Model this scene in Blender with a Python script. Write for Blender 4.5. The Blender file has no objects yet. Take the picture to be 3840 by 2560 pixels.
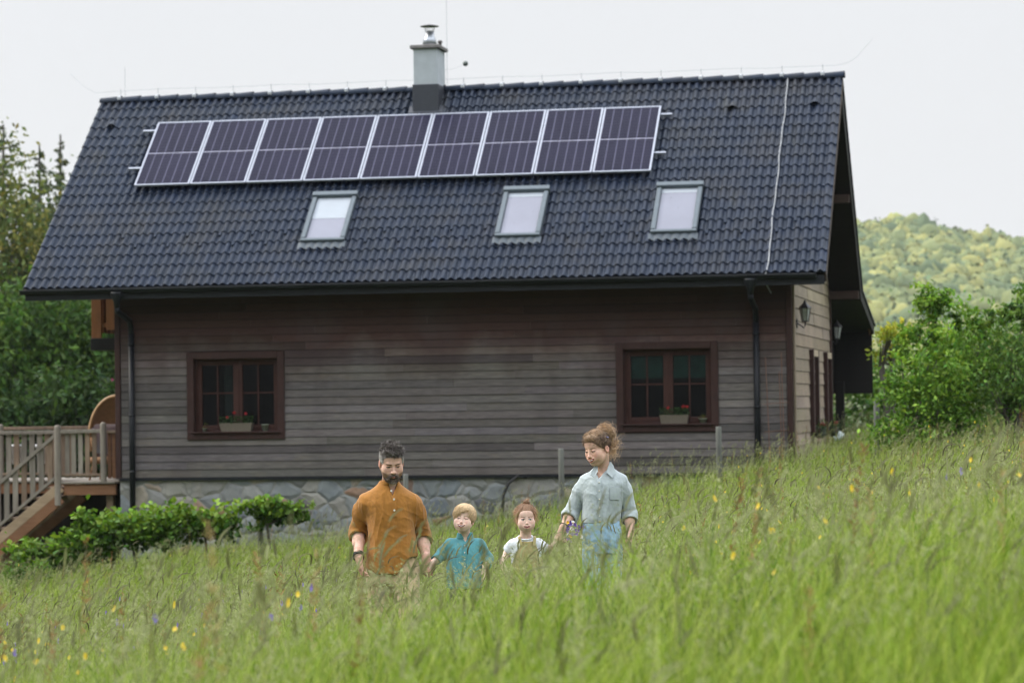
import bpy, math, random
import numpy as np
R = math.radians
rng = np.random.default_rng(7)
random.seed(7)
scene = bpy.context.scene
COL = scene.collection

# ------------------------------------------------------------------ helpers
def tag(o, label=None, cat=None, group=None, kind=None):
    if label: o['label'] = label
    if cat: o['category'] = cat
    if group: o['group'] = group
    if kind: o['kind'] = kind
    return o

def empty(name, loc=(0, 0, 0), rz=0.0):
    o = bpy.data.objects.new(name, None)
    o.empty_display_size = 0.2
    o.location = loc
    o.rotation_euler = (0, 0, rz)
    COL.objects.link(o)
    return o

def mesh_obj(name, V, F, mats, parent=None, col=None, smooth=False, midx=None, loc=None):
    """V (n,3); F ndarray (m,k) or list of such arrays."""
    V = np.asarray(V, np.float32)
    FL = F if isinstance(F, list) else [F]
    FL = [np.asarray(f, np.int32) for f in FL if len(f)]
    me = bpy.data.meshes.new(name)
    me.vertices.add(len(V))
    me.vertices.foreach_set('co', V.ravel())
    tot = np.concatenate([np.full(len(f), f.shape[1], np.int32) for f in FL])
    loops = np.concatenate([f.ravel() for f in FL])
    start = np.concatenate([[0], np.cumsum(tot)[:-1]]).astype(np.int32)
    me.loops.add(len(loops))
    me.loops.foreach_set('vertex_index', loops)
    me.polygons.add(len(tot))
    me.polygons.foreach_set('loop_start', start)
    me.polygons.foreach_set('loop_total', tot)
    if midx is not None:
        me.polygons.foreach_set('material_index', np.asarray(midx, np.int32))
    me.polygons.foreach_set('use_smooth', np.full(len(tot), bool(smooth)))
    me.update(calc_edges=True)
    if col is not None:
        c = np.ones((len(V), 4), np.float32)
        c[:, :3] = np.asarray(col, np.float32)
        a = me.color_attributes.new('Col', 'FLOAT_COLOR', 'POINT')
        a.data.foreach_set('color', c.ravel())
    for m in (mats if isinstance(mats, (list, tuple)) else [mats]):
        me.materials.append(m)
    o = bpy.data.objects.new(name, me)
    COL.objects.link(o)
    if parent is not None: o.parent = parent
    if loc is not None: o.location = loc
    return o

class MB:
    """collects shapes for ONE mesh"""
    def __init__(s): s.V, s.F, s.C, s.n = [], {}, [], 0
    def add(s, V, F, col=(1, 1, 1)):
        V = np.asarray(V, float).reshape(-1, 3)
        for f in F:
            s.F.setdefault(len(f), []).append([i + s.n for i in f])
        s.V.append(V); s.n += len(V)
        s.C.append(np.tile(np.asarray(col, float), (len(V), 1)))
    def box(s, lo, hi, col=(1, 1, 1), M=None, bevel=0.0):
        x0, y0, z0 = lo; x1, y1, z1 = hi
        if bevel <= 0:
            V = np.array([[x0,y0,z0],[x1,y0,z0],[x1,y1,z0],[x0,y1,z0],[x0,y0,z1],[x1,y0,z1],[x1,y1,z1],[x0,y1,z1]], float)
            F = [(0,3,2,1),(4,5,6,7),(0,1,5,4),(1,2,6,5),(2,3,7,6),(3,0,4,7)]
        else:
            b = min(bevel, (x1-x0)*.45, (y1-y0)*.45, (z1-z0)*.45)
            V = []; 
            for (zx, sx) in ((x0, 1), (x1, -1)):
                for (zy, sy) in ((y0, 1), (y1, -1)):
                    for (zz, sz) in ((z0, 1), (z1, -1)):
                        V += [[zx, zy+sy*b, zz+sz*b], [zx+sx*b, zy, zz+sz*b], [zx+sx*b, zy+sy*b, zz]]
            V = np.array(V)
            # convex hull by bmesh is overkill: list faces by axis
            def idx(i, j, k, a): return ((i*2+j)*2+k)*3+a
            F = []
            for i in (0, 1):
                f = [idx(i,0,0,0), idx(i,1,0,0), idx(i,1,1,0), idx(i,0,1,0)]; F.append(f if i else f[::-1])
            for j in (0, 1):
                f = [idx(0,j,0,1), idx(0,j,1,1), idx(1,j,1,1), idx(1,j,0,1)]; F.append(f if j else f[::-1])
            for k in (0, 1):
                f = [idx(0,0,k,2), idx(1,0,k,2), idx(1,1,k,2), idx(0,1,k,2)]; F.append(f if k else f[::-1])
            for j in (0, 1):
                for k in (0, 1):
                    F.append([idx(0,j,k,1), idx(1,j,k,1), idx(1,j,k,2), idx(0,j,k,2)])
            for i in (0, 1):
                for k in (0, 1):
                    F.append([idx(i,0,k,0), idx(i,1,k,0), idx(i,1,k,2), idx(i,0,k,2)])
            for i in (0, 1):
                for j in (0, 1):
                    F.append([idx(i,j,0,0), idx(i,j,1,0), idx(i,j,1,1), idx(i,j,0,1)])
            for i in (0, 1):
                for j in (0, 1):
                    for k in (0, 1): F.append([idx(i,j,k,0), idx(i,j,k,1), idx(i,j,k,2)])
        if M is not None: V = np.array([list(M(v)) for v in V])
        s.add(V, F, col)
    def beam(s, a, b, w, h, up=(0, 0, 1), col=(1, 1, 1), bevel=0.0):
        """box from a to b, w wide across, h along 'up' side"""
        a = np.array(a, float); b = np.array(b, float); d = b - a; L = np.linalg.norm(d); d /= L
        u = np.array(up, float); u = u - d*(u@d)
        if np.linalg.norm(u) < 1e-6: u = np.array([1., 0, 0]) - d*d[0]
        u /= np.linalg.norm(u); r = np.cross(d, u)
        s.box((0, -w/2, -h/2), (L, w/2, h/2), col, lambda v: a + d*v[0] + r*v[1] + u*v[2], bevel)
    def tube(s, pts, rad, n=8, col=(1, 1, 1), cap=True):
        pts = np.array(pts, float); m = len(pts)
        rad = np.broadcast_to(np.asarray(rad, float), (m,))
        T = np.gradient(pts, axis=0); T /= np.linalg.norm(T, axis=1)[:, None] + 1e-12
        u = np.array([0, 0, 1.]) if abs(T[0][2]) < .9 else np.array([1., 0, 0])
        V = []
        for i in range(m):
            u = u - T[i]*(u@T[i]); u /= np.linalg.norm(u); w = np.cross(T[i], u)
            for k in range(n):
                a = 2*math.pi*k/n
                V.append(pts[i] + rad[i]*(math.cos(a)*u + math.sin(a)*w))
        F = [(i*n+k, i*n+(k+1) % n, (i+1)*n+(k+1) % n, (i+1)*n+k) for i in range(m-1) for k in range(n)]
        if cap: F += [tuple(range(n))[::-1], tuple(range((m-1)*n, m*n))]
        s.add(V, F, col)
    def lathe(s, prof, c=(0, 0, 0), n=20, col=(1, 1, 1), sx=1, sy=1):
        V = []; m = len(prof)
        for r, z in prof:
            for k in range(n):
                a = 2*math.pi*k/n; V.append((c[0]+sx*r*math.cos(a), c[1]+sy*r*math.sin(a), c[2]+z))
        F = [(i*n+k, i*n+(k+1) % n, (i+1)*n+(k+1) % n, (i+1)*n+k) for i in range(m-1) for k in range(n)]
        F += [tuple(range(n))[::-1], tuple(range((m-1)*n, m*n))]
        s.add(V, F, col)
    def poly(s, pts, thick, col=(1, 1, 1)):
        """planar polygon given thickness vector"""
        p = np.array(pts, float); t = np.array(thick, float); n = len(p)
        V = np.vstack([p, p+t])
        F = [tuple(range(n))[::-1], tuple(range(n, 2*n))] + [(i, (i+1) % n, n+(i+1) % n, n+i) for i in range(n)]
        s.add(V, F, col)
    def build(s, name, mat, parent=None, smooth=False, loc=None):
        V = np.vstack(s.V); 
        if loc is not None: V = V - np.array(loc)
        return mesh_obj(name, V, [np.array(f) for f in s.F.values()], mat, parent, np.vstack(s.C), smooth, loc=loc)

# value noise on a periodic lattice
_L = np.random.default_rng(3).random((32, 32, 32)).astype(np.float32)
def noise(P, f=1.0, seed=0):
    P = np.asarray(P, np.float32)*f + np.float32(seed*7.31)
    i = np.floor(P).astype(np.int32); t = P - i; t = t*t*(3-2*t)
    i0 = i & 31; i1 = (i+1) & 31
    x0, y0, z0 = i0[..., 0], i0[..., 1], i0[..., 2]; x1, y1, z1 = i1[..., 0], i1[..., 1], i1[..., 2]
    tx, ty, tz = t[..., 0], t[..., 1], t[..., 2]
    a = _L[x0,y0,z0]*(1-tx)+_L[x1,y0,z0]*tx; b = _L[x0,y1,z0]*(1-tx)+_L[x1,y1,z0]*tx
    c = _L[x0,y0,z1]*(1-tx)+_L[x1,y0,z1]*tx; d = _L[x0,y1,z1]*(1-tx)+_L[x1,y1,z1]*tx
    return ((a*(1-ty)+b*ty)*(1-tz)+(c*(1-ty)+d*ty)*tz)*2-1

def ribbons(P, W, side, col):
    """P (n,m,3) centre lines, W (n,m) half widths, side (n,3) or (n,m,3); returns V,F,C"""
    n, m, _ = P.shape
    if side.ndim == 2: side = side[:, None, :]
    A = P - side*W[..., None]; B = P + side*W[..., None]
    V = np.stack([A, B], 2).reshape(-1, 3)
    base = (np.arange(n)*m*2)[:, None] + (np.arange(m-1)*2)[None]
    F = np.stack([base, base+1, base+3, base+2], -1).reshape(-1, 4)
    C = np.repeat(np.asarray(col), m*2, axis=0)
    return V, F, C

def joinVFC(parts):
    off = 0; Vs, Fs, Cs = [], [], []
    for V, F, C in parts:
        Vs.append(V); Fs.append(F+off); Cs.append(C); off += len(V)
    return np.vstack(Vs), np.vstack(Fs), np.vstack(Cs)

def unit(v): return v/(np.linalg.norm(v, axis=-1, keepdims=True)+1e-9)

# ------------------------------------------------------------------ materials
class NT:
    def __init__(s, name):
        s.m = bpy.data.materials.new(name); s.m.use_nodes = True
        s.t = s.m.node_tree; s.t.nodes.clear()
        s.out = s.n('ShaderNodeOutputMaterial')
    def n(s, typ, **kw):
        nd = s.t.nodes.new(typ)
        for k, v in kw.items():
            if k.startswith('_'): setattr(nd, k[1:], v)
            else:
                nd.inputs[k.replace('_', ' ')].default_value = v
        return nd
    def l(s, a, b): s.t.links.new(a, b)
    def coord(s, scale=(1, 1, 1), rot=(0, 0, 0)):
        tc = s.n('ShaderNodeTexCoord'); mp = s.n('ShaderNodeMapping')
        mp.inputs['Scale'].default_value = scale; mp.inputs['Rotation'].default_value = rot
        s.l(tc.outputs['Object'], mp.inputs['Vector']); return mp.outputs['Vector']
    def noise(s, vec, scale, detail=3, rough=.55):
        nd = s.n('ShaderNodeTexNoise'); nd.inputs['Scale'].default_value = scale
        nd.inputs['Detail'].default_value = detail; nd.inputs['Roughness'].default_value = rough
        if vec is not None: s.l(vec, nd.inputs['Vector'])
        return nd.outputs['Fac']
    def ramp(s, fac, stops):
        r = s.n('ShaderNodeValToRGB'); e = r.color_ramp.elements
        while len(e) < len(stops): e.new(.5)
        for k, (p, c) in enumerate(stops):
            e[k].position = p; e[k].color = (c if len(c) == 4 else (*c, 1))
        s.l(fac, r.inputs['Fac']); return r.outputs['Color']
    def mix(s, fac, a, b, mode='MIX'):
        mx = s.n('ShaderNodeMix', _data_type='RGBA', _blend_type=mode)
        for val, sock in ((fac, mx.inputs[0]), (a, mx.inputs[6]), (b, mx.inputs[7])):
            if isinstance(val, (int, float)): sock.default_value = val
            elif isinstance(val, tuple): sock.default_value = (*val[:3], 1)
            else: s.l(val, sock)
        return mx.outputs[2]
    def math(s, op, a, b=0.0, c=0.0):
        nd = s.n('ShaderNodeMath', _operation=op)
        for k, v in enumerate((a, b, c)):
            if isinstance(v, (int, float)): nd.inputs[k].default_value = v
            else: s.l(v, nd.inputs[k])
        return nd.outputs[0]
    def attr(s, name='Col'):
        return s.n('ShaderNodeAttribute', _attribute_name=name).outputs['Color']
    def bump(s, h, strength=.3, dist=.01):
        b = s.n('ShaderNodeBump'); b.inputs['Strength'].default_value = strength; b.inputs['Distance'].default_value = dist
        s.l(h, b.inputs['Height']); return b.outputs['Normal']
    def principled(s, base, rough=.6, spec=.4, metal=0, normal=None, **kw):
        p = s.n('ShaderNodeBsdfPrincipled')
        if isinstance(base, tuple): p.inputs['Base Color'].default_value = (*base[:3], 1)
        else: s.l(base, p.inputs['Base Color'])
        if isinstance(rough, (int, float)): p.inputs['Roughness'].default_value = rough
        else: s.l(rough, p.inputs['Roughness'])
        p.inputs['Specular IOR Level'].default_value = spec; p.inputs['Metallic'].default_value = metal
        if normal is not None: s.l(normal, p.inputs['Normal'])
        for k, v in kw.items(): p.inputs[k.replace('_', ' ')].default_value = v
        return p.outputs[0]
    def done(s, sh): s.l(sh, s.out.inputs['Surface']); return s.m

def M_plain(name, base, rough=.6, spec=.4, metal=0, nscale=8, namt=.35, bump=.15, stretch=(1, 1, 1), usecol=False):
    t = NT(name); v = t.coord(stretch)
    f = t.noise(v, nscale, 4)
    dark = tuple(c*(1-namt) for c in base); light = tuple(min(1, c*(1+namt)) for c in base)
    c = t.ramp(f, [(.25, dark), (.75, light)])
    if usecol: c = t.mix(1.0, c, t.attr(), 'MULTIPLY')
    f2 = t.noise(v, nscale*4, 4)
    return t.done(t.principled(c, rough, spec, metal, t.bump(f2, bump, .01)))

def M_leaf(name, trans=.35, rough=.5, spec=.3, tint=(1, 1, 1)):
    t = NT(name); c = t.attr()
    if tint != (1, 1, 1): c = t.mix(1.0, c, tint, 'MULTIPLY')
    p = t.principled(c, rough, spec)
    tr = t.n('ShaderNodeBsdfTranslucent'); t.l(t.mix(1.0, c, (1.0, 1.05, .6), 'MULTIPLY'), tr.inputs['Color'])
    m = t.n('ShaderNodeMixShader'); m.inputs[0].default_value = trans
    t.l(p, m.inputs[1]); t.l(tr.outputs[0], m.inputs[2])
    return t.done(m.outputs[0])

# ------------------------------------------------------------------ terrain
def bumpy(x, y):
    P = np.stack([np.asarray(x, np.float32), np.asarray(y, np.float32), np.zeros_like(np.asarray(x, np.float32))], -1)
    return .05*noise(P, .45, 1) + .03*noise(P, 1.1, 2)
def ground_z(x, y):
    x = np.asarray(x, float); y = np.asarray(y, float)
    xs = 13*np.tanh(x/13)
    z = 0.07 + .152*xs + .735*np.exp(-(np.clip(y-6, 0, None)/9.5)**3.2)
    m = np.clip((y-22)/14, 0, 1); z = z - (.20+.20*np.exp(-((x+1.2)/3.0)**2))*m*m*(3-2*m)
    far = np.clip((y-62)/60, 0, 1); far = far*far*(3-2*far)
    z = z*(1-far) + far*(-5.0 - .006*np.clip(y-120, 0, 600))
    return z + bumpy(x, y)*(1-far)
# ------------------------------------------------------------------ signed-distance sculpting
def axis_grid(lo, hi, coarse, fine=None, flo=None, fhi=None):
    if fine is None: return np.arange(lo, hi+coarse, coarse, dtype=np.float32)
    a = np.arange(lo, flo, coarse); b = np.arange(flo, fhi, fine); c = np.arange(fhi, hi+coarse, coarse)
    return np.concatenate([a, b, c]).astype(np.float32)

class Sdf:
    def __init__(s, xs, ys, zs):
        s.x, s.y, s.z = xs, ys, zs
        s.F = np.full((len(xs), len(ys), len(zs)), .5, np.float32)
    def sub(s, lo, hi):
        sl = []
        for a, l, h in zip((s.x, s.y, s.z), lo, hi):
            i0 = max(0, np.searchsorted(a, l)-1); i1 = min(len(a), np.searchsorted(a, h)+1)
            sl.append(slice(i0, max(i0, i1)))
        return tuple(sl), s.x[sl[0]][:, None, None], s.y[sl[1]][None, :, None], s.z[sl[2]][None, None, :]
    def comb(s, sl, d, op, k):
        F = s.F[sl]
        if op == 'cut': F = -F; 
        if k > 0:
            h = np.maximum(k-np.abs(F-d), 0)/k; r = np.minimum(F, d)-h*h*k*.25
        else: r = np.minimum(F, d)
        s.F[sl] = -r if op == 'cut' else r
    def cone(s, a, b, ra, rb, k=.01, op='add', flat=False, sq=None):
        a = np.array(a, float); b = np.array(b, float); m = max(ra, rb)+k+.012
        sl, X, Y, Z = s.sub(np.minimum(a, b)-m, np.maximum(a, b)+m)
        ab = b-a; L2 = ab@ab+1e-12
        px, py, pz = X-a[0], Y-a[1], Z-a[2]
        u = (px*ab[0]+py*ab[1]+pz*ab[2])/L2; t = np.clip(u, 0, 1)
        d = np.sqrt((px-t*ab[0])**2+(py-t*ab[1])**2+(pz-t*ab[2])**2)-(ra+t*(rb-ra))
        if flat:
            L = math.sqrt(L2); d = np.maximum(d, np.maximum(-u*L, (u-1)*L) if flat == 2 else (u-1)*L)
        s.comb(sl, d.astype(np.float32), op, k)
    def ell(s, c, r, k=.01, op='add', Rm=None):
        c = np.array(c, float); r = np.array(r, float); m = r.max()+k+.012
        sl, X, Y, Z = s.sub(c-m, c+m)
        px, py, pz = X-c[0], Y-c[1], Z-c[2]
        if Rm is not None:
            px, py, pz = (Rm[0,0]*px+Rm[1,0]*py+Rm[2,0]*pz, Rm[0,1]*px+Rm[1,1]*py+Rm[2,1]*pz, Rm[0,2]*px+Rm[1,2]*py+Rm[2,2]*pz)
        k0 = np.sqrt((px/r[0])**2+(py/r[1])**2+(pz/r[2])**2)
        k1 = np.sqrt((px/r[0]**2)**2+(py/r[1]**2)**2+(pz/r[2]**2)**2)+1e-9
        d = k0*(k0-1)/k1
        s.comb(sl, d.astype(np.float32), op, k)
    def loft(s, lev, k=.01, op='add', power=2.3):
        lev = np.array(sorted(lev), float); z0, z1 = lev[0, 0], lev[-1, 0]
        m = lev[:, 3:5].max()+k+.012
        lo = [(lev[:, 1]).min()-m, (lev[:, 2]).min()-m, z0-.02]; hi = [lev[:, 1].max()+m, lev[:, 2].max()+m, z1+.02]
        sl, X, Y, Z = s.sub(lo, hi)
        zz = Z.ravel(); zq = np.clip(zz, z0, z1)
        def ip(j):
            v = np.interp(zq, lev[:, 0], lev[:, j])
            # light smoothing of the profile
            for _ in range(3):
                if len(v) > 4: v[1:-1] = (v[:-2]+2*v[1:-1]+v[2:])/4
            return v[None, None, :]
        cx, cy, rx, ry = ip(1), ip(2), ip(3), ip(4)
        q = ((np.abs(X-cx)/rx)**power+(np.abs(Y-cy)/ry)**power)**(1/power)
        d = (q-1)*np.minimum(rx, ry)
        d = np.maximum(d, np.maximum(Z-z1, z0-Z))
        s.comb(sl, d.astype(np.float32), op, k)
    def fun(s, f, lo, hi, op='cut', k=.004):
        sl, X, Y, Z = s.sub(lo, hi)
        d = np.broadcast_to(f(X, Y, Z), s.F[sl].shape).astype(np.float32)
        s.comb(sl, d, op, k)
    def mesh(s):
        F = s.F; F[0] = F[-1] = .5; F[:, 0] = F[:, -1] = .5; F[:, :, 0] = F[:, :, -1] = .5
        S = F < 0
        c = np.zeros(tuple(n-1 for n in F.shape), np.int8)
        sls = [(slice(0, -1), slice(1, None))]*3
        corners = [(i, j, k) for i in (0, 1) for j in (0, 1) for k in (0, 1)]
        for i, j, k in corners: c += S[sls[0][i], sls[1][j], sls[2][k]]
        I, J, K = np.nonzero((c > 0) & (c < 8))
        vid = np.full(c.shape, -1, np.int32); vid[I, J, K] = np.arange(len(I))
        val = np.stack([F[I+i, J+j, K+k] for i, j, k in corners], 1)
        cor = np.array(corners, np.float32)
        acc = np.zeros((len(I), 3), np.float32); cnt = np.zeros(len(I), np.float32)
        for a in range(8):
            for b in range(a+1, 8):
                if np.abs(cor[a]-cor[b]).sum() == 1:
                    m = (val[:, a] < 0) != (val[:, b] < 0)
                    t = val[m, a]/(val[m, a]-val[m, b])
                    acc[m] += cor[a]+t[:, None]*(cor[b]-cor[a]); cnt[m] += 1
        acc /= cnt[:, None]
        V = np.stack([s.x[I]+acc[:, 0]*(s.x[I+1]-s.x[I]), s.y[J]+acc[:, 1]*(s.y[J+1]-s.y[J]), s.z[K]+acc[:, 2]*(s.z[K+1]-s.z[K])], 1)
        Q = []
        for ax in range(3):
            A = [slice(None)]*3; B = [slice(None)]*3; A[ax] = slice(0, -1); B[ax] = slice(1, None)
            a, b = S[tuple(A)], S[tuple(B)]
            e = a != b
            o1, o2 = [(1, 2), (2, 0), (0, 1)][ax]
            idx = np.array(np.nonzero(e)).T
            ok = (idx[:, o1] > 0) & (idx[:, o2] > 0)
            idx = idx[ok]
            def cell(d1, d2):
                q = idx.copy(); q[:, o1] -= d1; q[:, o2] -= d2
                return vid[q[:, 0], q[:, 1], q[:, 2]]
            q = np.stack([cell(1, 1), cell(0, 1), cell(0, 0), cell(1, 0)], 1)
            flip = ~a[idx[:, 0], idx[:, 1], idx[:, 2]]
            q[flip] = q[flip][:, ::-1]
            Q.append(q)
        Q = np.vstack(Q)
        return V.astype(np.float32), Q[(Q >= 0).all(1)]

def vnormals(V, F):
    n = np.cross(V[F[:, 2]]-V[F[:, 0]], V[F[:, 3]]-V[F[:, 1]])
    N = np.zeros_like(V)
    for j in range(F.shape[1]): 
        for a in range(3): N[:, a] += np.bincount(F[:, j], n[:, a], len(V))
    return unit(N)
def smooth_mesh(V, F, it=2, lam=.5):
    E = np.vstack([F[:, [0, 1]], F[:, [1, 2]], F[:, [2, 3]], F[:, [3, 0]]]); E = np.vstack([E, E[:, ::-1]])
    cnt = np.bincount(E[:, 0], minlength=len(V)).astype(np.float32)[:, None]
    for i in range(it):
        A = np.stack([np.bincount(E[:, 0], V[E[:, 1], a], len(V)) for a in range(3)], 1)/np.maximum(cnt, 1)
        V = V+lam*(A-V)
    return V.astype(np.float32)

def rot(yaw=0, pitch=0, roll=0):
    y, p, r = R(yaw), R(pitch), R(roll)
    Z = np.array([[math.cos(y), -math.sin(y), 0], [math.sin(y), math.cos(y), 0], [0, 0, 1]])
    X = np.array([[1, 0, 0], [0, math.cos(p), -math.sin(p)], [0, math.sin(p), math.cos(p)]])
    Y = np.array([[math.cos(r), 0, math.sin(r)], [0, 1, 0], [-math.sin(r), 0, math.cos(r)]])
    return Z @ X @ Y

class Head:
    """a head: centre H, rotation Rm, scale s; face looks along local -Y"""
    def __init__(h, H, Rm, s, child=False, fem=False, smile=0.0, lid=True):
        h.H, h.R, h.s, h.child, h.fem, h.smile, h.lid = np.array(H, float), Rm, s, child, fem, smile, lid
    def w(h, q): return h.H+h.R@(np.array(q, float)*h.s)
    def q(h, V): return ((V-h.H)@h.R)/h.s
    def sculpt(h, g, neck_to, neck_r):
        s = h.s
        E = lambda c, r, k=.012, op='add': g.ell(h.w(c), np.array(r)*s, k*s, op, h.R)
        Cn = lambda a, b, ra, rb, k=.012, op='add': g.cone(h.w(a), h.w(b), ra*s, rb*s, k*s, op)
        ch = h.child; fm = h.fem
        E((0, .014, .043), (.084, .098, .083) if ch else (.076, .096, .082), 0)
        jw = .056 if ch else (.056 if fm else .061)
        E((0, -.028, -.018), (jw+.004, .066, .084 if not ch else .078), .03)
        cz = -.083 if ch else -.090
        E((0, -.060, cz), (.022 if fm or ch else .028, .024, .020), .02)
        for sx in (-1, 1):
            Cn((sx*jw, .006, -.042), (sx*.022, -.056, cz-.002), .018, .017, .02)
            E((sx*.040, -.058, -.024 if not ch else -.030), (.027, .025, .030) if not ch else (.033, .029, .034), .03)
        E((0, -.048, .055), (.058, .042, .045), .03)            # forehead
        for sx in (-1, 1): E((sx*.036, -.040, -.054), (.026, .036, .030), .03)   # full lower cheeks
        if not ch and not fm: Cn((-.030, -.084, .025), (.030, -.084, .025), .012, .012, .016)
        for sx in (-1, 1):
            E((sx*.032, -.107, .006), (.019, .0150, .0110), .018, 'cut')
            E((sx*.031, -.0795, .005), (.0145, .0135, .0125), .004)
            if h.lid: E((sx*.031, -.086, .0130), (.017, .008, .006), .010)   # upper lid
        ns = .78 if ch else (.82 if fm else .90)
        tip = (-.114 if h.fem else -.119) if not ch else -.104
        Cn((0, -.090, .014), (0, tip+.008, -.024), .0075*ns, .0105*ns, .012)
        E((0, tip+.003, -.028), (.0115*ns, .011, .0095), .008)
        for sx in (-1, 1): E((sx*.0125*ns, tip+.015, -.030), (.0085*ns, .010, .0075), .006)
        w = .021+.009*h.smile; up = .0115*h.smile
        E((0, -.086, -.058), (.032, .016, .022), .02)             # muzzle
        for sx in (-1, 1):
            Cn((0, -.1035, -.053), (sx*w, -.092, -.0555+up), .0058, .0035, .006)
            Cn((0, -.102, -.0665-.003*h.smile), (sx*w*.9, -.091, -.0575+up), .0068, .0035, .006)
        Cn((-w*.9, -.103, -.0585+up*.8), (w*.9, -.103, -.0585+up*.8), .0022+.0016*h.smile, .0022+.0016*h.smile, .003, 'cut')
        for sx in (-1, 1):
            E((sx*.078, .014, -.008), (.009, .020, .031), .006)
            E((sx*.087, .010, -.004), (.006, .011, .018), .004, 'cut')
        Cn((0, .030, -.03), (0, .030, -.06), .050, .048, .02)
        g.cone(h.w((0, .024, -.055)), neck_to, .050*s if not (fm or ch) else .044*s, neck_r, .02)
    def paint(h, V, C, hairc, lip=(.42, .16, .14), open_=1.0, teeth=False, mouth_open=0.0, blush=.25, beard=None, gaze=(0, 0)):
        q = h.q(V); x, y, z = q[:, 0], q[:, 1], q[:, 2]
        near = (np.abs(x) < .1) & (z > -.13) & (z < .15) & (y < .08) & (y > -.14)
        front = near & (y < -.045)
        def blend(m, c, a=1.0):
            m = np.clip(m, 0, 1)[:, None]*a; C[:] = C*(1-m)+np.array(c)*m
        sst = lambda v, e0, e1: np.clip((v-e0)/(e1-e0), 0, 1)
        up = .0115*h.smile
        bl = np.exp(-(((np.abs(x)-.042)/.018)**2+((z+.026)/.016)**2))*front
        blend(bl, (.56, .23, .18), blush)
        blend(np.exp(-((x/.012)**2+((z+.03)/.01)**2))*front, (.56, .24, .19), blush)
        ax = np.abs(x)
        ear = near & (ax > .079) & (y > -.012) & (y < .04) & (z > -.045) & (z < .03)
        blend(ear*1.0, (.55, .22, .17), .45)
        # lids toned a touch darker and redder
        lid = np.exp(-(((ax-.031)/.019)**2+((z-.012)/.009)**2))*front
        blend(lid, C.mean(0)*np.array([.88, .74, .70]), .5)
        ex, ez = (ax-.031), z-.0045
        rz = .0058*open_
        if open_ > .25:
            eye = front & ((ex/.0145)**2+(ez/rz)**2 < 1)
            C[eye] = (.62, .58, .56)
            ix = x-np.sign(x)*.031-gaze[0]; iz = ez-gaze[1]
            iris = eye & (ix**2+iz**2 < .0060**2); C[iris] = (.055, .045, .040)
            pup = eye & (ix**2+iz**2 < .0030**2); C[pup] = (.01, .01, .01)
        lash = front & (ex**2 < .0165**2) & (np.abs(ez-rz*np.sqrt(np.clip(1-(ex/.0165)**2, 0, 1))*(1 if open_ > .25 else -1.0)) < (.0030 if open_ <= .25 else .0024))
        C[lash] = (.035, .02, .016)
        by = (.0215 if not h.fem else .0235) if not h.child else .0225
        br = front & (ax > .013) & (ax < .050) & (np.abs(z-(by+.004*np.sin((ax-.013)/.037*2.6)-.06*np.clip(ax-.042, 0, 1))) < (.0046 if not (h.fem or h.child) else .0026))
        C[br] = C[br]*.3+np.array(hairc)*.7
        # lips
        w = .0235+.010*h.smile
        mz = -.0585+up*(ax/w)**2
        inx = np.clip(1-(ax/w)**2, 0, 1)
        upper = front & (ax < w) & (z > mz) & (z < mz+.0085*inx**.6+.0006)
        lower = front & (ax < w*.93) & (z <= mz) & (z > mz-(.0105+.006*mouth_open)*inx**.6)
        C[upper | lower] = C[upper | lower]*.1+np.array(lip)*.9
        mo = mouth_open*.0085
        gap = front & (ax < w*.92) & (np.abs(z-mz+mo*.35) < .0012+mo*.85*inx**.8)
        C[gap] = (.10, .025, .025)
        if teeth:
            tt = front & (ax < w*.74) & (z < mz+mo*.50*inx) & (z > mz-mo*.62*inx)
            C[tt] = (.62, .58, .53)
        nos = front & ((ax-.0075)**2/.004**2+(z+.0365)**2/.0026**2 < 1); C[nos] = C[nos]*.35  # nostril shade painted into the skin colour
        if beard is not None:
            b = near & (y < .02)
            zz = -.030-.25*np.clip(.075-ax, 0, .075)
            m = sst(-(z-zz), 0, .012)*b*(1-(upper | lower | gap))
            blend(m, beard, .8)
            mu = front & (z < -.040) & (z > -.054) & (ax < .034)
            blend(mu*1.0, beard, .55)
        return C

def hand(g, W, d, n, s=1.0, curl=.6, thumb=1, spread=1.0):
    """W wrist, d towards the fingers, n out of the palm; thumb=+1/-1 which side of cross(d,n)"""
    W = np.array(W, float); d = unit(np.array(d, float)); n = np.array(n, float); n = unit(n-d*(n@d)); a = np.cross(d, n)*thumb
    P = lambda u, v, w: W+s*(d*u+a*v+n*w)
    g.cone(P(-.02, 0, 0), P(.02, 0, 0), .026*s, .026*s, .01)
    for v in (-.027, -.009, .009, .027):
        g.cone(P(.01, v*.6, 0), P(.085-.10*abs(v-.006), v, 0), .016*s, .0125*s, .012)
    for v, L, r in ((.030, .072, .0088), (.0105, .082, .0092), (-.0095, .075, .0088), (-.028, .058, .0078)):
        p = P(.088-.10*abs(v-.006), v, 0); cv = curl*(1+.15*rng.standard_normal()); ang = .25*cv
        vv = v*.25*spread
        for k, f in enumerate((.45, .32, .25)):
            ang2 = ang+cv*(.9 if k else .35)
            q = p+s*L*f*(d*math.cos(ang2)+n*math.sin(ang2))+s*a*vv*.2
            g.cone(p, q, (r-.0006*k)*s, (r-.0006*(k+1))*s, .003); p = q; ang = ang2
    p = P(.018, .026, .006); q = P(.052, .048, .018); t = P(.082, .050, .030)
    g.cone(p, q, .0125*s, .0105*s, .008); g.cone(q, t, .0105*s, .0085*s, .004)

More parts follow.
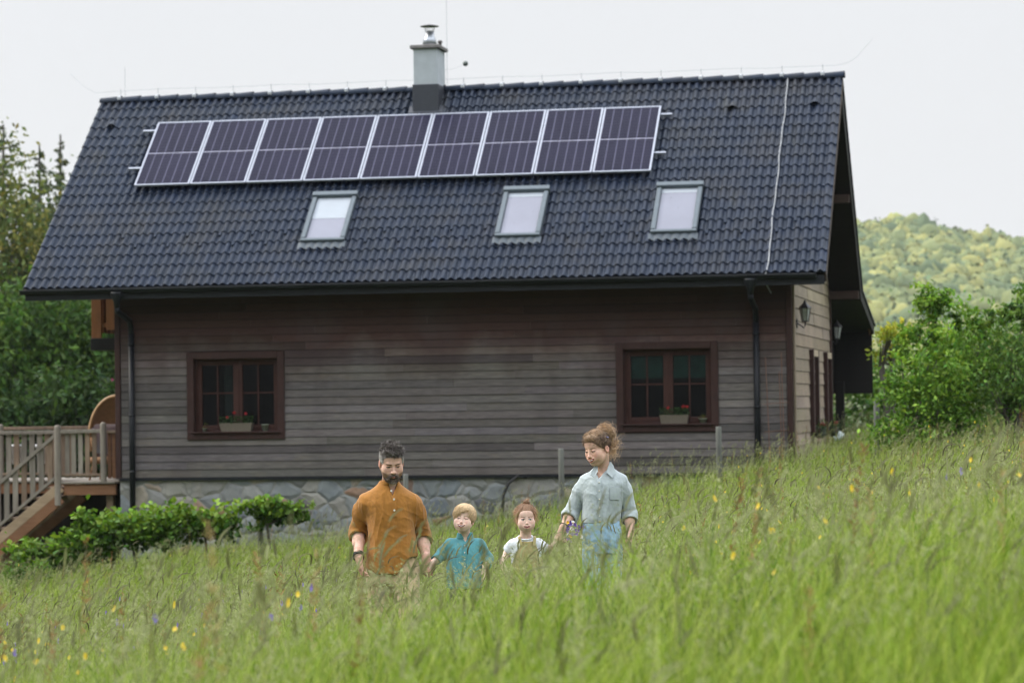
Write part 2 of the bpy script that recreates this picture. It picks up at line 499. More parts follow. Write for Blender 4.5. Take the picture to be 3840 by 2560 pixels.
def cloth(V, F, amp=.006, vert=1.0, seed=0, mask=None, fine=.0012, scale=1.0):
    N = vnormals(V, F)
    q = V/scale; qs = q*np.array([20, 20, 3.8/vert]) + .9*np.stack([noise(q, 5, seed+1), noise(q, 5, seed+2), noise(q, 5, seed+3)], 1)
    r = (1-np.abs(noise(qs, 1, seed)))**3-.35
    qd = q@np.array([[.8, 0, .6], [0, 1, 0], [-.6, 0, .8]])*np.array([6, 9, 22])+.9*np.stack([noise(q, 7, seed+4), noise(q, 7, seed+5), noise(q, 7, seed+6)], 1)
    r2 = (1-np.abs(noise(qd, 1, seed+8)))**3-.35
    m = 1 if mask is None else mask[:, None]
    return (V+N*((amp*(r+.45*r2)+fine*noise(q, 90, seed))[:, None]*m*scale)).astype(np.float32)

def strands(roots, dirs, L, m=5, grav=0.0, curl=.2, w=.0012, col=None, seed=0, curlf=18.0, jitter=.25, taper=True, side=None, cling=None):
    rg = np.random.default_rng(seed); n = len(roots)
    P = np.zeros((n, m+1, 3)); P[:, 0] = roots; d = unit(dirs+jitter*rg.standard_normal((n, 3)))
    L = np.broadcast_to(np.asarray(L, float), (n,))*(.7+.6*rg.random(n))
    sd = rg.random(n)*50
    for i in range(m):
        P[:, i+1] = P[:, i]+d*(L/m)[:, None]
        c = np.stack([noise(P[:, i+1]+sd[:, None]*.01, curlf, seed+k) for k in range(3)], 1)
        d = unit(d+curl*c+np.array([0, 0, -grav]))
    if cling is not None:      # keep the strands lying on the scalp
        hd, emax = cling; q = hd.q(P.reshape(-1, 3)); c0 = np.array((0, .010, .045)); rr = np.array((.092, .106, .091) if hd.child else (.084, .104, .090))
        e = np.linalg.norm((q-c0)/rr, axis=1); k = np.minimum(1, (emax*(1+.03*rg.standard_normal((n, 1))+0*np.zeros((n, m+1)))).ravel()/np.maximum(e, 1e-6)); q = c0+(q-c0)*k[:, None]
        P = (hd.H+(q*hd.s)@hd.R.T).reshape(P.shape)
    T = unit(P[:, -1]-P[:, 0]); sv = rg.standard_normal((n, 3))*.5+np.array([1, 0, 0]) if side is None else side
    sv = unit(sv-T*(sv*T).sum(1, keepdims=True))
    W = np.full((n, m+1), w)*(np.linspace(1, .35, m+1) if taper else 1)
    if col is None: col = np.ones((n, 3))
    return ribbons(P, W, sv, col)
MLEAF = M_leaf('leaves', .35, .5, .18)
MLEAF_FAR = M_leaf('far leaves', .30, .6, .1)
def leaf_cards(c, size, rg, col, var=.3, up=.35, tones=None, aspect=.5):
    """rhombic leaves, one quad each, folded along the midrib"""
    n = len(c); c = np.asarray(c, float)
    d = unit(rg.standard_normal((n, 3))+np.array([0, 0, -.25])); nn = unit(rg.standard_normal((n, 3))*(1-up)+np.array([0, 0, up*1.6])); s = unit(np.cross(d, nn)); L = size*(.6+.8*rg.random(n))[:, None]
    tip = c+d*L*.55; bas = c-d*L*.45; mid = np.cross(s, d)*L*.10
    V = np.stack([bas, c+s*L*aspect*.5+mid, tip, c-s*L*aspect*.5+mid], 1).reshape(-1, 3)
    F = np.arange(4*n).reshape(n, 4)
    col = np.asarray(col, float); base = np.tile(col, (n, 1)) if col.ndim == 1 else col
    k = np.clip(1+var*rg.standard_normal(n), .45, 1.9)[:, None]
    C = base*k*np.clip(1+.12*rg.standard_normal((n, 1))*np.array([[1, 0, -.5]]), .6, 1.5)
    return V, F, np.repeat(C, 4, axis=0)
def clumps(c, r, ncl, nl, rg, spread=.16, shell=.55, flat=.7, low=-.75):
    """leaf centres in clumps through an ellipsoid"""
    d = unit(rg.standard_normal((ncl*2, 3))); d = d[d[:, 2] > low][:ncl]; k = len(d)
    q = d*(shell+(1-shell)*rg.random((k, 1)))*(1+.22*noise(d, 2.1, int(rg.integers(50))))[:, None]
    cc = np.array(c)+q*np.array(r); sc = np.mean(r)*spread*(.6+.8*rg.random((k, 1, 1)))
    L = cc[:, None]+rg.standard_normal((k, nl, 3))*sc*np.array([1, 1, flat])
    tone = rg.random(k)
    return L.reshape(-1, 3), np.repeat(tone, nl), cc
def tint(tone, cols):
    cols = np.array(cols, float); x = np.clip(tone, 0, .999)*(len(cols)-1); i = x.astype(int); f = (x-i)[:, None]; return cols[i]*(1-f)+cols[i+1]*f
# ------------------------------------------------------------------ people
def M_skin():
    t = NT('skin'); c = t.attr(); v = t.coord()
    c = t.mix(1.0, c, t.ramp(t.noise(v, 60, 3), [(.3, (.90, .88, .88)), (.7, (1.06, 1.05, 1.05))]), 'MULTIPLY')
    p = t.principled(c, .60, .22, 0, t.bump(t.noise(v, 400, 2), .06, .002))
    p.node.inputs['Subsurface Weight'].default_value = .12
    p.node.inputs['Subsurface Radius'].default_value = (.010, .004, .002)
    p.node.inputs['Subsurface Scale'].default_value = 1.0
    return t.done(p)
def M_cloth(name, base, amt=.16, weave=700, rough=.85, streak=(1, 1, .25)):
    t = NT(name); v = t.coord(streak)
    a = tuple(x*(1-amt) for x in base); b = tuple(x*(1+amt) for x in base)
    c = t.ramp(t.noise(v, 26, 5, .65), [(.3, a), (.7, b)])
    c = t.mix(1.0, c, t.attr(), 'MULTIPLY')
    h = t.noise(t.coord((1, 1, 1)), weave, 2)
    p = t.principled(c, rough, .2, 0, t.bump(h, .25, .002)); p.node.inputs['Sheen Weight'].default_value = .15
    return t.done(p)
def M_hair():
    t = NT('hair'); return t.done(t.principled(t.attr(), .45, .35))
MS, MHR = M_skin(), M_hair()
M_button = M_plain('button', (.62, .60, .55), .35, .5)
M_black = M_plain('black leather', (.012, .011, .011), .5, .4)
YP = 19.1

def shape(g, sm=1):
    V, F = g.mesh()
    return smooth_mesh(V, F, sm, .5), F
def obj_from(name, V, F, mat, parent, org, col=None):
    return mesh_obj(name, V-np.array(org, np.float32), F, mat, parent, np.ones((len(V), 3)) if col is None else col, True)
def grid(x, y, z, c, fine=None, f=None):
    if fine is None: return Sdf(axis_grid(*x, c), axis_grid(*y, c), axis_grid(*z, c))
    return Sdf(axis_grid(*x, c, fine, f[0][0], f[0][1]), axis_grid(*y, c, fine, f[1][0], f[1][1]), axis_grid(*z, c, fine, f[2][0], f[2][1]))
def disc(mb, c, r, col=(1, 1, 1)):
    c = np.array(c, float); V = []; n = 12
    for yy, rr in ((.001, r), (-.0028, r), (-.0035, r*.8)):
        V += [c+np.array([rr*math.cos(2*math.pi*k/n), yy, rr*math.sin(2*math.pi*k/n)]) for k in range(n)]
    F = [(i*n+k, i*n+(k+1) % n, (i+1)*n+(k+1) % n, (i+1)*n+k) for i in (0, 1) for k in range(n)]+[tuple(range(2*n, 3*n))[::-1]]
    mb.add(V, F, col)
def front_y(V, x, z, tol=.012):
    m = (np.abs(V[:, 0]-x) < tol) & (np.abs(V[:, 2]-z) < tol)
    return V[m, 1].min() if m.any() else YP-.1
def hair_cap(h, org, par, name, thick, hair_fn, colf, res=.004, extra=None, cuts=None, seed=1):
    """a solid scalp layer; hair_fn(q)->keep if >0"""
    r = .15*h.s+.06; H = h.H
    g = grid((H[0]-r, H[0]+r), (H[1]-r, H[1]+r), (H[2]-r, H[2]+r), res)
    g.ell(h.w((0, .014, .043)), (np.array((.084, .098, .083) if h.child else (.076, .096, .082))+thick)*h.s, 0, 'add', h.R)
    g.ell(h.w((0, -.030, .050)), (np.array((.064, .050, .058))+thick)*h.s, .02, 'add', h.R)
    if extra: extra(g)
    def cut(X, Y, Z):
        dx, dy, dz = X-H[0], Y-H[1], Z-H[2]
        x = (h.R[0, 0]*dx+h.R[1, 0]*dy+h.R[2, 0]*dz)/h.s; y = (h.R[0, 1]*dx+h.R[1, 1]*dy+h.R[2, 1]*dz)/h.s; z = (h.R[0, 2]*dx+h.R[1, 2]*dy+h.R[2, 2]*dz)/h.s
        return hair_fn(x, y, z)*h.s
    g.fun(cut, (H[0]-r, H[1]-r, H[2]-r), (H[0]+r, H[1]+r, H[2]+r), 'cut', .008)
    V, F = shape(g)
    return V, F

def make_person(org, label, group, body_V, body_F, body_C):
    o = mesh_obj('person', body_V-np.array(org, np.float32), body_F, MS, None, body_C, True, loc=org)
    return tag(o, label, 'person', group)

SKIN_M, SKIN_F, SKIN_K = (.56, .36, .285), (.60, .385, .30), (.70, .505, .42)

def man():
    org = (-.80, YP, float(ground_z(-.8, YP)))
    H = Head((-.798, YP-.035, 1.643), rot(11, 20, -2), .955, lid=False)
    g = grid((-1.13, -.48), (YP-.42, YP+.45), (-.08, 1.80), .0062, .0022, ((-.905, -.69), (YP-.19, YP+.10), (1.47, 1.79)))
    H.sculpt(g, (-.815, YP+.045, 1.45), .062)
    y = YP
    g.loft([(.90, -.80, y+.03, .145, .10), (1.0, -.80, y+.03, .14, .095), (1.15, -.806, y+.03, .14, .095), (1.30, -.815, y+.03, .15, .105), (1.38, -.822, y+.035, .130, .085), (1.44, -.822, y+.04, .09, .065), (1.49, -.82, y+.045, .06, .055)], .02)
    S1, E1, W1 = (-.985, y+.03, 1.400), (-1.028, y+.13, 1.185), (-1.018, y-.07, 1.042)
    S2, E2, W2 = (-.660, y+.03, 1.395), (-.605, y+.14, 1.150), (-.580, y+.00, 1.015)
    for S, E, W in ((S1, E1, W1), (S2, E2, W2)):
        g.cone(np.array(S)*.72+np.array(E)*.28, E, .044, .040, .03); g.cone(E, np.array(E)*.6+np.array(W)*.4, .040, .040, .02); g.cone(np.array(E)*.6+np.array(W)*.4, W, .040, .027, .015)
    hand(g, W1, (.16, -.22, -1), (.9, .25, 0), 1.0, .55, -1)
    hand(g, W2, (.10, -.05, -1), (-.2, 1, 0), .95, 1.1, 1)
    for a, k, f, sx in ((((-.72, y+.02, .95)), (-.69, y-.20, .50), (-.70, y-.14, .03), 1), ((-.88, y+.03, .95), (-.875, y+.06, .48), (-.87, y+.30, .02), -1)):
        g.cone(a, k, .085, .06, .03); g.cone(k, f, .058, .042, .02); g.cone(f, np.array(f)+(.01, -.16, -.03), .042, .035, .02)
    V, F = shape(g)
    C = np.tile(np.array(SKIN_M), (len(V), 1)); H.paint(V, C, (.05, .035, .028), lip=(.36, .15, .13), open_=.5, gaze=(.001, -.0022), beard=(.16, .105, .08), blush=.22)
    hz = (V[:, 2] < 1.1) & (V[:, 2] > .86); C[hz] = C[hz]*np.array([1.0, .93, .93])
    p = make_person(org, 'bearded man in a mustard linen shirt, looking down as he walks through the grass', 'family walking in the meadow', V, F, C)
    # --- shirt
    g = grid((-1.14, -.48), (YP-.25, YP+.30), (.86, 1.60), .0055)
    g.loft([(.90, -.80, y+.03, .178, .135), (1.05, -.797, y+.03, .166, .132), (1.2, -.806, y+.03, .149, .127), (1.30, -.813, y+.03, .153, .128), (1.38, -.822, y+.033, .178, .118), (1.43, -.822, y+.036, .165, .10), (1.465, -.82, y+.04, .125, .085), (1.50, -.818, y+.042, .078, .072), (1.525, -.816, y+.042, .064, .066)], .0)
    for S, E, W in ((S1, E1, W1), (S2, E2, W2)):
        S, E, W = map(np.array, (S, E, W)); e2 = E+(W-E)*.12
        g.cone(S+(S-E)*-.10+(np.sign(-.82-S[0])*.012, 0, -.004), S*.6+E*.4, .058, .063, .05); g.cone(S*.7+E*.3, E, .061, .058, .004); g.cone(E, e2, .058, .056, .006)
        c0 = E+(W-E)*.02; g.cone(c0, e2+(W-E)*.10, .064, .063, .006, 'add', 2)
        g.cone(e2+(W-E)*.06, e2+(W-E)*.6, .052, .045, .003, 'cut')
    def hem(X, Y, Z):
        u = np.clip((X+.775)/.10, 0, 1); u = u*u*(3-2*u)
        return Z-(.925+.105*u+.03*np.clip((-.90-X)/.06, 0, 1))+0*Y
    g.fun(hem, (-1.0, y-.3, .8), (-.6, y+.3, 1.1), 'cut', .004)
    # open neck: collar bowl and placket slit
    g.cone((-.812, y+.035, 1.49), (-.806, y+.03, 1.56), .057, .062, .006, 'cut')
    g.fun(lambda X, Y, Z: np.maximum(np.abs(X+.792)-.026*np.clip((Z-1.425)/.08, 0, 1), np.maximum(1.42-Z, Y-(y-.0))), (-.86, y-.2, 1.41), (-.72, y+.02, 1.54), 'cut', .005)
    V, F = shape(g)
    V = cloth(V, F, .0075, 1.0, 3, np.clip((1.50-V[:, 2])/.1, .15, 1))
    mu = M_cloth('mustard linen', (.28, .122, .023))
    sh = obj_from('shirt', V, F, mu, p, org); 
    for bx, bz in ((-.800, 1.462), (-.782, 1.408), (-.780, 1.337)):
        b = MB(); disc(b, np.array((bx, front_y(V, bx, bz)-.003, bz))-np.array(org), .0068); b.build('button', M_button, sh)
    pts = [(-.781, front_y(V, -.781, z)-.0015, z) for z in np.linspace(1.295, 1.425, 12)]
    P = np.array(pts)[None]; Vr, Fr, Cr = ribbons(P, np.full((1, 12), .0155), np.array([[1., 0, 0]]), np.array([[.92, .92, .92]]))
    obj_from('placket', Vr, Fr, mu, sh, org, Cr)
    g = grid((-.92, -.70), (y-.08, y+.15), (1.48, 1.58), .0035)
    g.loft([(1.500, -.815, y+.036, .069, .072), (1.535, -.812, y+.036, .061, .066)], 0)
    g.loft([(1.48, -.815, y+.036, .064, .067), (1.56, -.812, y+.036, .057, .061)], .001, 'cut')
    g.fun(lambda X, Y, Z: np.maximum(np.abs(X+.790)-.024+0*Z, Y-(y+.0)), (-.9, y-.2, 1.4), (-.7, y+.02, 1.6), 'cut', .003)
    V, F = shape(g); obj_from('collar', V, F, mu, sh, org)
    # --- trousers
    g = grid((-1.0, -.58), (YP-.33, YP+.42), (.05, 1.05), .0075)
    g.loft([(.86, -.80, y+.03, .155, .115), (1.04, -.80, y+.03, .150, .105)], .0)
    g.cone((-.715, y+.02, .93), (-.69, y-.20, .50), .092, .075, .04); g.cone((-.69, y-.20, .50), (-.70, y-.14, .1), .075, .062, .02)
    g.cone((-.885, y+.03, .93), (-.875, y+.06, .48), .092, .075, .03); g.cone((-.875, y+.06, .48), (-.87, y+.28, .1), .075, .062, .02)
    V, F = shape(g); V = cloth(V, F, .006, .4, 11)
    obj_from('trousers', V, F, M_cloth('khaki twill', (.40, .30, .185), .1), p, org)
    # --- bracelet
    d = unit(np.array(W1)-np.array(E1)); b = MB(); u = unit(np.cross(d, (0, 0, 1))); v = np.cross(d, u)
    for off in (-.012, -.002, .009):
        b.tube([np.array(W1)-np.array(org)+d*off+(u*math.cos(a)+v*math.sin(a))*.0345 for a in np.linspace(0, 2*math.pi, 20)], .0045, 6)
    b.build('bracelet', M_black, p, True)
    # --- hair and beard
    rg = np.random.default_rng(5)
    keep = lambda x, yy, z: z-(.012-.72*yy-.10*np.exp(-((np.abs(x)-.075)/.02)**2-((yy+.035)/.02)**2))
    def ex(g):
        g.ell(H.w((0, -.010, .066)), (.056, .084, .066), .02, 'add', H.R); g.ell(H.w((-.012, -.045, .104)), (.038, .036, .022), .02, 'add', H.R)
    V, F = hair_cap(H, org, p, 'hair', .007, keep, None, .004, ex)
    q = H.q(V); side = np.clip((np.abs(q[:, 0])-.045)/.03, 0, 1)*np.clip((.085-q[:, 2])/.05, 0, 1)
    hc = lambda sd, n: (np.array([.070, .055, .048])*(1-sd[:, None])+np.array([.42, .40, .385])*sd[:, None])*(.55+.9*n[:, None])
    C = hc(side*.8+.08, .3+.4*rg.random(len(V)))*.8
    N = vnormals(V, F)
    parts = [(V.astype(float), F, C)]
    top = np.flatnonzero((q[:, 2] > .03) | (np.abs(q[:, 0]) > .05)); idx = rg.choice(top, 5200)
    fr = np.clip((q[idx, 2]-.06)/.05, 0, 1)
    dirl = np.stack([.55*np.sin(q[idx, 0]*60+q[idx, 1]*40)+.25, -.35+0*fr, .85*fr-.6*(1-fr)], 1)
    d = unit(N[idx]*(.12+.30*fr[:, None])+dirl@H.R.T*.8)
    cs = hc(side[idx]*.9+.12*(rg.random(len(idx)) < .35)*1.6, rg.random(len(idx)))
    parts.append(strands(V[idx], d, .008+.017*fr, 6, .15, .5, .0009, cs, 4, 30, .35))
    tip = rg.choice(np.flatnonzero(q[:, 2] > .075), 90); tr_ = np.repeat(tip, 34); ln = np.repeat(.015+.013*rg.random(90), 34); td = np.repeat(unit(N[tip]*.7+np.stack([.7*rg.standard_normal(90)+.25, -.3+.4*rg.standard_normal(90), .55+0*tip], 1)@H.R.T*.8), 34, axis=0); tc_ = np.repeat(rg.random(90), 34)
    parts.append(strands(V[tr_]+rg.standard_normal((len(tr_), 3))*.004, td, ln, 6, .10, .25, .0009, hc(side[tr_]*.8+.05+.30*tc_, .25+.75*np.clip(tc_+.2*rg.standard_normal(len(tr_)), 0, 1)), 44, 14, .12))
    Vh, Fh, Ch = joinVFC(parts); obj_from('hair', Vh, Fh, MHR, p, org, Ch)
    # beard
    g = grid((H.H[0]-.12, H.H[0]+.12), (H.H[1]-.17, H.H[1]+.06), (1.42, 1.62), .0035)
    for c, r in (((0, -.064, -.088), (.036, .031, .026)), ((0, -.066, -.102), (.026, .024, .014))): g.ell(H.w(c), r, .015, 'add', H.R)
    for sx in (-1, 1):
        g.cone(H.w((sx*.060, -.010, -.050)), H.w((sx*.034, -.056, -.090)), .010, .016, .012)
        g.cone(H.w((0, -.1055, -.0465)), H.w((sx*.026, -.094, -.058)), .0055, .0055, .004)
        g.cone(H.w((sx*.026, -.094, -.058)), H.w((sx*.030, -.082, -.082)), .006, .012, .006)
    g.ell(H.w((0, -.112, -.063)), (.020, .012, .0105), .006, 'cut', H.R)
    V, F = shape(g); N = vnormals(V, F); q = H.q(V)
    gr = np.clip((-.085-q[:, 2])/.03, 0, 1)*np.clip(1-np.abs(q[:, 0])/.04, 0, 1)
    bc = lambda sd, n: (np.array([.105, .072, .055])*(1-sd[:, None])+np.array([.30, .25, .22])*sd[:, None])*(.5+n[:, None])
    idx = rg.choice(len(V), 4200)
    d = unit(N[idx]*.6+(np.array([0, -.15, -1.0])@H.R.T))
    parts = [(V.astype(float), F, bc(gr*.7, .3+.4*rg.random(len(V)))), strands(V[idx], d, .009, 3, .1, .3, .0008, bc(gr[idx]+.15*rg.random(len(idx)), rg.random(len(idx))), 6, 40)]
    Vh, Fh, Ch = joinVFC(parts); obj_from('beard', Vh, Fh, MHR, p, org, Ch)
    return p

def boy():
    org = (-.33, YP, float(ground_z(-.33, YP))); y = YP
    H = Head((-.330, y-.02, 1.266), rot(-9, -7, 7), .765, child=True, smile=1.0, lid=False)
    g = grid((-.60, -.12), (y-.22, y+.22), (0, 1.40), .0058, .0019, ((-.405, -.255), (y-.13, y+.07), (1.175, 1.375)))
    H.sculpt(g, (-.327, y+.03, 1.15), .041)
    g.loft([(.72, -.335, y+.02, .095, .07), (.9, -.333, y+.02, .092, .07), (1.05, -.33, y+.02, .098, .068), (1.11, -.327, y+.03, .09, .055), (1.14, -.326, y+.03, .05, .042)], .02)
    S1, E1, W1 = (-.418, y+.02, 1.103), (-.470, y+.07, 1.045), (-.532, y+.0, .990)
    S2, E2, W2 = (-.236, y+.02, 1.100), (-.180, y+.08, 1.005), (-.195, y-.03, .955)
    for S, E, W in ((S1, E1, W1), (S2, E2, W2)): g.cone(S, E, .034, .029, .02); g.cone(E, W, .029, .021, .01)
    hand(g, W1, (-.8, -.1, -.7), (0, 1, 0), .62, .7, 1); hand(g, W2, (.05, -.3, -1), (-.9, .2, 0), .62, .5, -1)
    for sx in (-1, 1): g.cone((-.335+sx*.05, y+.02, .74), (-.335+sx*.055, y+.01, .40), .055, .042, .02); g.cone((-.335+sx*.055, y+.01, .40), (-.335+sx*.055, y+.03, .06), .042, .028, .01); g.cone((-.335+sx*.055, y+.03, .06), (-.335+sx*.06, y-.09, .04), .03, .026, .01)
    V, F = shape(g); C = np.tile(np.array(SKIN_K), (len(V), 1))
    H.paint(V, C, (.30, .20, .11), lip=(.42, .13, .12), open_=.38, teeth=True, mouth_open=.8, blush=.4)
    p = make_person(org, 'laughing blond boy in a teal shirt, squinting and standing waist-deep in grass', 'family walking in the meadow', V, F, C)
    g = grid((-.60, -.12), (y-.2, y+.22), (.80, 1.22), .0045)
    g.loft([(.82, -.335, y+.02, .118, .088), (.95, -.334, y+.02, .114, .086), (1.05, -.33, y+.022, .113, .082), (1.095, -.328, y+.026, .105, .072), (1.125, -.327, y+.03, .078, .056), (1.15, -.326, y+.03, .052, .046), (1.165, -.326, y+.03, .046, .044)], 0)
    for S, E, W in ((S1, E1, W1), (S2, E2, W2)):
        S, E, W = map(np.array, (S, E, W)); c = E+(W-E)*.62
        g.cone(S, E, .045, .042, .025); g.cone(E, c, .042, .034, .012); g.cone(E+(W-E)*.45, E+(W-E)*.78, .037, .036, .004, 'add', 2); g.cone(E+(W-E)*.70, W+(W-E)*.2, .029, .027, .002, 'cut')
    g.cone((-.326, y+.025, 1.135), (-.326, y+.02, 1.20), .040, .048, .004, 'cut')
    g.fun(lambda X, Y, Z: np.maximum(np.abs(X+.322)-.020*np.clip((Z-1.118)/.04, 0, 1), np.maximum(1.115-Z, Y-y)), (-.37, y-.2, 1.1), (-.28, y, 1.2), 'cut', .004)
    V, F = shape(g); V = cloth(V, F, .0055, .8, 21, np.clip((1.15-V[:, 2])/.06, .2, 1), scale=1)
    mt = M_cloth('teal cotton', (.088, .265, .295)); sh = obj_from('shirt', V, F, mt, p, org)
    zs = np.linspace(.88, 1.112, 16); P = np.array([(-.326-.004*(1.12-z)/.2, front_y(V, -.326, z, .01)-.0015, z) for z in zs])[None]
    Vr, Fr, Cr = ribbons(P, np.full((1, 16), .0125), np.array([[1., 0, 0]]), np.array([[.88, .9, .9]])); obj_from('placket', Vr, Fr, mt, sh, org, Cr)
    for bz in (1.10, 1.055, 1.01, .965, .92):
        b = MB(); disc(b, np.array((-.327, front_y(V, -.327, bz, .01)-.002, bz))-np.array(org), .0046, (.9, 1, 1)); b.build('button', M_button, sh)
    g = grid((-.41, -.24), (y-.06, y+.12), (1.12, 1.23), .003)
    g.loft([(1.142, -.326, y+.026, .056, .052), (1.182, -.325, y+.026, .052, .05)], 0); g.loft([(1.12, -.326, y+.026, .051, .047), (1.22, -.325, y+.026, .047, .045)], .001, 'cut')
    g.fun(lambda X, Y, Z: np.maximum(np.abs(X+.322)-(.008+.55*np.clip(Z-1.145, 0, 1)), Y-y-.005), (-.4, y-.2, 1.1), (-.25, y+.01, 1.24), 'cut', .003)
    V, F = shape(g); obj_from('collar', V, F, mt, sh, org)
    g = grid((-.50, -.17), (y-.15, y+.18), (.3, .88), .008)
    g.loft([(.68, -.335, y+.02, .105, .08), (.86, -.335, y+.02, .10, .075)], 0)
    for sx in (-1, 1): g.cone((-.335+sx*.05, y+.02, .70), (-.335+sx*.058, y+.01, .36), .066, .062, .02)
    V, F = shape(g); obj_from('shorts', V, F, M_cloth('dark cotton', (.05, .05, .045)), p, org)
    # blond hair: straight, swept across the forehead
    rg = np.random.default_rng(9)
    keep = lambda x, yy, z: z-(.004-.60*yy-.05*np.clip(np.abs(x)-.05, 0, .03)/.03-.022*np.clip((-x)/.05, -1, 1)*(yy < -.03))
    def ex(g): g.ell(H.w((0, .0, .066)), np.array((.091, .100, .077))*H.s, .01, 'add', H.R)
    V, F = hair_cap(H, org, p, 'hair', .008, keep, None, .0032, ex); N = vnormals(V, F); q = H.q(V)
    hc = lambda n, dk: (np.array([.50, .36, .20])*(1-dk[:, None])+np.array([.20, .125, .065])*dk[:, None])*(.6+.8*n[:, None])
    dk = np.clip((.05-q[:, 2])/.08, 0, 1)*.75
    C = hc(.25+.5*rg.random(len(V)), dk)
    idx = rg.choice(len(V), 8000); qi = q[idx]
    crown = np.array([.015, .05, .13])
    dl = qi-crown; dl[:, 0] += np.where(qi[:, 1] < -.02, -.05, 0)*np.clip((qi[:, 2]-.03)/.05, 0, 1); dl = unit(dl); dw = dl@H.R.T
    d = dw-N[idx]*(dw*N[idx]).sum(1, keepdims=True)*.85
    L = np.where(qi[:, 1] < -.03, .030, .026)*(.6+.5*(qi[:, 2] < .08))
    parts = [(V.astype(float), F, C), strands(V[idx], unit(d)+N[idx]*.06, L, 5, .12, .10, .0008, hc(rg.random(len(idx)), dk[idx]), 8, 25, .06, cling=(H, 1.10))]
    Vh, Fh, Ch = joinVFC(parts); obj_from('hair', Vh, Fh, MHR, p, org, Ch)
    return p

def girl():
    org = (.075, YP, float(ground_z(.075, YP))); y = YP
    H = Head((.074, y-.02, 1.264), rot(5, 2, -2), .755, child=True, smile=.6, lid=False)
    g = grid((-.14, .36), (y-.22, y+.22), (0, 1.40), .0058, .0019, ((.0, .15), (y-.13, y+.07), (1.17, 1.375)))
    H.sculpt(g, (.072, y+.03, 1.14), .037)
    g.loft([(.72, .075, y+.02, .09, .07), (.9, .075, y+.02, .085, .066), (1.03, .073, y+.02, .088, .06), (1.09, .072, y+.03, .078, .05), (1.125, .072, y+.03, .045, .04)], .02)
    S1, E1, W1 = (-.006, y+.02, 1.100), (-.050, y+.06, 1.040), (-.082, y-.02, .992)
    S2, E2, W2 = (.152, y+.02, 1.098), (.212, y+.05, 1.052), (.268, y-.02, 1.103)
    for S, E, W in ((S1, E1, W1), (S2, E2, W2)): g.cone(S, E, .029, .025, .02); g.cone(E, W, .026, .019, .01)
    hand(g, W1, (-.1, -.3, -1), (.9, .2, 0), .58, .5, 1); hand(g, W2, (.6, -.1, .8), (0, 1, .1), .58, .9, 1)
    for sx in (-1, 1): g.cone((.075+sx*.045, y+.02, .74), (.075+sx*.05, y+.01, .40), .052, .038, .02); g.cone((.075+sx*.05, y+.01, .40), (.075+sx*.05, y+.03, .08), .038, .026, .01); g.cone((.075+sx*.05, y+.03, .08), (.075+sx*.055, y-.08, .06), .028, .024, .01)
    V, F = shape(g); C = np.tile(np.array(SKIN_K)*np.array([.97, .95, .95]), (len(V), 1))
    H.paint(V, C, (.17, .10, .06), lip=(.45, .18, .16), open_=1.15, mouth_open=.28, blush=.3)
    p = make_person(org, 'small girl with a topknot in a white tee and khaki pinafore', 'family walking in the meadow', V, F, C)
    g = grid((-.12, .28), (y-.18, y+.2), (.82, 1.18), .0042)
    g.loft([(.84, .075, y+.02, .10, .078), (.95, .075, y+.02, .098, .075), (1.04, .073, y+.022, .098, .070), (1.10, .072, y+.026, .092, .062), (1.128, .072, y+.03, .070, .052), (1.150, .072, y+.03, .050, .044), (1.16, .072, y+.03, .046, .042)], 0)
    for S, E in ((S1, E1), (S2, E2)):
        S, E = np.array(S), np.array(E); g.cone(S, S+(E-S)*.72, .040, .042, .02, 'add', True); g.cone(S+(E-S)*.66, E+(E-S)*.3, .034, .034, .002, 'cut')
    g.cone((.072, y+.022, 1.138), (.074, y+.0, 1.20), .039, .054, .003, 'cut')
    V, F = shape(g); V = cloth(V, F, .004, .9, 31)
    C = np.ones((len(V), 3)); dots = (noise(V, 70, 3) > .66) & (noise(V, 30, 4) > .1); C[dots] = .04
    mw = M_cloth('white jersey', (.66, .69, .74), .05); sh = obj_from('tshirt', V, F, mw, p, org, C)
    b = MB(); b.tube([(.072+.045*math.cos(a)-org[0], y+.016+.045*math.sin(a)-org[1], 1.143+.012*math.sin(a)-org[2]) for a in np.linspace(0, 2*math.pi, 28)], .0065, 8); b.build('neckband', mw, sh, True)
    g = grid((-.12, .28), (y-.22, y+.24), (.45, 1.15), .005)
    g.loft([(.5, .08, y+.02, .18, .16), (.75, .078, y+.02, .145, .125), (.92, .076, y+.02, .116, .098), (1.0, .078, y+.016, .098, .085), (1.06, .082, y+.014, .075, .078), (1.105, .084, y+.02, .056, .072), (1.12, .084, y+.02, .05, .068)], 0)
    g.fun(lambda X, Y, Z: np.maximum(1.075+.0*X-Z, np.abs(X-.084)*0+(Y*0)+np.maximum((y-.02)-Y, -1)), (-.1, y-.02, 1.04), (.26, y+.3, 1.2), 'cut', .004)
    V, F = shape(g)
    N = vnormals(V, F); ang = V[:, 0]*150+2*noise(V, 8, 5); V = V+N*(.0034*np.sin(ang)*np.clip((1.11-V[:, 2])/.1, .2, 1))[:, None]
    V = cloth(V.astype(np.float32), F, .004, 1.6, 33)
    md = M_cloth('khaki muslin', (.29, .245, .11), .12); dr = obj_from('pinafore', V, F, md, p, org)
    for xa, xb in ((.044, .030), (.126, .132)):
        P = np.array([[(xa, y-.062, 1.095), (xa*.5+xb*.5, y-.052, 1.122), (xb, y-.022, 1.146), (xb, y+.02, 1.152), (xb, y+.07, 1.12)]])
        Vr, Fr, Cr = ribbons(P, np.full((1, 5), .009), np.array([[1., 0, .15*(-1 if xa < .1 else 1)*-1]]), np.ones((1, 3))); obj_from('strap', Vr, Fr, md, dr, org, Cr)
    rg = np.random.default_rng(12)
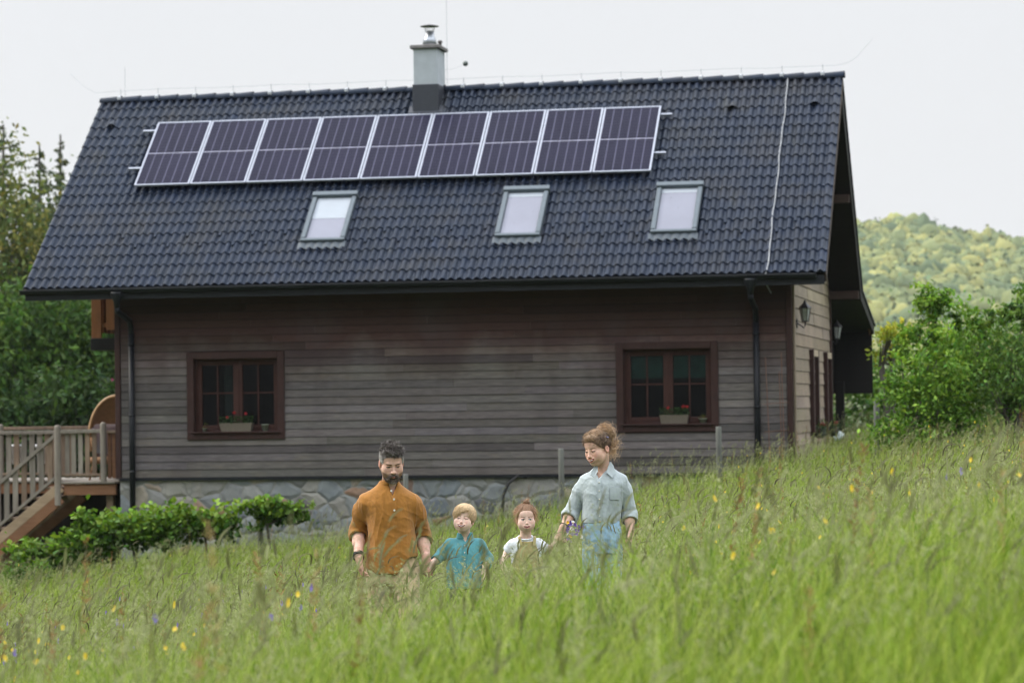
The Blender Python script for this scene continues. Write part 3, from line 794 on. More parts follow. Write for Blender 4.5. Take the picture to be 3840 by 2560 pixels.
    keep = lambda x, yy, z: z-(.010-.75*yy-.03*np.clip(np.abs(x)-.05, 0, .03)/.03)
    V, F = hair_cap(H, org, p, 'hair', .007, keep, None, .0032); N = vnormals(V, F); q = H.q(V)
    hc = lambda n: np.array([.22, .125, .070])*(.55+.95*n[:, None])
    K = np.array([.015, .02, .155]); idx = rg.choice(len(V), 4200); dl = unit(K-q[idx])@H.R.T; d = dl-N[idx]*(dl*N[idx]).sum(1, keepdims=True)*.8
    parts = [(V.astype(float), F, hc(.25+.45*rg.random(len(V)))), strands(V[idx], unit(d)+.05*N[idx], .028, 5, -.02, .12, .0008, hc(rg.random(len(idx))), 14, 25, .08, cling=(H, 1.03))]
    # flyaways
    idx = rg.choice(len(V), 800); parts.append(strands(V[idx], N[idx]+np.array([0, 0, -.15]), .022, 6, .12, .6, .0004, hc(.6+.6*rg.random(len(idx)))*1.5, 15, 35, .5))
    side = np.flatnonzero(np.abs(q[:, 0]) > .06); idx = rg.choice(side, 260); parts.append(strands(V[idx], N[idx]*.7+np.array([0, 0, -.8]), .05, 8, .25, .4, .0005, hc(.5+.6*rg.random(len(idx)))*1.4, 16, 40, .3))
    # topknot
    kc = H.w((.012, .01, .135)); th = rg.random((500, 2))*2*math.pi; n = 500; t = np.linspace(0, 1, 10)
    a0 = rg.random(n)*6.28; r = .008+.014*rg.random(n); tilt = rg.standard_normal((n, 3))*.35+np.array([0, 0, 1]); tilt = unit(tilt); u = unit(np.cross(tilt, rg.standard_normal((n, 3)))); v = np.cross(tilt, u)
    an = a0[:, None]+t[None]*3.6; P = kc+(u[:, None]*np.cos(an)[..., None]+v[:, None]*np.sin(an)[..., None])*r[:, None, None]+tilt[:, None]*((t[None]-.5)*.012)[..., None]+np.array([0, 0, .004])
    parts.append(ribbons(P, np.full((n, 10), .0011), unit(rg.standard_normal((n, 3))), hc(rg.random(n))))
    idx2 = rg.standard_normal((60, 3)); parts.append(strands(np.tile(kc, (60, 1)), unit(idx2*np.array([.6, .6, .3])+np.array([.1, 0, 1])), .045, 6, .05, .5, .0008, hc(.6+.5*rg.random(60))*1.3, 17, 30, .2))
    Vh, Fh, Ch = joinVFC(parts); obj_from('hair', Vh, Fh, MHR, p, org, Ch)
    b = MB(); b.tube([kc-np.array(org)+np.array([.019*math.cos(a), .019*math.sin(a), -.010]) for a in np.linspace(0, 6.283, 16)], .0045, 6); b.build('hair_tie', M_plain('hair tie', (.20, .07, .06), .7), p, True)
    return p

def woman():
    org = (.575, YP, float(ground_z(.575, YP))); y = YP
    H = Head((.550, y-.02, 1.716), rot(-43, 15, -3), .895, fem=True, smile=1.0, lid=False)
    g = grid((.22, .84), (y-.30, y+.30), (.10, 1.90), .0062, .0021, ((.44, .66), (y-.14, y+.10), (1.59, 1.85)))
    H.sculpt(g, (.588, y+.05, 1.56), .047)
    g.loft([(1.09, .572, y+.03, .100, .080), (1.12, .573, y+.03, .105, .080), (1.25, .566, y+.03, .100, .075), (1.35, .575, y+.03, .108, .085), (1.45, .583, y+.03, .118, .09), (1.51, .587, y+.035, .105, .07), (1.555, .588, y+.045, .068, .052), (1.59, .588, y+.048, .048, .045)], .02)
    S1, E1, W1 = (.467, y+.03, 1.520), (.375, y+.07, 1.300), (.322, y-.03, 1.213)
    S2, E2, W2 = (.708, y+.03, 1.515), (.752, y+.09, 1.290), (.757, y+.0, 1.170)
    for S, E, W in ((S1, E1, W1), (S2, E2, W2)):
        g.cone(np.array(S)*.72+np.array(E)*.28, E, .036, .036, .02); m = np.array(E)*.6+np.array(W)*.4; g.cone(E, m, .036, .035, .01); g.cone(m, W, .035, .024, .01)
    hand(g, W1, (-.35, -.15, -1), (.35, -.9, 0), .88, 1.15, -1); hand(g, W2, (-.03, -.2, -1), (-.9, .1, 0), .85, .45, -1)
    for a, k, f in (((.508, y+.03, 1.07), (.515, y-.12, .66), (.515, y-.04, .22)), ((.635, y+.03, 1.07), (.615, y+.04, .65), (.61, y+.22, .23))):
        g.cone(a, k, .058, .043, .02); g.cone(k, f, .043, .034, .02); g.cone(f, np.array(f)+(0, -.15, -.03), .034, .028, .02)
    V, F = shape(g); C = np.tile(np.array(SKIN_F), (len(V), 1)); H.paint(V, C, (.10, .06, .04), lip=(.45, .13, .12), open_=.5, gaze=(-.002, -.0022), teeth=True, mouth_open=.65, blush=.45)
    p = make_person(org, 'smiling woman in pale blue shirt and light jeans, curly hair pinned up', 'family walking in the meadow', V, F, C)
    # --- blouse
    g = grid((.24, .86), (y-.20, y+.26), (1.18, 1.68), .0050)
    g.loft([(1.232, .565, y+.03, .118, .092), (1.26, .566, y+.03, .126, .10), (1.33, .573, y+.03, .128, .104), (1.42, .580, y+.03, .133, .110), (1.49, .585, y+.033, .140, .104), (1.535, .587, y+.04, .128, .085), (1.565, .588, y+.045, .095, .068), (1.595, .588, y+.048, .060, .056), (1.61, .588, y+.048, .052, .052)], 0)
    for S, E, W in ((S1, E1, W1), (S2, E2, W2)):
        S, E, W = map(np.array, (S, E, W)); c = E+(W-E)*.20
        g.cone(S*.92+E*.08+(np.sign(.587-S[0])*.010, 0, -.004), S*.6+E*.4, .047, .054, .04); g.cone(S*.7+E*.3, E, .051, .052, .004); g.cone(E, c, .052, .050, .006); g.cone(E+(W-E)*.0, E+(W-E)*.42, .057, .056, .005, 'add', 2); g.cone(E+(W-E)*.33, W, .047, .038, .002, 'cut')
    g.cone((.585, y+.04, 1.58), (.572, y+.03, 1.66), .048, .056, .004, 'cut')
    g.fun(lambda X, Y, Z: np.maximum(np.abs(X-(.556+.30*(Z-1.53)))-.050*np.clip((Z-1.515)/.09, 0, 1), np.maximum(1.51-Z, Y-y-.02)), (.48, y-.2, 1.5), (.66, y+.04, 1.66), 'cut', .004)
    V, F = shape(g); V = cloth(V, F, .0065, 1.2, 41, np.clip((1.60-V[:, 2])/.08, .15, 1))
    mb_ = M_cloth('pale blue linen', (.345, .392, .405), .10); sh = obj_from('blouse', V, F, mb_, p, org)
    zs = np.linspace(1.245, 1.515, 18); P = np.array([(.556+.0*(z), front_y(V, .556, z, .01)-.0018, z) for z in zs])[None]
    Vr, Fr, Cr = ribbons(P, np.full((1, 18), .0135), np.array([[1., 0, 0]]), np.array([[1.06, 1.06, 1.06]])); obj_from('placket', Vr, Fr, mb_, sh, org, Cr)
    for bz in (1.50, 1.445, 1.39, 1.335, 1.28):
        b = MB(); disc(b, np.array((.555, front_y(V, .555, bz, .01)-.0035, bz))-np.array(org), .0045, (.9, .9, .95)); b.build('button', M_button, sh)
    pk = []
    for xx in np.linspace(.625, .690, 6): pk.append([(xx, front_y(V, xx, z, .01)-.0015, z) for z in np.linspace(1.385, 1.465, 7)])
    pk = np.array(pk); Vp = pk.reshape(-1, 3); Fp = np.array([[i*7+j, (i+1)*7+j, (i+1)*7+j+1, i*7+j+1] for i in range(5) for j in range(6)])
    obj_from('pocket', Vp, Fp, mb_, sh, org, np.full((len(Vp), 3), .96))
    # collar: two pointed flaps folded over a stand
    def flap(pts, name):
        b = MB(); pts = np.array(pts)-np.array(org); n = len(pts); b.poly(pts, (.001, -.004, .0015)); return b.build(name, mb_, sh)
    Y0 = y
    flap([(.548, Y0-.052, 1.568), (.520, Y0-.068, 1.532), (.498, Y0-.062, 1.550), (.518, Y0-.040, 1.590), (.535, Y0-.012, 1.617), (.548, Y0-.020, 1.612)], 'collar')
    flap([(.603, Y0-.050, 1.562), (.640, Y0-.066, 1.528), (.662, Y0-.050, 1.560), (.652, Y0-.020, 1.605), (.630, Y0+.00, 1.632), (.622, Y0-.012, 1.615)], 'collar')
    g = grid((.50, .68), (y-.06, y+.15), (1.56, 1.66), .0032)
    g.loft([(1.575, .588, y+.045, .064, .062), (1.628, .586, y+.045, .056, .058)], 0); g.loft([(1.55, .588, y+.045, .059, .057), (1.66, .586, y+.045, .051, .053)], .001, 'cut')
    g.fun(lambda X, Y, Z: Y-(y+.005)+0*X+0*Z, (.45, y-.2, 1.5), (.72, y+.02, 1.7), 'cut', .003)
    V, F = shape(g); obj_from('collar_stand', V, F, mb_, sh, org)
    # --- jeans
    g = grid((.38, .78), (y-.28, y+.32), (.18, 1.28), .0068)
    g.loft([(1.03, .572, y+.03, .126, .10), (1.11, .573, y+.03, .134, .108), (1.18, .570, y+.03, .127, .10), (1.252, .566, y+.03, .118, .09)], .0)
    for a, k, f in (((.503, y+.02, 1.05), (.505, y-.12, .66), (.515, y-.05, .25)), ((.643, y+.03, 1.05), (.622, y+.04, .65), (.61, y+.20, .25))):
        g.cone(a, k, .067, .052, .012); g.cone(k, f, .058, .046, .02)
    V, F = shape(g); N = vnormals(V, F)
    zz = V[:, 2]+.25*np.abs(V[:, 0]-.57)*np.where(V[:, 2] < 1.06, -1, 1)
    cre = (1-np.abs(noise(np.stack([V[:, 0]*3, V[:, 1]*3, zz*26], 1), 1, 7)))**4*np.exp(-((V[:, 2]-1.07)/.09)**2)
    V = (V-N*(.007*cre)[:, None]).astype(np.float32); V = cloth(V, F, .004, .5, 45)
    C = np.ones((len(V), 3))*(1+.28*np.clip(noise(V*np.array([1, 1, .5]), 9, 9), -.6, 1))[:, None]
    mj = M_cloth('light denim', (.265, .415, .565), .10, 900); je = obj_from('jeans', V, F, mj, p, org, C)
    fy = lambda x, z: front_y(V, x, z, .012)-org[1]-.002
    b = MB()
    for x0, x1 in ((.455, .505), (.60, .672)): 
        pts = [(xx-org[0], fy(xx, zz)-.001, zz-org[2]) for xx, zz in zip(np.linspace(x0, x1, 8), np.interp(np.linspace(0, 1, 8), [0, .5, 1], [1.168, 1.186, 1.212] if x0 < .5 else [1.212, 1.186, 1.168]))]
        b.tube(pts, .0016, 5)
    pts = [(xx-org[0], fy(xx, zz)-.001, zz-org[2]) for xx, zz in ((.560, 1.225), (.561, 1.18), (.559, 1.14), (.553, 1.115))]; b.tube(pts, .0015, 5)
    b.build('seam', M_plain('denim seam', (.12, .22, .36), .8), je)
    b = MB(); pts = [(.566+.1215*math.cos(a)-org[0], y+.03+.0935*math.sin(a)-org[1], 1.243-org[2]+.0) for a in np.linspace(0, 6.283, 40)]
    Pm = np.array(pts)[None]; nn = unit(np.array([[0, 0, 1.]]))
    Vr, Fr, Cr = ribbons(Pm, np.full((1, 40), .017), nn, np.array([[.92, .95, .97]])); mesh_obj('waistband', Vr, Fr, mj, je, Cr, True)
    for xx in (.487, .612):
        b = MB(); yy = y+.03-.0935*math.sqrt(max(0, 1-((xx-.566)/.1215)**2))-org[1]; b.box((xx-org[0]-.005, yy-.005, 1.222-org[2]), (xx-org[0]+.005, yy-.001, 1.264-org[2]), bevel=.001); b.build('belt_loop', mj, je)
    b = MB(); disc(b, (.556-org[0], y+.03-.0935-org[1]-.003, 1.243-org[2]), .0075); b.build('button', M_plain('brass', (.45, .38, .28), .35, .5, .8), je)
    # --- bracelet
    d = unit(np.array(W1)-np.array(E1)); u = unit(np.cross(d, (0, 1, 0))); v = np.cross(d, u); b = MB()
    for off in (-.010, 0.0): b.tube([np.array(W1)-np.array(org)+d*off+(u*math.cos(a)+v*math.sin(a))*.029 for a in np.linspace(0, 2*math.pi, 20)], .0032, 6)
    b.build('bracelet', M_black, p, True)
    # --- hair
    rg = np.random.default_rng(15)
    keep = lambda x, yy, z: z-(.006-.66*yy-.02*np.clip(np.abs(x)-.05, 0, .03)/.03)
    def ex(g):
        g.ell(H.w((0, -.035, .098)), (.052, .045, .026), .02, 'add', H.R)
    V, F = hair_cap(H, org, p, 'hair', .008, keep, None, .0038, ex); N = vnormals(V, F); q = H.q(V)
    hc = lambda n, lt: (np.array([.10, .060, .038])*(1-lt[:, None])+np.array([.46, .30, .17])*lt[:, None])*(.55+.9*n[:, None])
    K = np.array([.0, .085, .115])
    lt = np.clip((q[:, 2]-.06)/.08, 0, 1)*.6+.05
    idx = rg.choice(len(V), 9000); dl = unit(K-q[idx])@H.R.T; d = dl-N[idx]*(dl*N[idx]).sum(1, keepdims=True)*.85
    parts = [(V.astype(float), F, hc(.1+.3*rg.random(len(V)), lt)), strands(V[idx], unit(d)+.03*N[idx], .050, 7, -.02, .18, .0011, hc(np.clip(.5+.9*noise(V[idx]*1.0, 55, 4)+.3*rg.standard_normal(len(idx)), 0, 1.3), lt[idx]), 24, 22, .10, cling=(H, 1.06))]
    bc = np.array([.604, y+.03, 1.818])
    def curls(c0, n, r0, r1, turns, Lz, w, cols, spread, seed, drop=0):
        rr = np.random.default_rng(seed); t = np.linspace(0, 1, 14); c = c0+rr.standard_normal((n, 3))*spread
        ax = unit(rr.standard_normal((n, 3))*.5+np.array([.15, 0, -1.0 if drop else .3])); u = unit(np.cross(ax, rr.standard_normal((n, 3)))); v = np.cross(ax, u); r = r0+(r1-r0)*rr.random(n); ph = rr.random(n)*6.28
        an = ph[:, None]+t[None]*turns*6.28*(.7+.6*rr.random(n))[:, None]
        P = c[:, None]+(u[:, None]*np.cos(an)[..., None]+v[:, None]*np.sin(an)[..., None])*r[:, None, None]+ax[:, None]*(t[None]*Lz*(.6+.8*rr.random(n))[:, None])[..., None]
        if drop: P[..., 0] += .012*np.sin(t*5)[None]
        return ribbons(P, np.full((n, 14), w)*np.linspace(1, .5, 14), unit(rr.standard_normal((n, 3))), cols(rr, n))
    cf = lambda rr, n: hc(rr.random(n), .35+.6*rr.random(n)); cb = lambda rr, n: hc(.5+.6*rr.random(n), .8+.25*rr.random(n))
    idx = rg.choice(np.flatnonzero(q[:, 2] > .035), 900); parts.append(curls(V[idx]+N[idx]*.003, 900, .004, .009, 1.1, .014, .0009, lambda rr, n: hc(rr.random(n)*.9, np.clip(lt[idx]+.25*rr.standard_normal(n), 0, 1)), .002, 7))
    parts.append(curls(bc, 2200, .014, .036, .9, .02, .0012, cf, .014, 1)); parts.append(curls(bc+np.array([0, 0, .012]), 220, .02, .036, .8, .03, .0006, cb, .016, 2))
    parts.append(curls(np.array([.632, y+.05, 1.79]), 190, .006, .014, 1.6, .11, .0009, cf, .012, 3, 1)); parts.append(curls(np.array([.640, y+.05, 1.76]), 80, .010, .018, 1.5, .11, .0008, cb, .015, 4, 1))
    parts.append(curls(np.array([.646, y+.05, 1.71]), 45, .008, .016, 1.3, .08, .0007, cb, .016, 5, 1))
    idx = rg.choice(np.flatnonzero(q[:, 2] > .02), 600); parts.append(strands(V[idx], N[idx]*.9, .018, 6, .1, .7, .0004, hc(.6+.5*rg.random(600), np.full(600, .9)), 26, 45, .5))
    fr = np.flatnonzero((q[:, 1] < -.03)); idx = rg.choice(fr, 90); parts.append(strands(V[idx], N[idx]*.5+np.array([-.1, 0, .3]), .012, 6, .2, .6, .0007, hc(.5+.5*rg.random(90), np.full(90, .5)), 27, 45, .4))
    Vh, Fh, Ch = joinVFC(parts); obj_from('hair', Vh, Fh, MHR, p, org, Ch)
    b = MB(); b.beam(np.array((.600, y-.062, 1.797))-np.array(org), np.array((.622, y-.050, 1.790))-np.array(org), .006, .007, bevel=.001); b.build('hair_clip', M_plain('blue clip', (.25, .26, .5), .3), p)
    return p

def bouquet():
    rg = np.random.default_rng(4); c0 = np.array([.318, YP-.085, 1.165])
    root = tag(empty('flower_bouquet', c0), "bunch of white daisies and purple bellflowers in the woman's hand", 'bouquet')
    heads = [('daisy', .372, 1.202), ('daisy', .380, 1.240), ('daisy', .352, 1.160), ('bell', .344, 1.198), ('bell', .404, 1.200), ('bell', .372, 1.163), ('bell', .412, 1.182), ('bell', .360, 1.230), ('bell', .435, 1.205), ('bell', .398, 1.165), ('butter', .347, 1.242), ('butter', .360, 1.152), ('bell', .350, 1.140), ('daisy', .430, 1.150), ('bell', .390, 1.222)]
    mst = M_plain('stem green', (.10, .17, .04), .6); mp = M_plain('purple petals', (.22, .10, .50), .6, nscale=60); mw = M_plain('white petals', (.75, .75, .74), .6); my = M_plain('yellow petals', (.72, .42, .02), .55)
    sb = MB()
    for kind, x, z in heads:
        e = np.array([x, YP-.10-.03*rg.random(), z])-c0; sb.tube([np.array([-.02, .02, -.07]), np.array([0, 0, -.01]), e*.6+np.array([0, 0, -.004]), e], .0014, 5)
    sb.build('stems', mst, root)
    for kind, x, z in heads:
        c = np.array([x, YP-.105-.03*rg.random(), z])-c0; n = unit(np.array([rg.uniform(-.4, .5), -1, rg.uniform(-.1, .5)])); u = unit(np.cross(n, (0, 0, 1))); v = np.cross(n, u); b = MB()
        if kind == 'daisy':
            for k in range(16):
                a = 6.283*k/16+.1*rg.random(); d = u*math.cos(a)+v*math.sin(a); s = np.cross(n, d)
                b.add([c+d*.004-s*.0016, c+d*.004+s*.0016, c+d*.014+s*.0026+n*.001, c+d*.0175-n*.001, c+d*.014-s*.0026+n*.001], [(0, 1, 2, 3, 4)])
            ob = b.build('daisy', mw, root); y2 = MB(); y2.lathe([(.0045, 0), (.004, .002), (.002, .0032)], (0, 0, 0), 10)
            V = np.vstack(y2.V); y2.V = [c+V[:, [0]]*u+V[:, [1]]*v+V[:, [2]]*n+n*.001]; y2.build('daisy_eye', my, ob)
        else:
            L, r, k = (.022, .010, 5) if kind == 'bell' else (.008, .009, 5)
            for j in range(k):
                a = 6.283*j/k; d = u*math.cos(a)+v*math.sin(a); s = np.cross(n, d)
                b.add([c-s*.002, c+s*.002, c+d*r*.7+s*.006+n*L*.6, c+d*r*1.5+n*L, c+d*r*.7-s*.006+n*L*.6], [(0, 1, 2, 3, 4)])
            if kind == 'bell':
                for j in range(3):
                    c2 = c+rg.standard_normal(3)*.007
                    for j2 in range(5):
                        a = 6.283*j2/5; d = u*math.cos(a)+v*math.sin(a); s = np.cross(n, d)
                        b.add([c2-s*.0015, c2+s*.0015, c2+d*.006+s*.004+n*.01, c2+d*.011+n*.014, c2+d*.006-s*.004+n*.01], [(0, 1, 2, 3, 4)])
            b.build('bellflower' if kind == 'bell' else 'buttercup_head', mp if kind == 'bell' else my, root)
    return root
# ------------------------------------------------------------------ the house (local frame: X along the facade, Y away, Z up; origin right front corner at siding foot)
HX, HY, HZ, HYAW = 4.7557, 49.5181, -1.1676+2.0, -0.191
WL = 12.017; EY, EZ, RY, RZ = -.7795, 3.3358, 3.5446, 7.0914; XL, XR = -13.4365, .6562
SLEN = math.hypot(RY-EY, RZ-EZ); TX = np.array([0, (RY-EY)/SLEN, (RZ-EZ)/SLEN]); NX = np.array([0, -TX[2], TX[1]])
def rp(X, t, off=0.0):
    """point on the front roof plane: t metres up the slope, off metres out of it"""
    return np.array([X, EY, EZ])+TX*t+NX*off
import mathutils
HM = mathutils.Matrix.Translation((HX, HY, HZ)) @ mathutils.Matrix.Rotation(HYAW, 4, 'Z')
def hw(p):
    return np.array(HM @ mathutils.Vector([float(v) for v in p]))
def roof_frame(X, t, off):
    """matrix with x along the eave, y up the slope, z out of the roof"""
    c = rp(X, t, off)
    return HM @ mathutils.Matrix(((1, 0, 0, c[0]), (0, TX[1], NX[1], c[1]), (0, TX[2], NX[2], c[2]), (0, 0, 0, 1)))

def M_siding():
    t = NT('weathered larch siding'); v = t.coord((.35, 1, 9)); tc = t.n('ShaderNodeTexCoord'); sp = t.n('ShaderNodeSeparateXYZ'); t.l(tc.outputs['Object'], sp.inputs[0])
    big = t.noise(t.coord((.8, 1, .45)), 1.1, 4, .6); fine = t.noise(t.coord((1.2, 1, 30)), 3, 5, .65); mid = t.noise(t.coord((1.5, 1, 7)), 1.6, 4, .6)
    grey = t.ramp(fine, [(.28, (.056, .049, .049)), (.5, (.098, .087, .084)), (.75, (.172, .153, .142))])
    tan = t.ramp(fine, [(.3, (.085, .070, .058)), (.7, (.150, .125, .103))])
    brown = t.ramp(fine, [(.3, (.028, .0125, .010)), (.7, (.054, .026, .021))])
    c = t.mix(t.ramp(mid, [(.55, (0, 0, 0)), (.72, (.7, .7, .7))]), grey, tan)
    # sheltered upper boards still brown, greyer downwards; ramp also deepens the eave shade; brown also lingers in blotches
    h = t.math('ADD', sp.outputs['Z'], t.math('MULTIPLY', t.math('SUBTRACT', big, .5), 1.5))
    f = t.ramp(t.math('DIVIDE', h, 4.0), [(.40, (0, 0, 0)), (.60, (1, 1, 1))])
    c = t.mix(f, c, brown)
    f2 = t.ramp(big, [(.50, (0, 0, 0)), (.70, (.45, .45, .45))]); c = t.mix(f2, c, (.052, .042, .044))
    c = t.mix(1.0, c, t.attr(), 'MULTIPLY')
    return t.done(t.principled(c, .75, .25, 0, t.bump(fine, .4, .006)))
def M_wood(name, a, b, stretch=(1, 1, 12), scale=2.5, rough=.7, spec=.25):
    t = NT(name); fine = t.noise(t.coord(stretch), scale, 5, .65); big = t.noise(t.coord(), 1.3, 3)
    c = t.ramp(fine, [(.3, a), (.7, b)]); c = t.mix(.35, c, t.ramp(big, [(.3, tuple(x*.6 for x in a)), (.7, b)])); c = t.mix(1.0, c, t.attr(), 'MULTIPLY')
    return t.done(t.principled(c, rough, spec, 0, t.bump(fine, .35, .005)))
def M_tiles():
    t = NT('dark concrete tiles'); v = t.coord()
    c = t.ramp(t.noise(v, 3.5, 5, .6), [(.3, (.003, .006, .014)), (.7, (.007, .012, .027))])
    dirt = t.ramp(t.noise(v, 1.2, 5, .7), [(.48, (0, 0, 0)), (.72, (.8, .8, .8))]); c = t.mix(dirt, c, (.020, .018, .017)); c = t.mix(t.ramp(t.noise(t.coord((2.2, .35, .35)), 1.6, 5, .7), [(.60, (0, 0, 0)), (.74, (.7, .7, .7))]), c, (.030, .030, .026))
    c = t.mix(1.0, c, t.attr(), 'MULTIPLY')
    r = t.ramp(t.noise(v, 9, 3), [(.3, (.36, .36, .36)), (.7, (.52, .52, .52))])
    return t.done(t.principled(c, r, .22, 0, t.bump(t.noise(v, 60, 3), .12, .004), Specular_Tint=(.62, .78, 1.0, 1)))
def M_stone():
    t = NT('rubble stone'); tc = t.n('ShaderNodeTexCoord'); mp = t.n('ShaderNodeMapping'); mp.inputs['Scale'].default_value = (1, 1, 1.25); t.l(tc.outputs['Object'], mp.inputs['Vector'])
    wv = t.n('ShaderNodeVectorMath', _operation='ADD'); nz = t.n('ShaderNodeTexNoise'); nz.inputs['Scale'].default_value = 2.5; t.l(mp.outputs[0], nz.inputs['Vector'])
    sc = t.n('ShaderNodeVectorMath', _operation='SCALE'); sc.inputs['Scale'].default_value = .22; t.l(nz.outputs['Color'], sc.inputs[0]); t.l(mp.outputs[0], wv.inputs[0]); t.l(sc.outputs[0], wv.inputs[1])
    vo = t.n('ShaderNodeTexVoronoi', _feature='F1'); vo.inputs['Scale'].default_value = 2.7; t.l(wv.outputs[0], vo.inputs['Vector'])
    ve = t.n('ShaderNodeTexVoronoi', _feature='DISTANCE_TO_EDGE'); ve.inputs['Scale'].default_value = 2.7; t.l(wv.outputs[0], ve.inputs['Vector'])
    sp = t.n('ShaderNodeSeparateColor'); t.l(vo.outputs['Color'], sp.inputs[0])
    c = t.ramp(sp.outputs[0], [(0, (.14, .165, .185)), (.3, (.21, .225, .23)), (.55, (.28, .265, .23)), (.72, (.11, .13, .155)), (.88, (.31, .275, .22)), (.93, (.25, .11, .045)), (1, (.055, .06, .075))])
    c = t.mix(.3, c, t.ramp(t.noise(mp.outputs[0], 7, 5, .65), [(.3, (.08, .09, .095)), (.7, (.26, .26, .245))]))
    joint = t.ramp(ve.outputs['Distance'], [(.01, (1, 1, 1)), (.05, (0, 0, 0))]); c = t.mix(joint, c, (.19, .19, .175))
    h = t.ramp(ve.outputs['Distance'], [(0, (0, 0, 0)), (.18, (1, 1, 1))])
    return t.done(t.principled(c, .8, .25, 0, t.bump(h, .7, .04)))
def M_metal(name, base, rough=.35, metal=.9): return M_plain(name, base, rough, .5, metal, 12, .12, .03)
def M_glass(name='window glass'):
    t = NT(name); fr = t.n('ShaderNodeFresnel'); fr.inputs[0].default_value = 1.22
    g = t.n('ShaderNodeBsdfGlossy'); g.inputs['Roughness'].default_value = .03; tr = t.n('ShaderNodeBsdfTransparent'); tr.inputs[0].default_value = (.86, .9, .9, 1)
    m = t.n('ShaderNodeMixShader'); t.l(fr.outputs[0], m.inputs[0]); t.l(tr.outputs[0], m.inputs[1]); t.l(g.outputs[0], m.inputs[2]); return t.done(m.outputs[0])

def tile_mesh(x0, x1, wave=.15, courses=19, side=1, seed=1):
    """real wavy interlocking tiles: one stepped sheet of courses"""
    rg = np.random.default_rng(seed); nw = int(round((x1-x0)/wave)); ns = 9
    us = np.concatenate([[k+j/ns for j in range(ns)] for k in range(nw)]+[[nw]]); X = x0+us*(x1-x0)/nw
    ph = us % 1.0; prof = np.where(ph < .68,   .040*np.sin(np.clip(ph/.68, 0, 1)*math.pi)**.8, -.008*np.sin((ph-.68)/.32*math.pi))
    ti = (np.arange(len(us))//ns)
    V, C = [], []; step = SLEN/courses; n = len(us)
    for r in range(courses):
        t0 = r*step-(.03 if r else .0); t1 = (r+1)*step+.015
        jit = .0015*rg.standard_normal((nw+2)//1)[ti]; lift = .026+.0015*rg.standard_normal(nw+2)[ti]
        tone = np.clip(1+.08*rg.standard_normal(nw+2)+.35*(rg.random(nw+2) < .02), .6, 1.6)[ti]
        rows = ((t0+jit, -.004+0*lift+prof*.55), (t0+jit, lift+prof-.004), (t0+.012+jit, lift+prof), (t0*.5+t1*.5+jit*0, lift*.55+prof), (t1+0*jit, .002+prof))
        for tt, hh in rows:
            if side > 0: P = np.stack([X, EY+TX[1]*tt+NX[1]*hh, EZ+TX[2]*tt+NX[2]*hh], 1)
            else: P = np.stack([X, 2*RY-(EY+TX[1]*tt+NX[1]*hh), EZ+TX[2]*tt+NX[2]*hh], 1)
            V.append(P); C.append(np.stack([tone, tone, tone*1.02], 1))
    V = np.vstack(V); C = np.vstack(C); F = []
    i = np.arange(n-1)
    for r in range(courses):
        for k in range(4):
            a = (r*5+k)*n+i; F.append(np.stack([a, a+1, a+1+n, a+n], 1) if side > 0 else np.stack([a+1, a, a+n, a+1+n], 1))
    return V, np.vstack(F), C

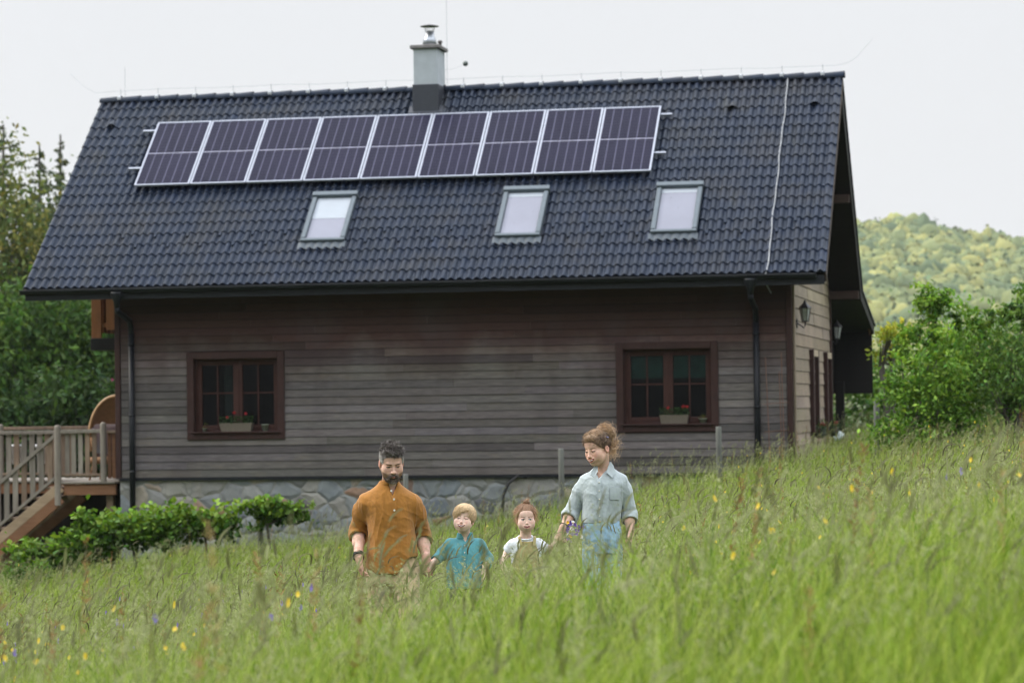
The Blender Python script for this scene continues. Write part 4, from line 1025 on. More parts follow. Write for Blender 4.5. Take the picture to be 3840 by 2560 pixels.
def house():
    H = tag(empty('timber_house', (HX, HY, HZ), HYAW), 'weathered timber house with a dark tiled gable roof above the meadow', 'house')
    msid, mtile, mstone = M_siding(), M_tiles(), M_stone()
    mtrim = M_wood('brown stained trim', (.024, .011, .009), (.046, .020, .017), (3, 3, 1.5), 4); msash = M_wood('reddish sash', (.032, .012, .009), (.060, .023, .017), (3, 3, 1.5), 4)
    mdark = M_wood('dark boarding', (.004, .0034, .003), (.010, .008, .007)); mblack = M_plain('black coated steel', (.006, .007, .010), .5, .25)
    mgl = M_glass(); mroom = M_plain('dim interior', (.010, .009, .008), .9, .1)
    wins = [(-10.691, .655, 1.775, 1.545), (-3.027, .700, 1.760, 1.542)]
    # --- front wall: lapped boards with joints, cut round the windows
    def boards(name, x0, x1, z0, z1, holes, mat, tone=(1, 1, 1), var=.16, seed=3, course=.1385, plane=None):
        rg = np.random.default_rng(seed); mb = MB(); z = z0
        while z < z1-.02:
            zt = min(z+course, z1); segs = [(x0, x1)]
            for hx, hz, hw_, hh in holes:
                if zt > hz+.05 and z < hz+hh-.05:
                    ns = []
                    for a, b in segs:
                        l, r = hx+.05, hx+hw_-.05
                        if l > a and r < b: ns += [(a, l), (r, b)]
                        else: ns.append((a, b))
                    segs = ns
            for a, b in segs:
                cuts = [a]; p = a+rg.uniform(1.2, 4.2)
                while p < b-.6: cuts.append(p); p += rg.uniform(2.5, 4.5)
                cuts.append(b)
                for c0, c1 in zip(cuts[:-1], cuts[1:]):
                    tn = np.array(tone)*np.clip(1+var*rg.standard_normal(), .6, 1.45)*np.array([1, 1+.02*rg.standard_normal(), 1+.04*rg.standard_normal()]); o = .002*rg.standard_normal()
                    P = [(c0+.0015, -.025+o, z), (c1-.0015, -.025+o, z), (c1-.0015, -.010+o, zt-.008), (c0+.0015, -.010+o, zt-.008), (c0+.0015, .012, z), (c1-.0015, .012, z), (c1-.0015, .012, zt-.008), (c0+.0015, .012, zt-.008)]
                    if plane: P = [plane(*q) for q in P]
                    mb.add(P, [(0, 1, 2, 3), (3, 2, 6, 7), (5, 4, 7, 6), (4, 5, 1, 0), (0, 3, 7, 4), (1, 5, 6, 2)], tn)
            z += course
        return mb.build(name, mat, H)
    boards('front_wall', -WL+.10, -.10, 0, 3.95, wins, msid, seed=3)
    mb = MB()
    for hx, hz, hw_, hh in wins: pass
    # backing wall behind the boards with openings
    xs = [-WL+.02]+[v for w in wins for v in (w[0]+.06, w[0]+w[2]-.06)]+[-.02]
    for k in range(0, len(xs), 2): mb.box((xs[k], .014, -.02), (xs[k+1], .20, 3.93), (.5, .5, .5))
    for w in wins: mb.box((w[0]+.06, .014, -.02), (w[0]+w[2]-.06, .20, w[1]+.06), (.5, .5, .5)); mb.box((w[0]+.06, .014, w[1]+w[3]-.06), (w[0]+w[2]-.06, .20, 3.93), (.5, .5, .5))
    mb.build('wall_core', mdark, H)
    # gable walls
    mg = M_wood('gable boards with lit tone', (.175, .138, .098), (.28, .225, .165), (12, 1.2, 30), 1.6)  # paler than the front: brighter light on this end put into the colour
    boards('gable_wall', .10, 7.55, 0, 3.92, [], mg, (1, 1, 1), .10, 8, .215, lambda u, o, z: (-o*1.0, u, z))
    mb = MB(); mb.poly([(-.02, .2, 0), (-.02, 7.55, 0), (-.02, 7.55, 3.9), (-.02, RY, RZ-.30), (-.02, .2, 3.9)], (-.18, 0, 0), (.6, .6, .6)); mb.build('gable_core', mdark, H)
    mb = MB(); mb.poly([(-.004, .1, 3.9), (-.004, 7.5, 3.9), (-.004, RY, RZ-.32)], (.02, 0, 0)); mb.build('gable_top', mdark, H)
    mb = MB(); mb.poly([(-WL+.2, .2, 0), (-WL+.2, 7.55, 0), (-WL+.2, 7.55, 3.9), (-WL+.2, RY, RZ-.30), (-WL+.2, .2, 3.9)], (-.18, 0, 0), (.5, .4, .35)); mb.build('gable_wall', mtrim, H)
    mb = MB(); mb.box((-WL+.2, 7.40, -.02), (-.2, 7.58, 3.9)); mb.build('rear_wall', mdark, H)
    for x0 in (-WL, -.095):
        mb = MB(); mb.box((x0, -.055, -.02), (x0+.095, .045, 3.94), bevel=.006); mb.build('corner_post', mtrim, H)
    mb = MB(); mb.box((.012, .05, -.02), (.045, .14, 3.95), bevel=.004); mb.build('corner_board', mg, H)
    mb = MB(); mb.box((.012, 7.45, -.02), (.05, 7.60, 3.95), bevel=.004); mb.build('corner_board', mtrim, H)
    # --- stone plinth
    mb = MB(); nx, nz = 240, 40; rg = np.random.default_rng(5)
    gx = np.linspace(-WL+.06, -.02, nx); gz = np.linspace(-2.8, -.055, nz); GX, GZ = np.meshgrid(gx, gz)
    P = np.stack([GX, 0*GX, GZ], -1); yy = .03+.02*noise(P, 2.4, 3)+.015*noise(P, 6, 4)
    V = np.stack([GX, yy, GZ], -1).reshape(-1, 3); i = np.arange(nx-1)[None]+np.arange(nz-1)[:, None]*nx; i = i.ravel()
    F = np.stack([i, i+1, i+1+nx, i+nx], 1); n0 = len(V)
    box = MB(); box.box((-WL+.06, .10, -2.8), (-.02, 7.5, -.05)); V2 = np.vstack(box.V); F2 = np.array(box.F[4])+n0
    mesh_obj('stone_plinth', np.vstack([V, V2]), np.vstack([F, F2]), mstone, H, None, True)
    mb = MB(); mb.box((-WL+.05, -.035, -.055), (-.01, .02, -.004)); mb.build('vent_gap_strip', mblack, H)  # black strip added for the dark shade of the vent gap above the stones
    # --- roof
    roof = empty('roof'); roof.parent = H
    V, F, C = tile_mesh(XL, XR); mesh_obj('tile_field', V, F, mtile, roof, C, False)
    V, F, C = tile_mesh(XL, XR, .30, 19, -1, 2); mesh_obj('tile_field', V, F, mtile, roof, C, False)
    # slab / soffit (butted under the tiles)
    mb = MB(); th = .20
    A = [rp(0, .04, -.03)[1:], rp(0, SLEN-.02, -.03)[1:], (2*RY-rp(0, .04, -.03)[1], rp(0, .04, -.03)[2])]
    bk = (11.3, 2.72)
    prof = [tuple(A[0]), tuple(A[1]), tuple(A[2]), (bk[0], bk[1]), (bk[0]-.03, bk[1]-.16), (A[2][0]-.12, A[2][1]-.19), (RY, RZ-.34), (A[0][0]+.10, A[0][1]-.16)]
    def mbprism(pr, x0, x1, col=(1, 1, 1)):
        n = len(pr); V = [(x0, y, z) for y, z in pr]+[(x1, y, z) for y, z in pr]; Fq = [(i, (i+1) % n, n+(i+1) % n, n+i) for i in range(n)]
        # triangulated caps for the concave profile
        caps = [(0, 1, 7), (1, 6, 7), (1, 2, 6), (2, 5, 6), (2, 3, 5), (3, 4, 5)]
        mb.add(V, Fq+[c[::-1] for c in caps]+[tuple(n+i for i in c) for c in caps], col)
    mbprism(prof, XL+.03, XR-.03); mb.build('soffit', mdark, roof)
    mb = MB(); mb.poly([(XL, A[2][0]-.02, A[2][1]+.035), (XR, A[2][0]-.02, A[2][1]+.035), (XR, bk[0]+.05, bk[1]+.05), (XL, bk[0]+.05, bk[1]+.05)], (0, 0, -.045)); mb.build('porch_roofing', mtile, roof)
    mv = M_wood('verge board', (.030, .018, .014), (.055, .033, .025))
    for X in (XR-.028, XL+.002):
        mb = MB(); a = rp(X, 0, -.10); b = rp(X, SLEN-.02, -.10); mb.beam(a+np.array([.013, 0, 0]), b+np.array([.013, 0, 0]), .028, .18, NX)
        mb.build('verge_board', mv, roof)
    # rear verge of the porch: the reddish bargeboard caught from below
    mb = MB(); mb.beam((XR-.10, 8.0, 3.72), (XR-.10, 11.2, 2.55), .03, .16, (0, .35, 1)); mb.build('bargeboard', M_wood('red brown bargeboard', (.12, .055, .03), (.20, .10, .055)), roof)
    # rafter ends and purlins under the gable overhang
    for t in (.25, 2.9, 5.35):
        p = rp(0, t, -.32); mb = MB(); mb.box((-.3, p[1]-.07, p[2]-.09), (XR-.06, p[1]+.07, p[2]+.07), bevel=.008); mb.build('purlin', mv, roof)
        mb = MB(); y2 = 2*RY-p[1]; mb.box((-.3, y2-.07, p[2]-.09), (XR-.06, y2+.07, p[2]+.07), bevel=.008); mb.build('purlin', mv, roof)
    # ridge caps, overlapping like scales
    n = 38; Ls = (XR-XL)/n
    for k in range(n):
        mb = MB(); x0 = XL+k*Ls; V = []; m = 9
        for xx, rr, dz in ((x0-.01, .118, .0), (x0+Ls+.035, .132, .016)):
            for j in range(m):
                a = math.pi*(j/(m-1)); V.append((xx, RY+rr*1.05*math.cos(a), RZ-.035+dz+rr*.80*math.sin(a)))
        V += [(x, y*.94+RY*.06, z-.012) for x, y, z in V]
        Fq = [(j, j+1, m+j+1, m+j) for j in range(m-1)]+[(2*m+j+1, 2*m+j, 3*m+j, 3*m+j+1) for j in range(m-1)]+[(m+j, m+j+1, 3*m+j+1, 3*m+j) for j in range(m-1)]+[(j+1, j, 2*m+j, 2*m+j+1) for j in range(m-1)]
        mb.add(V, Fq, (.9+.2*random.random(),)*3); mb.build('ridge_tile', mtile, roof)
    # gutter
    mb = MB(); m = 9; V = []; rr = .068; gy, gz = EY-.062, EZ-.028
    for xx in (XL-.03, XR-.16):
        for r_ in (rr, rr-.006):
            for j in range(m):
                a = math.pi+math.pi*j/(m-1); V.append((xx, gy+r_*math.cos(a), gz+r_*math.sin(a)))
    Fq = [(j, j+1, 2*m+j+1, 2*m+j) for j in range(m-1)]+[(m+j+1, m+j, 3*m+j, 3*m+j+1) for j in range(m-1)]+[(0, 2*m, 3*m, m), (m-1, 2*m-1, 4*m-1, 3*m-1)]
    Fq += [tuple(range(m)), tuple(range(2*m, 3*m))[::-1]]
    mb.add(V, Fq); mb.tube([(XL-.03, gy-rr, gz+.004), (XR-.16, gy-rr, gz+.004)], .010, 8); mb.build('gutter', mblack, roof)
    mb = MB(); mb.box((XL+.03, EY-.005, EZ-.20), (XR-.03, EY+.018, EZ-.045)); mb.build('fascia', mblack, roof)
    # tile vents (open hoods)
    for X, t in ((-1.279, 4.80), (.204, 4.84), (-13.002, 4.86)):
        mb = MB(); V = []; m = 9
        for tt, r_ in ((t+.16, .03), (t+.02, .075), (t-.05, .085)):
            for j in range(m):
                a = math.pi*j/(m-1); V.append(rp(X+r_*math.cos(a), tt, .03+r_*.95*math.sin(a)))
        Fq = [(i*m+j, i*m+j+1, (i+1)*m+j+1, (i+1)*m+j) for i in range(2) for j in range(m-1)]
        mb.add(V, Fq); V2 = [rp(X+.075*math.cos(math.pi*j/8), t-.01, .03+.072*math.sin(math.pi*j/8)) for j in range(9)]; mb.add(V2, [tuple(range(9))], (.05, .05, .05)); mb.build('tile_vent', mtile, roof)
    # snow guards: small cleats standing on two staggered courses
    for row, t in ((0, 1.40), (1, 1.11)):
        for X in np.arange(XL+1.5+.3*row, XR-.3, .6):
            if any(a-.1 < X < a+.95 for a in (-8.63, -5.16, -2.42)): continue
            b = MB(); b.beam(rp(X, t-.05, .045), rp(X, t+.05, .045), .05, .045, NX, bevel=.008); b.build('snow_guard', mtile, roof)
    # --- lightning protection: ridge wire on holders, earth strap down the tiles
    mz = M_metal('galvanised wire', (.45, .47, .50), .4, .7); mcab = M_plain('grey coated strap', (.24, .25, .265), .5, .4)
    lc = MB(); zt = RZ+.19
    lc.tube([(XL-.62, RY, zt+.36), (XL-.35, RY, zt+.10), (XL-.12, RY, zt-.03), (XL+.3, RY, zt-.01)]+[(x, RY, zt+.012*math.sin(x*3)) for x in np.arange(XL+.8, XR-.3, .7)]+[(XR-.1, RY, zt), (XR+.10, RY, zt+.04), (XR+.25, RY, zt+.13), (XR+.55, RY, zt+.46)], .003, 6)
    wire = lc.build('ridge_wire', mz, H)
    for k in range(0, 37, 2):
        b = MB(); x = XL+.38+k*Ls; b.tube([(x, RY-.10, RZ+.01), (x, RY-.04, RZ+.085), (x, RY, RZ+.10), (x, RY, zt+.03)], .006, 6); b.box((x-.035, RY-.13, RZ-.01), (x+.035, RY-.06, RZ+.065), bevel=.01); b.build('wire_holder', mz, wire)
    for x, hgt in ((XL+.45, .45), (-6.70, 2.05)):
        b = MB(); b.tube([(x, RY+.05, RZ+.05), (x, RY+.05, zt+hgt)], .004, 6); b.build('lightning_rod', mz, H)
    b = MB(); ts = np.linspace(5.74, .02, 60); b.tube([rp(-.325+.008*math.sin(t*3.1)+.006*math.sin(t*7.3)-.02*max(0, .4-t), t, .058+.006*math.sin(t*20)) for t in ts]+[(-.36, EY-.03, EZ-.05), (-.345, EY+.12, EZ-.2), (-.34, -.05, EZ-.3)], .010, 6); b.build('earth_strap', mcab, H)
    # --- roof windows
    mfr = M_metal('grey aluminium', (.075, .095, .112), .5, .3); mfl = M_metal('lead flashing', (.045, .058, .072), .55, .3)
    mpane = M_plain('skylight pane', (.155, .160, .205), .12, .45, 0, 1.5, .10, 0); mblind = M_plain('white blind', (.30, .33, .37), .8, .2, 0, 4, .05, 0)  # sky reflection and pale blinds behind are put into the pane colour
    for k, X in enumerate((-8.608, -5.130, -2.405)):
        rw = empty('roof_window'); rw.parent = H
        w, t0, t1 = .80, 1.10, 2.44
        def RB(mb, u0, u1, a, b, lo, hi, bevel=0): mb.box((u0, a, lo), (u1, b, hi), (1, 1, 1), lambda v: rp(X+v[0], v[1], v[2]), bevel)
        for nm, u0, u1, a, b, hi in (('frame', 0, .085, t0+.06, t1-.09, .115), ('frame', w-.085, w, t0+.06, t1-.09, .115), ('frame', 0, w, t0-.015, t0+.058, .112), ('hood', -.015, w+.015, t1-.088, t1+.03, .145)):
            mb = MB(); RB(mb, u0, u1, a, b, .0, hi, .012); mb.build(nm, mfr, rw)
        mb = MB(); RB(mb, .086, w-.086, t0+.059, t1-.089, .060, .066); mb.build('pane', mpane, rw)
        bl = (.50, .10, .10)[k]; mb = MB(); RB(mb, .088, w-.088, t1-.09-(t1-t0-.15)*bl, t1-.0905, .0675, .0695); mb.build('blind', mblind, rw)
        # ribbed apron over the course below
        us = np.linspace(-.03, w+.03, 61); pr = .016*np.abs(np.sin(np.pi*(X+us-XL)/.15)); V = []
        for tt, hh in ((t0-.012, .055), (t0-.09, .052), (t0-.175, .050)):
            V += [rp(X+u, tt-(.016*math.cos(2*math.pi*(X+u-XL)/.15) if tt < t0-.15 else 0), hh+p) for u, p in zip(us, pr)]
        n_ = len(us); mb = MB(); mb.add(V, [(r*n_+i, r*n_+i+1, (r+1)*n_+i+1, (r+1)*n_+i) for r in (0, 1) for i in range(n_-1)]); mb.build('flashing', mfl, rw)
    # --- chimney
    ch = empty('chimney'); ch.parent = H
    mren = M_plain('chimney render', (.36, .39, .42), .8, .2, 0, 5, .10, .2); mcap = M_plain('concrete slab', (.16, .15, .15), .85, .2)
    x0, x1, y0, y1 = -7.20, -6.75, 2.95, 3.62
    mb = MB(); mb.box((x0, y0, 6.3), (x1, y1, 7.79), bevel=.008); mb.build('stack', mren, ch)
    mb = MB(); mb.box((x0-.055, y0-.055, 7.79), (x1+.055, y1+.055, 7.86), bevel=.012); mb.build('cap', mcap, ch)
    b = MB(); p0 = rp(0, 5.40, .05); mb = MB(); mb.box((x0-.02, y0-.02, 6.62), (x1+.02, y1+.02, 7.13), bevel=.006); mb.beam(rp(x0-.1, 5.02, .05), rp(x1+.1, 5.02, .05), .22, .012, NX); mb.build('flashing', M_metal('dark lead', (.030, .034, .045), .5, .2), ch)
    cx, cy = -6.945, 3.22; mst = M_metal('stainless steel', (.30, .32, .35), .34, .8)
    mb = MB(); mb.lathe([(.145, 7.86), (.105, 8.03), (.088, 8.04), (.086, 8.14), (.075, 8.14)], (cx, cy, 0), 20); mb.build('flue', mst, ch, True)
    mb = MB()
    for k in range(14):
        a = 2*math.pi*k/14; mb.tube([(cx+.078*math.cos(a), cy+.078*math.sin(a), 8.13), (cx+.105*math.cos(a), cy+.105*math.sin(a), 8.235)], .004, 5)
    mb.build('spark_screen', mst, ch)
    mb = MB(); mb.lathe([(.085, 8.225), (.175, 8.228), (.175, 8.236), (.06, 8.262), (.01, 8.268)], (cx, cy, 0), 24); mb.build('cowl', M_metal('sooty steel', (.06, .06, .06), .5, .5), ch, True)
    mb = MB(); mb.lathe([(.03, 7.86), (.03, 7.95), (.05, 7.96), (.035, 8.0)], (x1-.06, 3.5, 0), 12); mb.build('vent_pipe', mcap, ch, True)
    mb = MB()
    c_ = np.array((-6.415, 3.9, 7.60)); V = [c_+.052*np.array([math.cos(b_)*math.cos(a), math.cos(b_)*math.sin(a), math.sin(b_)]) for b_ in np.linspace(-1.57, 1.57, 9) for a in np.linspace(0, 2*math.pi, 14, endpoint=False)]
    mb.add(V, [(i*14+j, i*14+(j+1) % 14, (i+1)*14+(j+1) % 14, (i+1)*14+j) for i in range(8) for j in range(14)]); mb.tube([(-6.76, 3.55, 7.45), (-6.60, 3.8, 7.50), tuple(c_)], .0015, 5); mb.build('insulator_ball', M_plain('grey ball', (.09, .11, .10), .5, .5), ch, True)
    # --- windows of the front
    for wi, (X, Z, w, h) in enumerate(wins):
        W = empty('window', ((X+w/2), 0, Z)); W.parent = H
        def B(mb, a, b, bevel=.006): mb.box(np.array(a)-(X+w/2, 0, Z), np.array(b)-(X+w/2, 0, Z), bevel=bevel)
        fw = .125
        for nm, a, b in (('casing', (X, -.055, Z), (X+fw, .02, Z+h)), ('casing', (X+w-fw, -.055, Z), (X+w, .02, Z+h)), ('casing', (X+fw, -.053, Z+h-fw), (X+w-fw, .02, Z+h)), ('casing', (X+fw, -.053, Z), (X+w-fw, .02, Z+fw*.9))):
            mb = MB(); B(mb, a, b); mb.build(nm, mtrim, W)
        mb = MB(); B(mb, (X+fw*.6, -.105, Z+fw*.9), (X+w-fw*.6, .12, Z+fw*.9+.028), .008); mb.build('sill', mblack if False else mtrim, W)
        ix0, ix1, iz0, iz1 = X+fw, X+w-fw, Z+fw*.9+.028, Z+h-fw; yd = .105
        mb = MB()
        for a, b in (((ix0-.02, .02, iz0), (ix0+.004, .20, iz1)), ((ix1-.004, .02, iz0), (ix1+.02, .20, iz1)), ((ix0, .02, iz1-.004), (ix1, .20, iz1+.02))): B(mb, a, b, 0)
        mb.build('reveal', mtrim, W)
        xm = (ix0+ix1)/2
        for a0, a1 in ((ix0+.03, xm-.008), (xm+.008, ix1-.03)):
            S = empty('sash'); S.parent = W; sw = .075
            mb = MB(); z0, z1 = iz0+.04, iz1-.035
            for a, b in (((a0, yd, z0), (a0+sw, yd+.055, z1)), ((a1-sw, yd, z0), (a1, yd+.055, z1)), ((a0+sw, yd+.002, z0), (a1-sw, yd+.053, z0+sw)), ((a0+sw, yd+.002, z1-sw), (a1-sw, yd+.053, z1))): B(mb, a, b, .006)
            mb.build('rails', msash, S)
            mb = MB(); B(mb, ((a0+a1)/2-.012, yd+.006, z0+sw), ((a0+a1)/2+.012, yd+.03, z1-sw), .002); B(mb, (a0+sw, yd+.0085, z0+(z1-z0)*.53-.012), (a1-sw, yd+.0275, z0+(z1-z0)*.53+.012), .002); mb.build('glazing_bars', msash, S)
            mb = MB(); B(mb, (a0+sw-.005, yd+.036, z0+sw-.005), (a1-sw+.005, yd+.040, z1-sw+.005), 0); mb.build('pane', mgl, S)
        mb = MB(); B(mb, (ix0, yd-.012, iz0), (ix0+.028, yd+.06, iz1), .003); B(mb, (ix1-.028, yd-.012, iz0), (ix1, yd+.06, iz1), .003); B(mb, (ix0+.028, yd-.01, iz0), (ix1-.028, yd+.058, iz0+.038), .003); B(mb, (ix0+.028, yd-.01, iz1-.033), (ix1-.028, yd+.058, iz1), .003); B(mb, (xm-.028, yd-.022, iz0+.038), (xm+.028, yd-.001, iz1-.033), .004); mb.build('frame', msash, W)
        mb = MB(); d0, d1 = .205, 1.6
        for a, b in (((ix0-.6, d1, iz0-.4), (ix1+.6, d1+.02, iz1+.4)), ((ix0-.62, d0, iz0-.4), (ix0-.6, d1, iz1+.4)), ((ix1+.6, d0, iz0-.4), (ix1+.62, d1, iz1+.4)), ((ix0-.6, d0, iz0-.42), (ix1+.6, d1, iz0-.4)), ((ix0-.6, d0, iz1+.4), (ix1+.6, d1, iz1+.42))): B(mb, a, b, 0)
        mb.build('interior', mroom, W)
        if wi == 1:
            mb = MB(); B(mb, (ix0+.02, .185, iz0+.78), (ix1-.02, .19, iz1), 0); mb.build('blind', M_plain('green blind', (.012, .034, .027), .9, .1), W)
        else:
            mb = MB()
            for k in range(9): mb.tube([(X+.62+.02*k-(X+w/2), .26+.02*(k % 2), .2), (X+.60+.022*k-(X+w/2), .26+.02*(k % 2), h-.1)], .012, 6)
            mb.build('curtain', M_plain('net curtain', (.018, .024, .021), .9, .1), W)
    # --- windows in the gable end (seen edge on)
    for ya, yb in ((3.0, 4.15), (5.95, 7.1)):
        W = empty('window', (0, (ya+yb)/2, .62)); W.parent = H; yc = (ya+yb)/2
        for a, b in (((.012, ya, .62), (.095, ya+.12, 2.12)), ((.012, yb-.12, .62), (.095, yb, 2.12)), ((.012, ya+.12, .62), (.092, yb-.12, .74))):
            mb = MB(); mb.box(np.array(a)-(0, yc, .62), np.array(b)-(0, yc, .62), bevel=.006); mb.build('casing', mtrim, W)
        mb = MB(); mb.box((.012, ya+.12-yc, 1.38), (.092, yb-.12-yc, 1.5), bevel=.006); mb.build('casing', M_wood('pale head board', (.30, .24, .17), (.42, .34, .25)), W)
        mb = MB(); mb.box((-.015, ya+.12-yc, .12), (.018, yb-.12-yc, 1.38)); mb.build('pane', M_plain('dark pane', (.010, .010, .011), .08, .6), W)
        mb = MB(); mb.box((.02, -.03, .12), (.06, .03, 1.38)); mb.build('mullion', msash, W)
    # --- downpipes
    for X, zb in ((-11.70, -1.05), (-.605, -.4)):
        D = MB(); gy2 = EY-.062
        D.tube([(X, -.078, 2.55), (X, -.078, zb)], .052, 12)
        a = [(X, gy2, EZ-.34), (X, gy2+.05, EZ-.42), (X, -.16, 2.78), (X, -.092, 2.66), (X, -.078, 2.52)]; D.tube(a, .050, 12)
        D.lathe([(.045, EZ-.36), (.06, EZ-.24), (.115, EZ-.11), (.115, EZ-.085)], (X, gy2, 0), 14)
        for z in (2.35, 1.1, .1): D.lathe([(.058, z-.02), (.058, z+.02)], (X, -.078, 0), 12)
        D.build('downpipe', mblack, H, True)
    # --- rear porch: dark boarded side, open below, post
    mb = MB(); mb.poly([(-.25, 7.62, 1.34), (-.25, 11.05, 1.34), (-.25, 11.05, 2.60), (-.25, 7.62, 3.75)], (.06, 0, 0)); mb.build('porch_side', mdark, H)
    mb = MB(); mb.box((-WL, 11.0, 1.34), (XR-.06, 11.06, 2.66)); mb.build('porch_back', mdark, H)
    mb = MB(); mb.box((-.16, 10.80, -1.6), (.02, 10.98, 1.6), bevel=.01); mb.build('porch_post', mdark, H)
    # --- balcony on the far gable
    bal = empty('balcony', (-12.0, 1.5, 2.3)); bal.parent = H; mor = M_wood('orange larch', (.20, .075, .025), (.34, .14, .055), (12, 12, 1.2), 2.2)
    for k, (u0, u1, zz) in enumerate(((-.98, -.79, .22), (-.70, -.46, .37), (-.44, -.27, .31), (-.24, -.05, .31))):
        mb = MB(); mb.box((u0, .01*(k % 2), zz), (u1, .035+.01*(k % 2), 1.30), (.85+.3*random.random(),)*3, bevel=.005); mb.build('board', mor, bal)
    for k in range(14):
        mb = MB(); y0 = .12+k*.24; mb.box((-.985, y0, .33), (-.955, y0+.2, 1.3), bevel=.005); mb.build('board', mor, bal)
    mb = MB(); mb.box((-1.0, -.02, .0), (.0, 3.5, .22), bevel=.01); mb.build('floor_beam', mdark, bal)
    mb = MB(); mb.box((-.99, .045, 1.20), (-.02, .10, 1.28)); mb.box((-.99, .045, .42), (-.02, .08, .50)); mb.build('rail', mor, bal)
    return H

def solar():
    mal = M_metal('anodised frame', (.30, .32, .38), .42, .4); mback = M_plain('grey backsheet', (.20, .20, .27), .25, .6)
    t = NT('solar cells'); tc = t.n('ShaderNodeTexCoord'); sp = t.n('ShaderNodeSeparateXYZ'); t.l(tc.outputs['Object'], sp.inputs[0])
    fx = t.math('FRACT', t.math('MULTIPLY', t.math('ADD', sp.outputs['X'], .5), 6/1.0)); gapx = t.math('LESS_THAN', t.math('MINIMUM', fx, t.math('SUBTRACT', 1.0, fx)), .05)
    fy = t.math('FRACT', t.math('MULTIPLY', sp.outputs['Y'], 11.0)); gapy = t.math('LESS_THAN', fy, .07); by = t.math('FRACT', t.math('MULTIPLY', sp.outputs['Y'], 44.0)); bus = t.math('LESS_THAN', by, .14)
    c = t.ramp(t.noise(t.coord(), 1.2, 3), [(.3, (.006, .006, .017)), (.7, (.011, .010, .026))]); c = t.mix(t.math('MULTIPLY', bus, .16), c, (.14, .14, .20)); c = t.mix(t.math('MULTIPLY', gapy, .10), c, (.2, .2, .27)); c = t.mix(t.math('MULTIPLY', gapx, .34), c, (.20, .20, .30))
    mcell = t.done(t.principled(c, .30, .05))
    au, av, pw, ph = -12.0586, 2.80, 9.5072/9, 1.955
    where = ['leftmost', 'second from the left', 'third from the left', 'fourth from the left', 'middle', 'fourth from the right', 'third from the right', 'second from the right', 'rightmost']
    proto = None
    for k in range(9):
        M = roof_frame(au+pw*(k+.5), av+ph/2, .11)
        if proto is None:
            P = empty('solar_panel'); hw2, hh2 = pw/2-.009, ph/2; fwd = .030
            for a, b in (((-hw2, -hh2, 0), (-hw2+fwd, hh2, .04)), ((hw2-fwd, -hh2, 0), (hw2, hh2, .04)), ((-hw2+fwd, -hh2, 0), (hw2-fwd, -hh2+fwd, .039)), ((-hw2+fwd, hh2-fwd, 0), (hw2-fwd, hh2, .039))):
                mb = MB(); mb.box(a, b, bevel=.003); mb.build('frame', mal, P)
            for y0, y1 in ((-hh2+fwd+.012, -.018), (.018, hh2-fwd-.012)):
                mb = MB(); mb.box((-hw2+fwd+.008, y0, .030), (hw2-fwd-.008, y1, .035)); mb.build('cells', mcell, P)
            mb = MB(); mb.box((-hw2+fwd, -hh2+fwd, .022), (hw2-fwd, hh2-fwd, .0285)); mb.build('backsheet', mback, P)
            proto = P; o = P
        else:
            o = proto.copy(); COL.objects.link(o)
            for ch in list(proto.children):
                c2 = ch.copy(); COL.objects.link(c2); c2.parent = o
        o.matrix_world = M
        lab = {0: 'leftmost solar panel of the row on the dark roof, at the end towards the conifers', 8: 'rightmost solar panel of the row, at the end towards the wooded hill', 4: 'fifth solar panel of nine, middle of the row, almost below the chimney'}.get(k, f'{where[k]} solar panel of the nine in the roof row')
        tag(o, lab, 'solar panel', 'solar panels in a row on the roof')
    for nm, t_ in (('upper', 4.56), ('lower', 3.39)):
        mb = MB(); L = au-.25, au+9.5072+.20
        mb.box((L[0], -.02, 0), (L[1], .02, .04), bevel=.003)
        for x in np.arange(L[0]+.4, L[1], 1.2): mb.box((x-.02, -.03, -.07), (x+.02, .03, 0))
        ob = mb.build('mounting_rail', mal); ob.matrix_world = roof_frame(0, t_, .068)
        tag(ob, f'{nm} of the two aluminium rails carrying the solar panels, its ends sticking out', 'rail', 'rails under the solar panels')

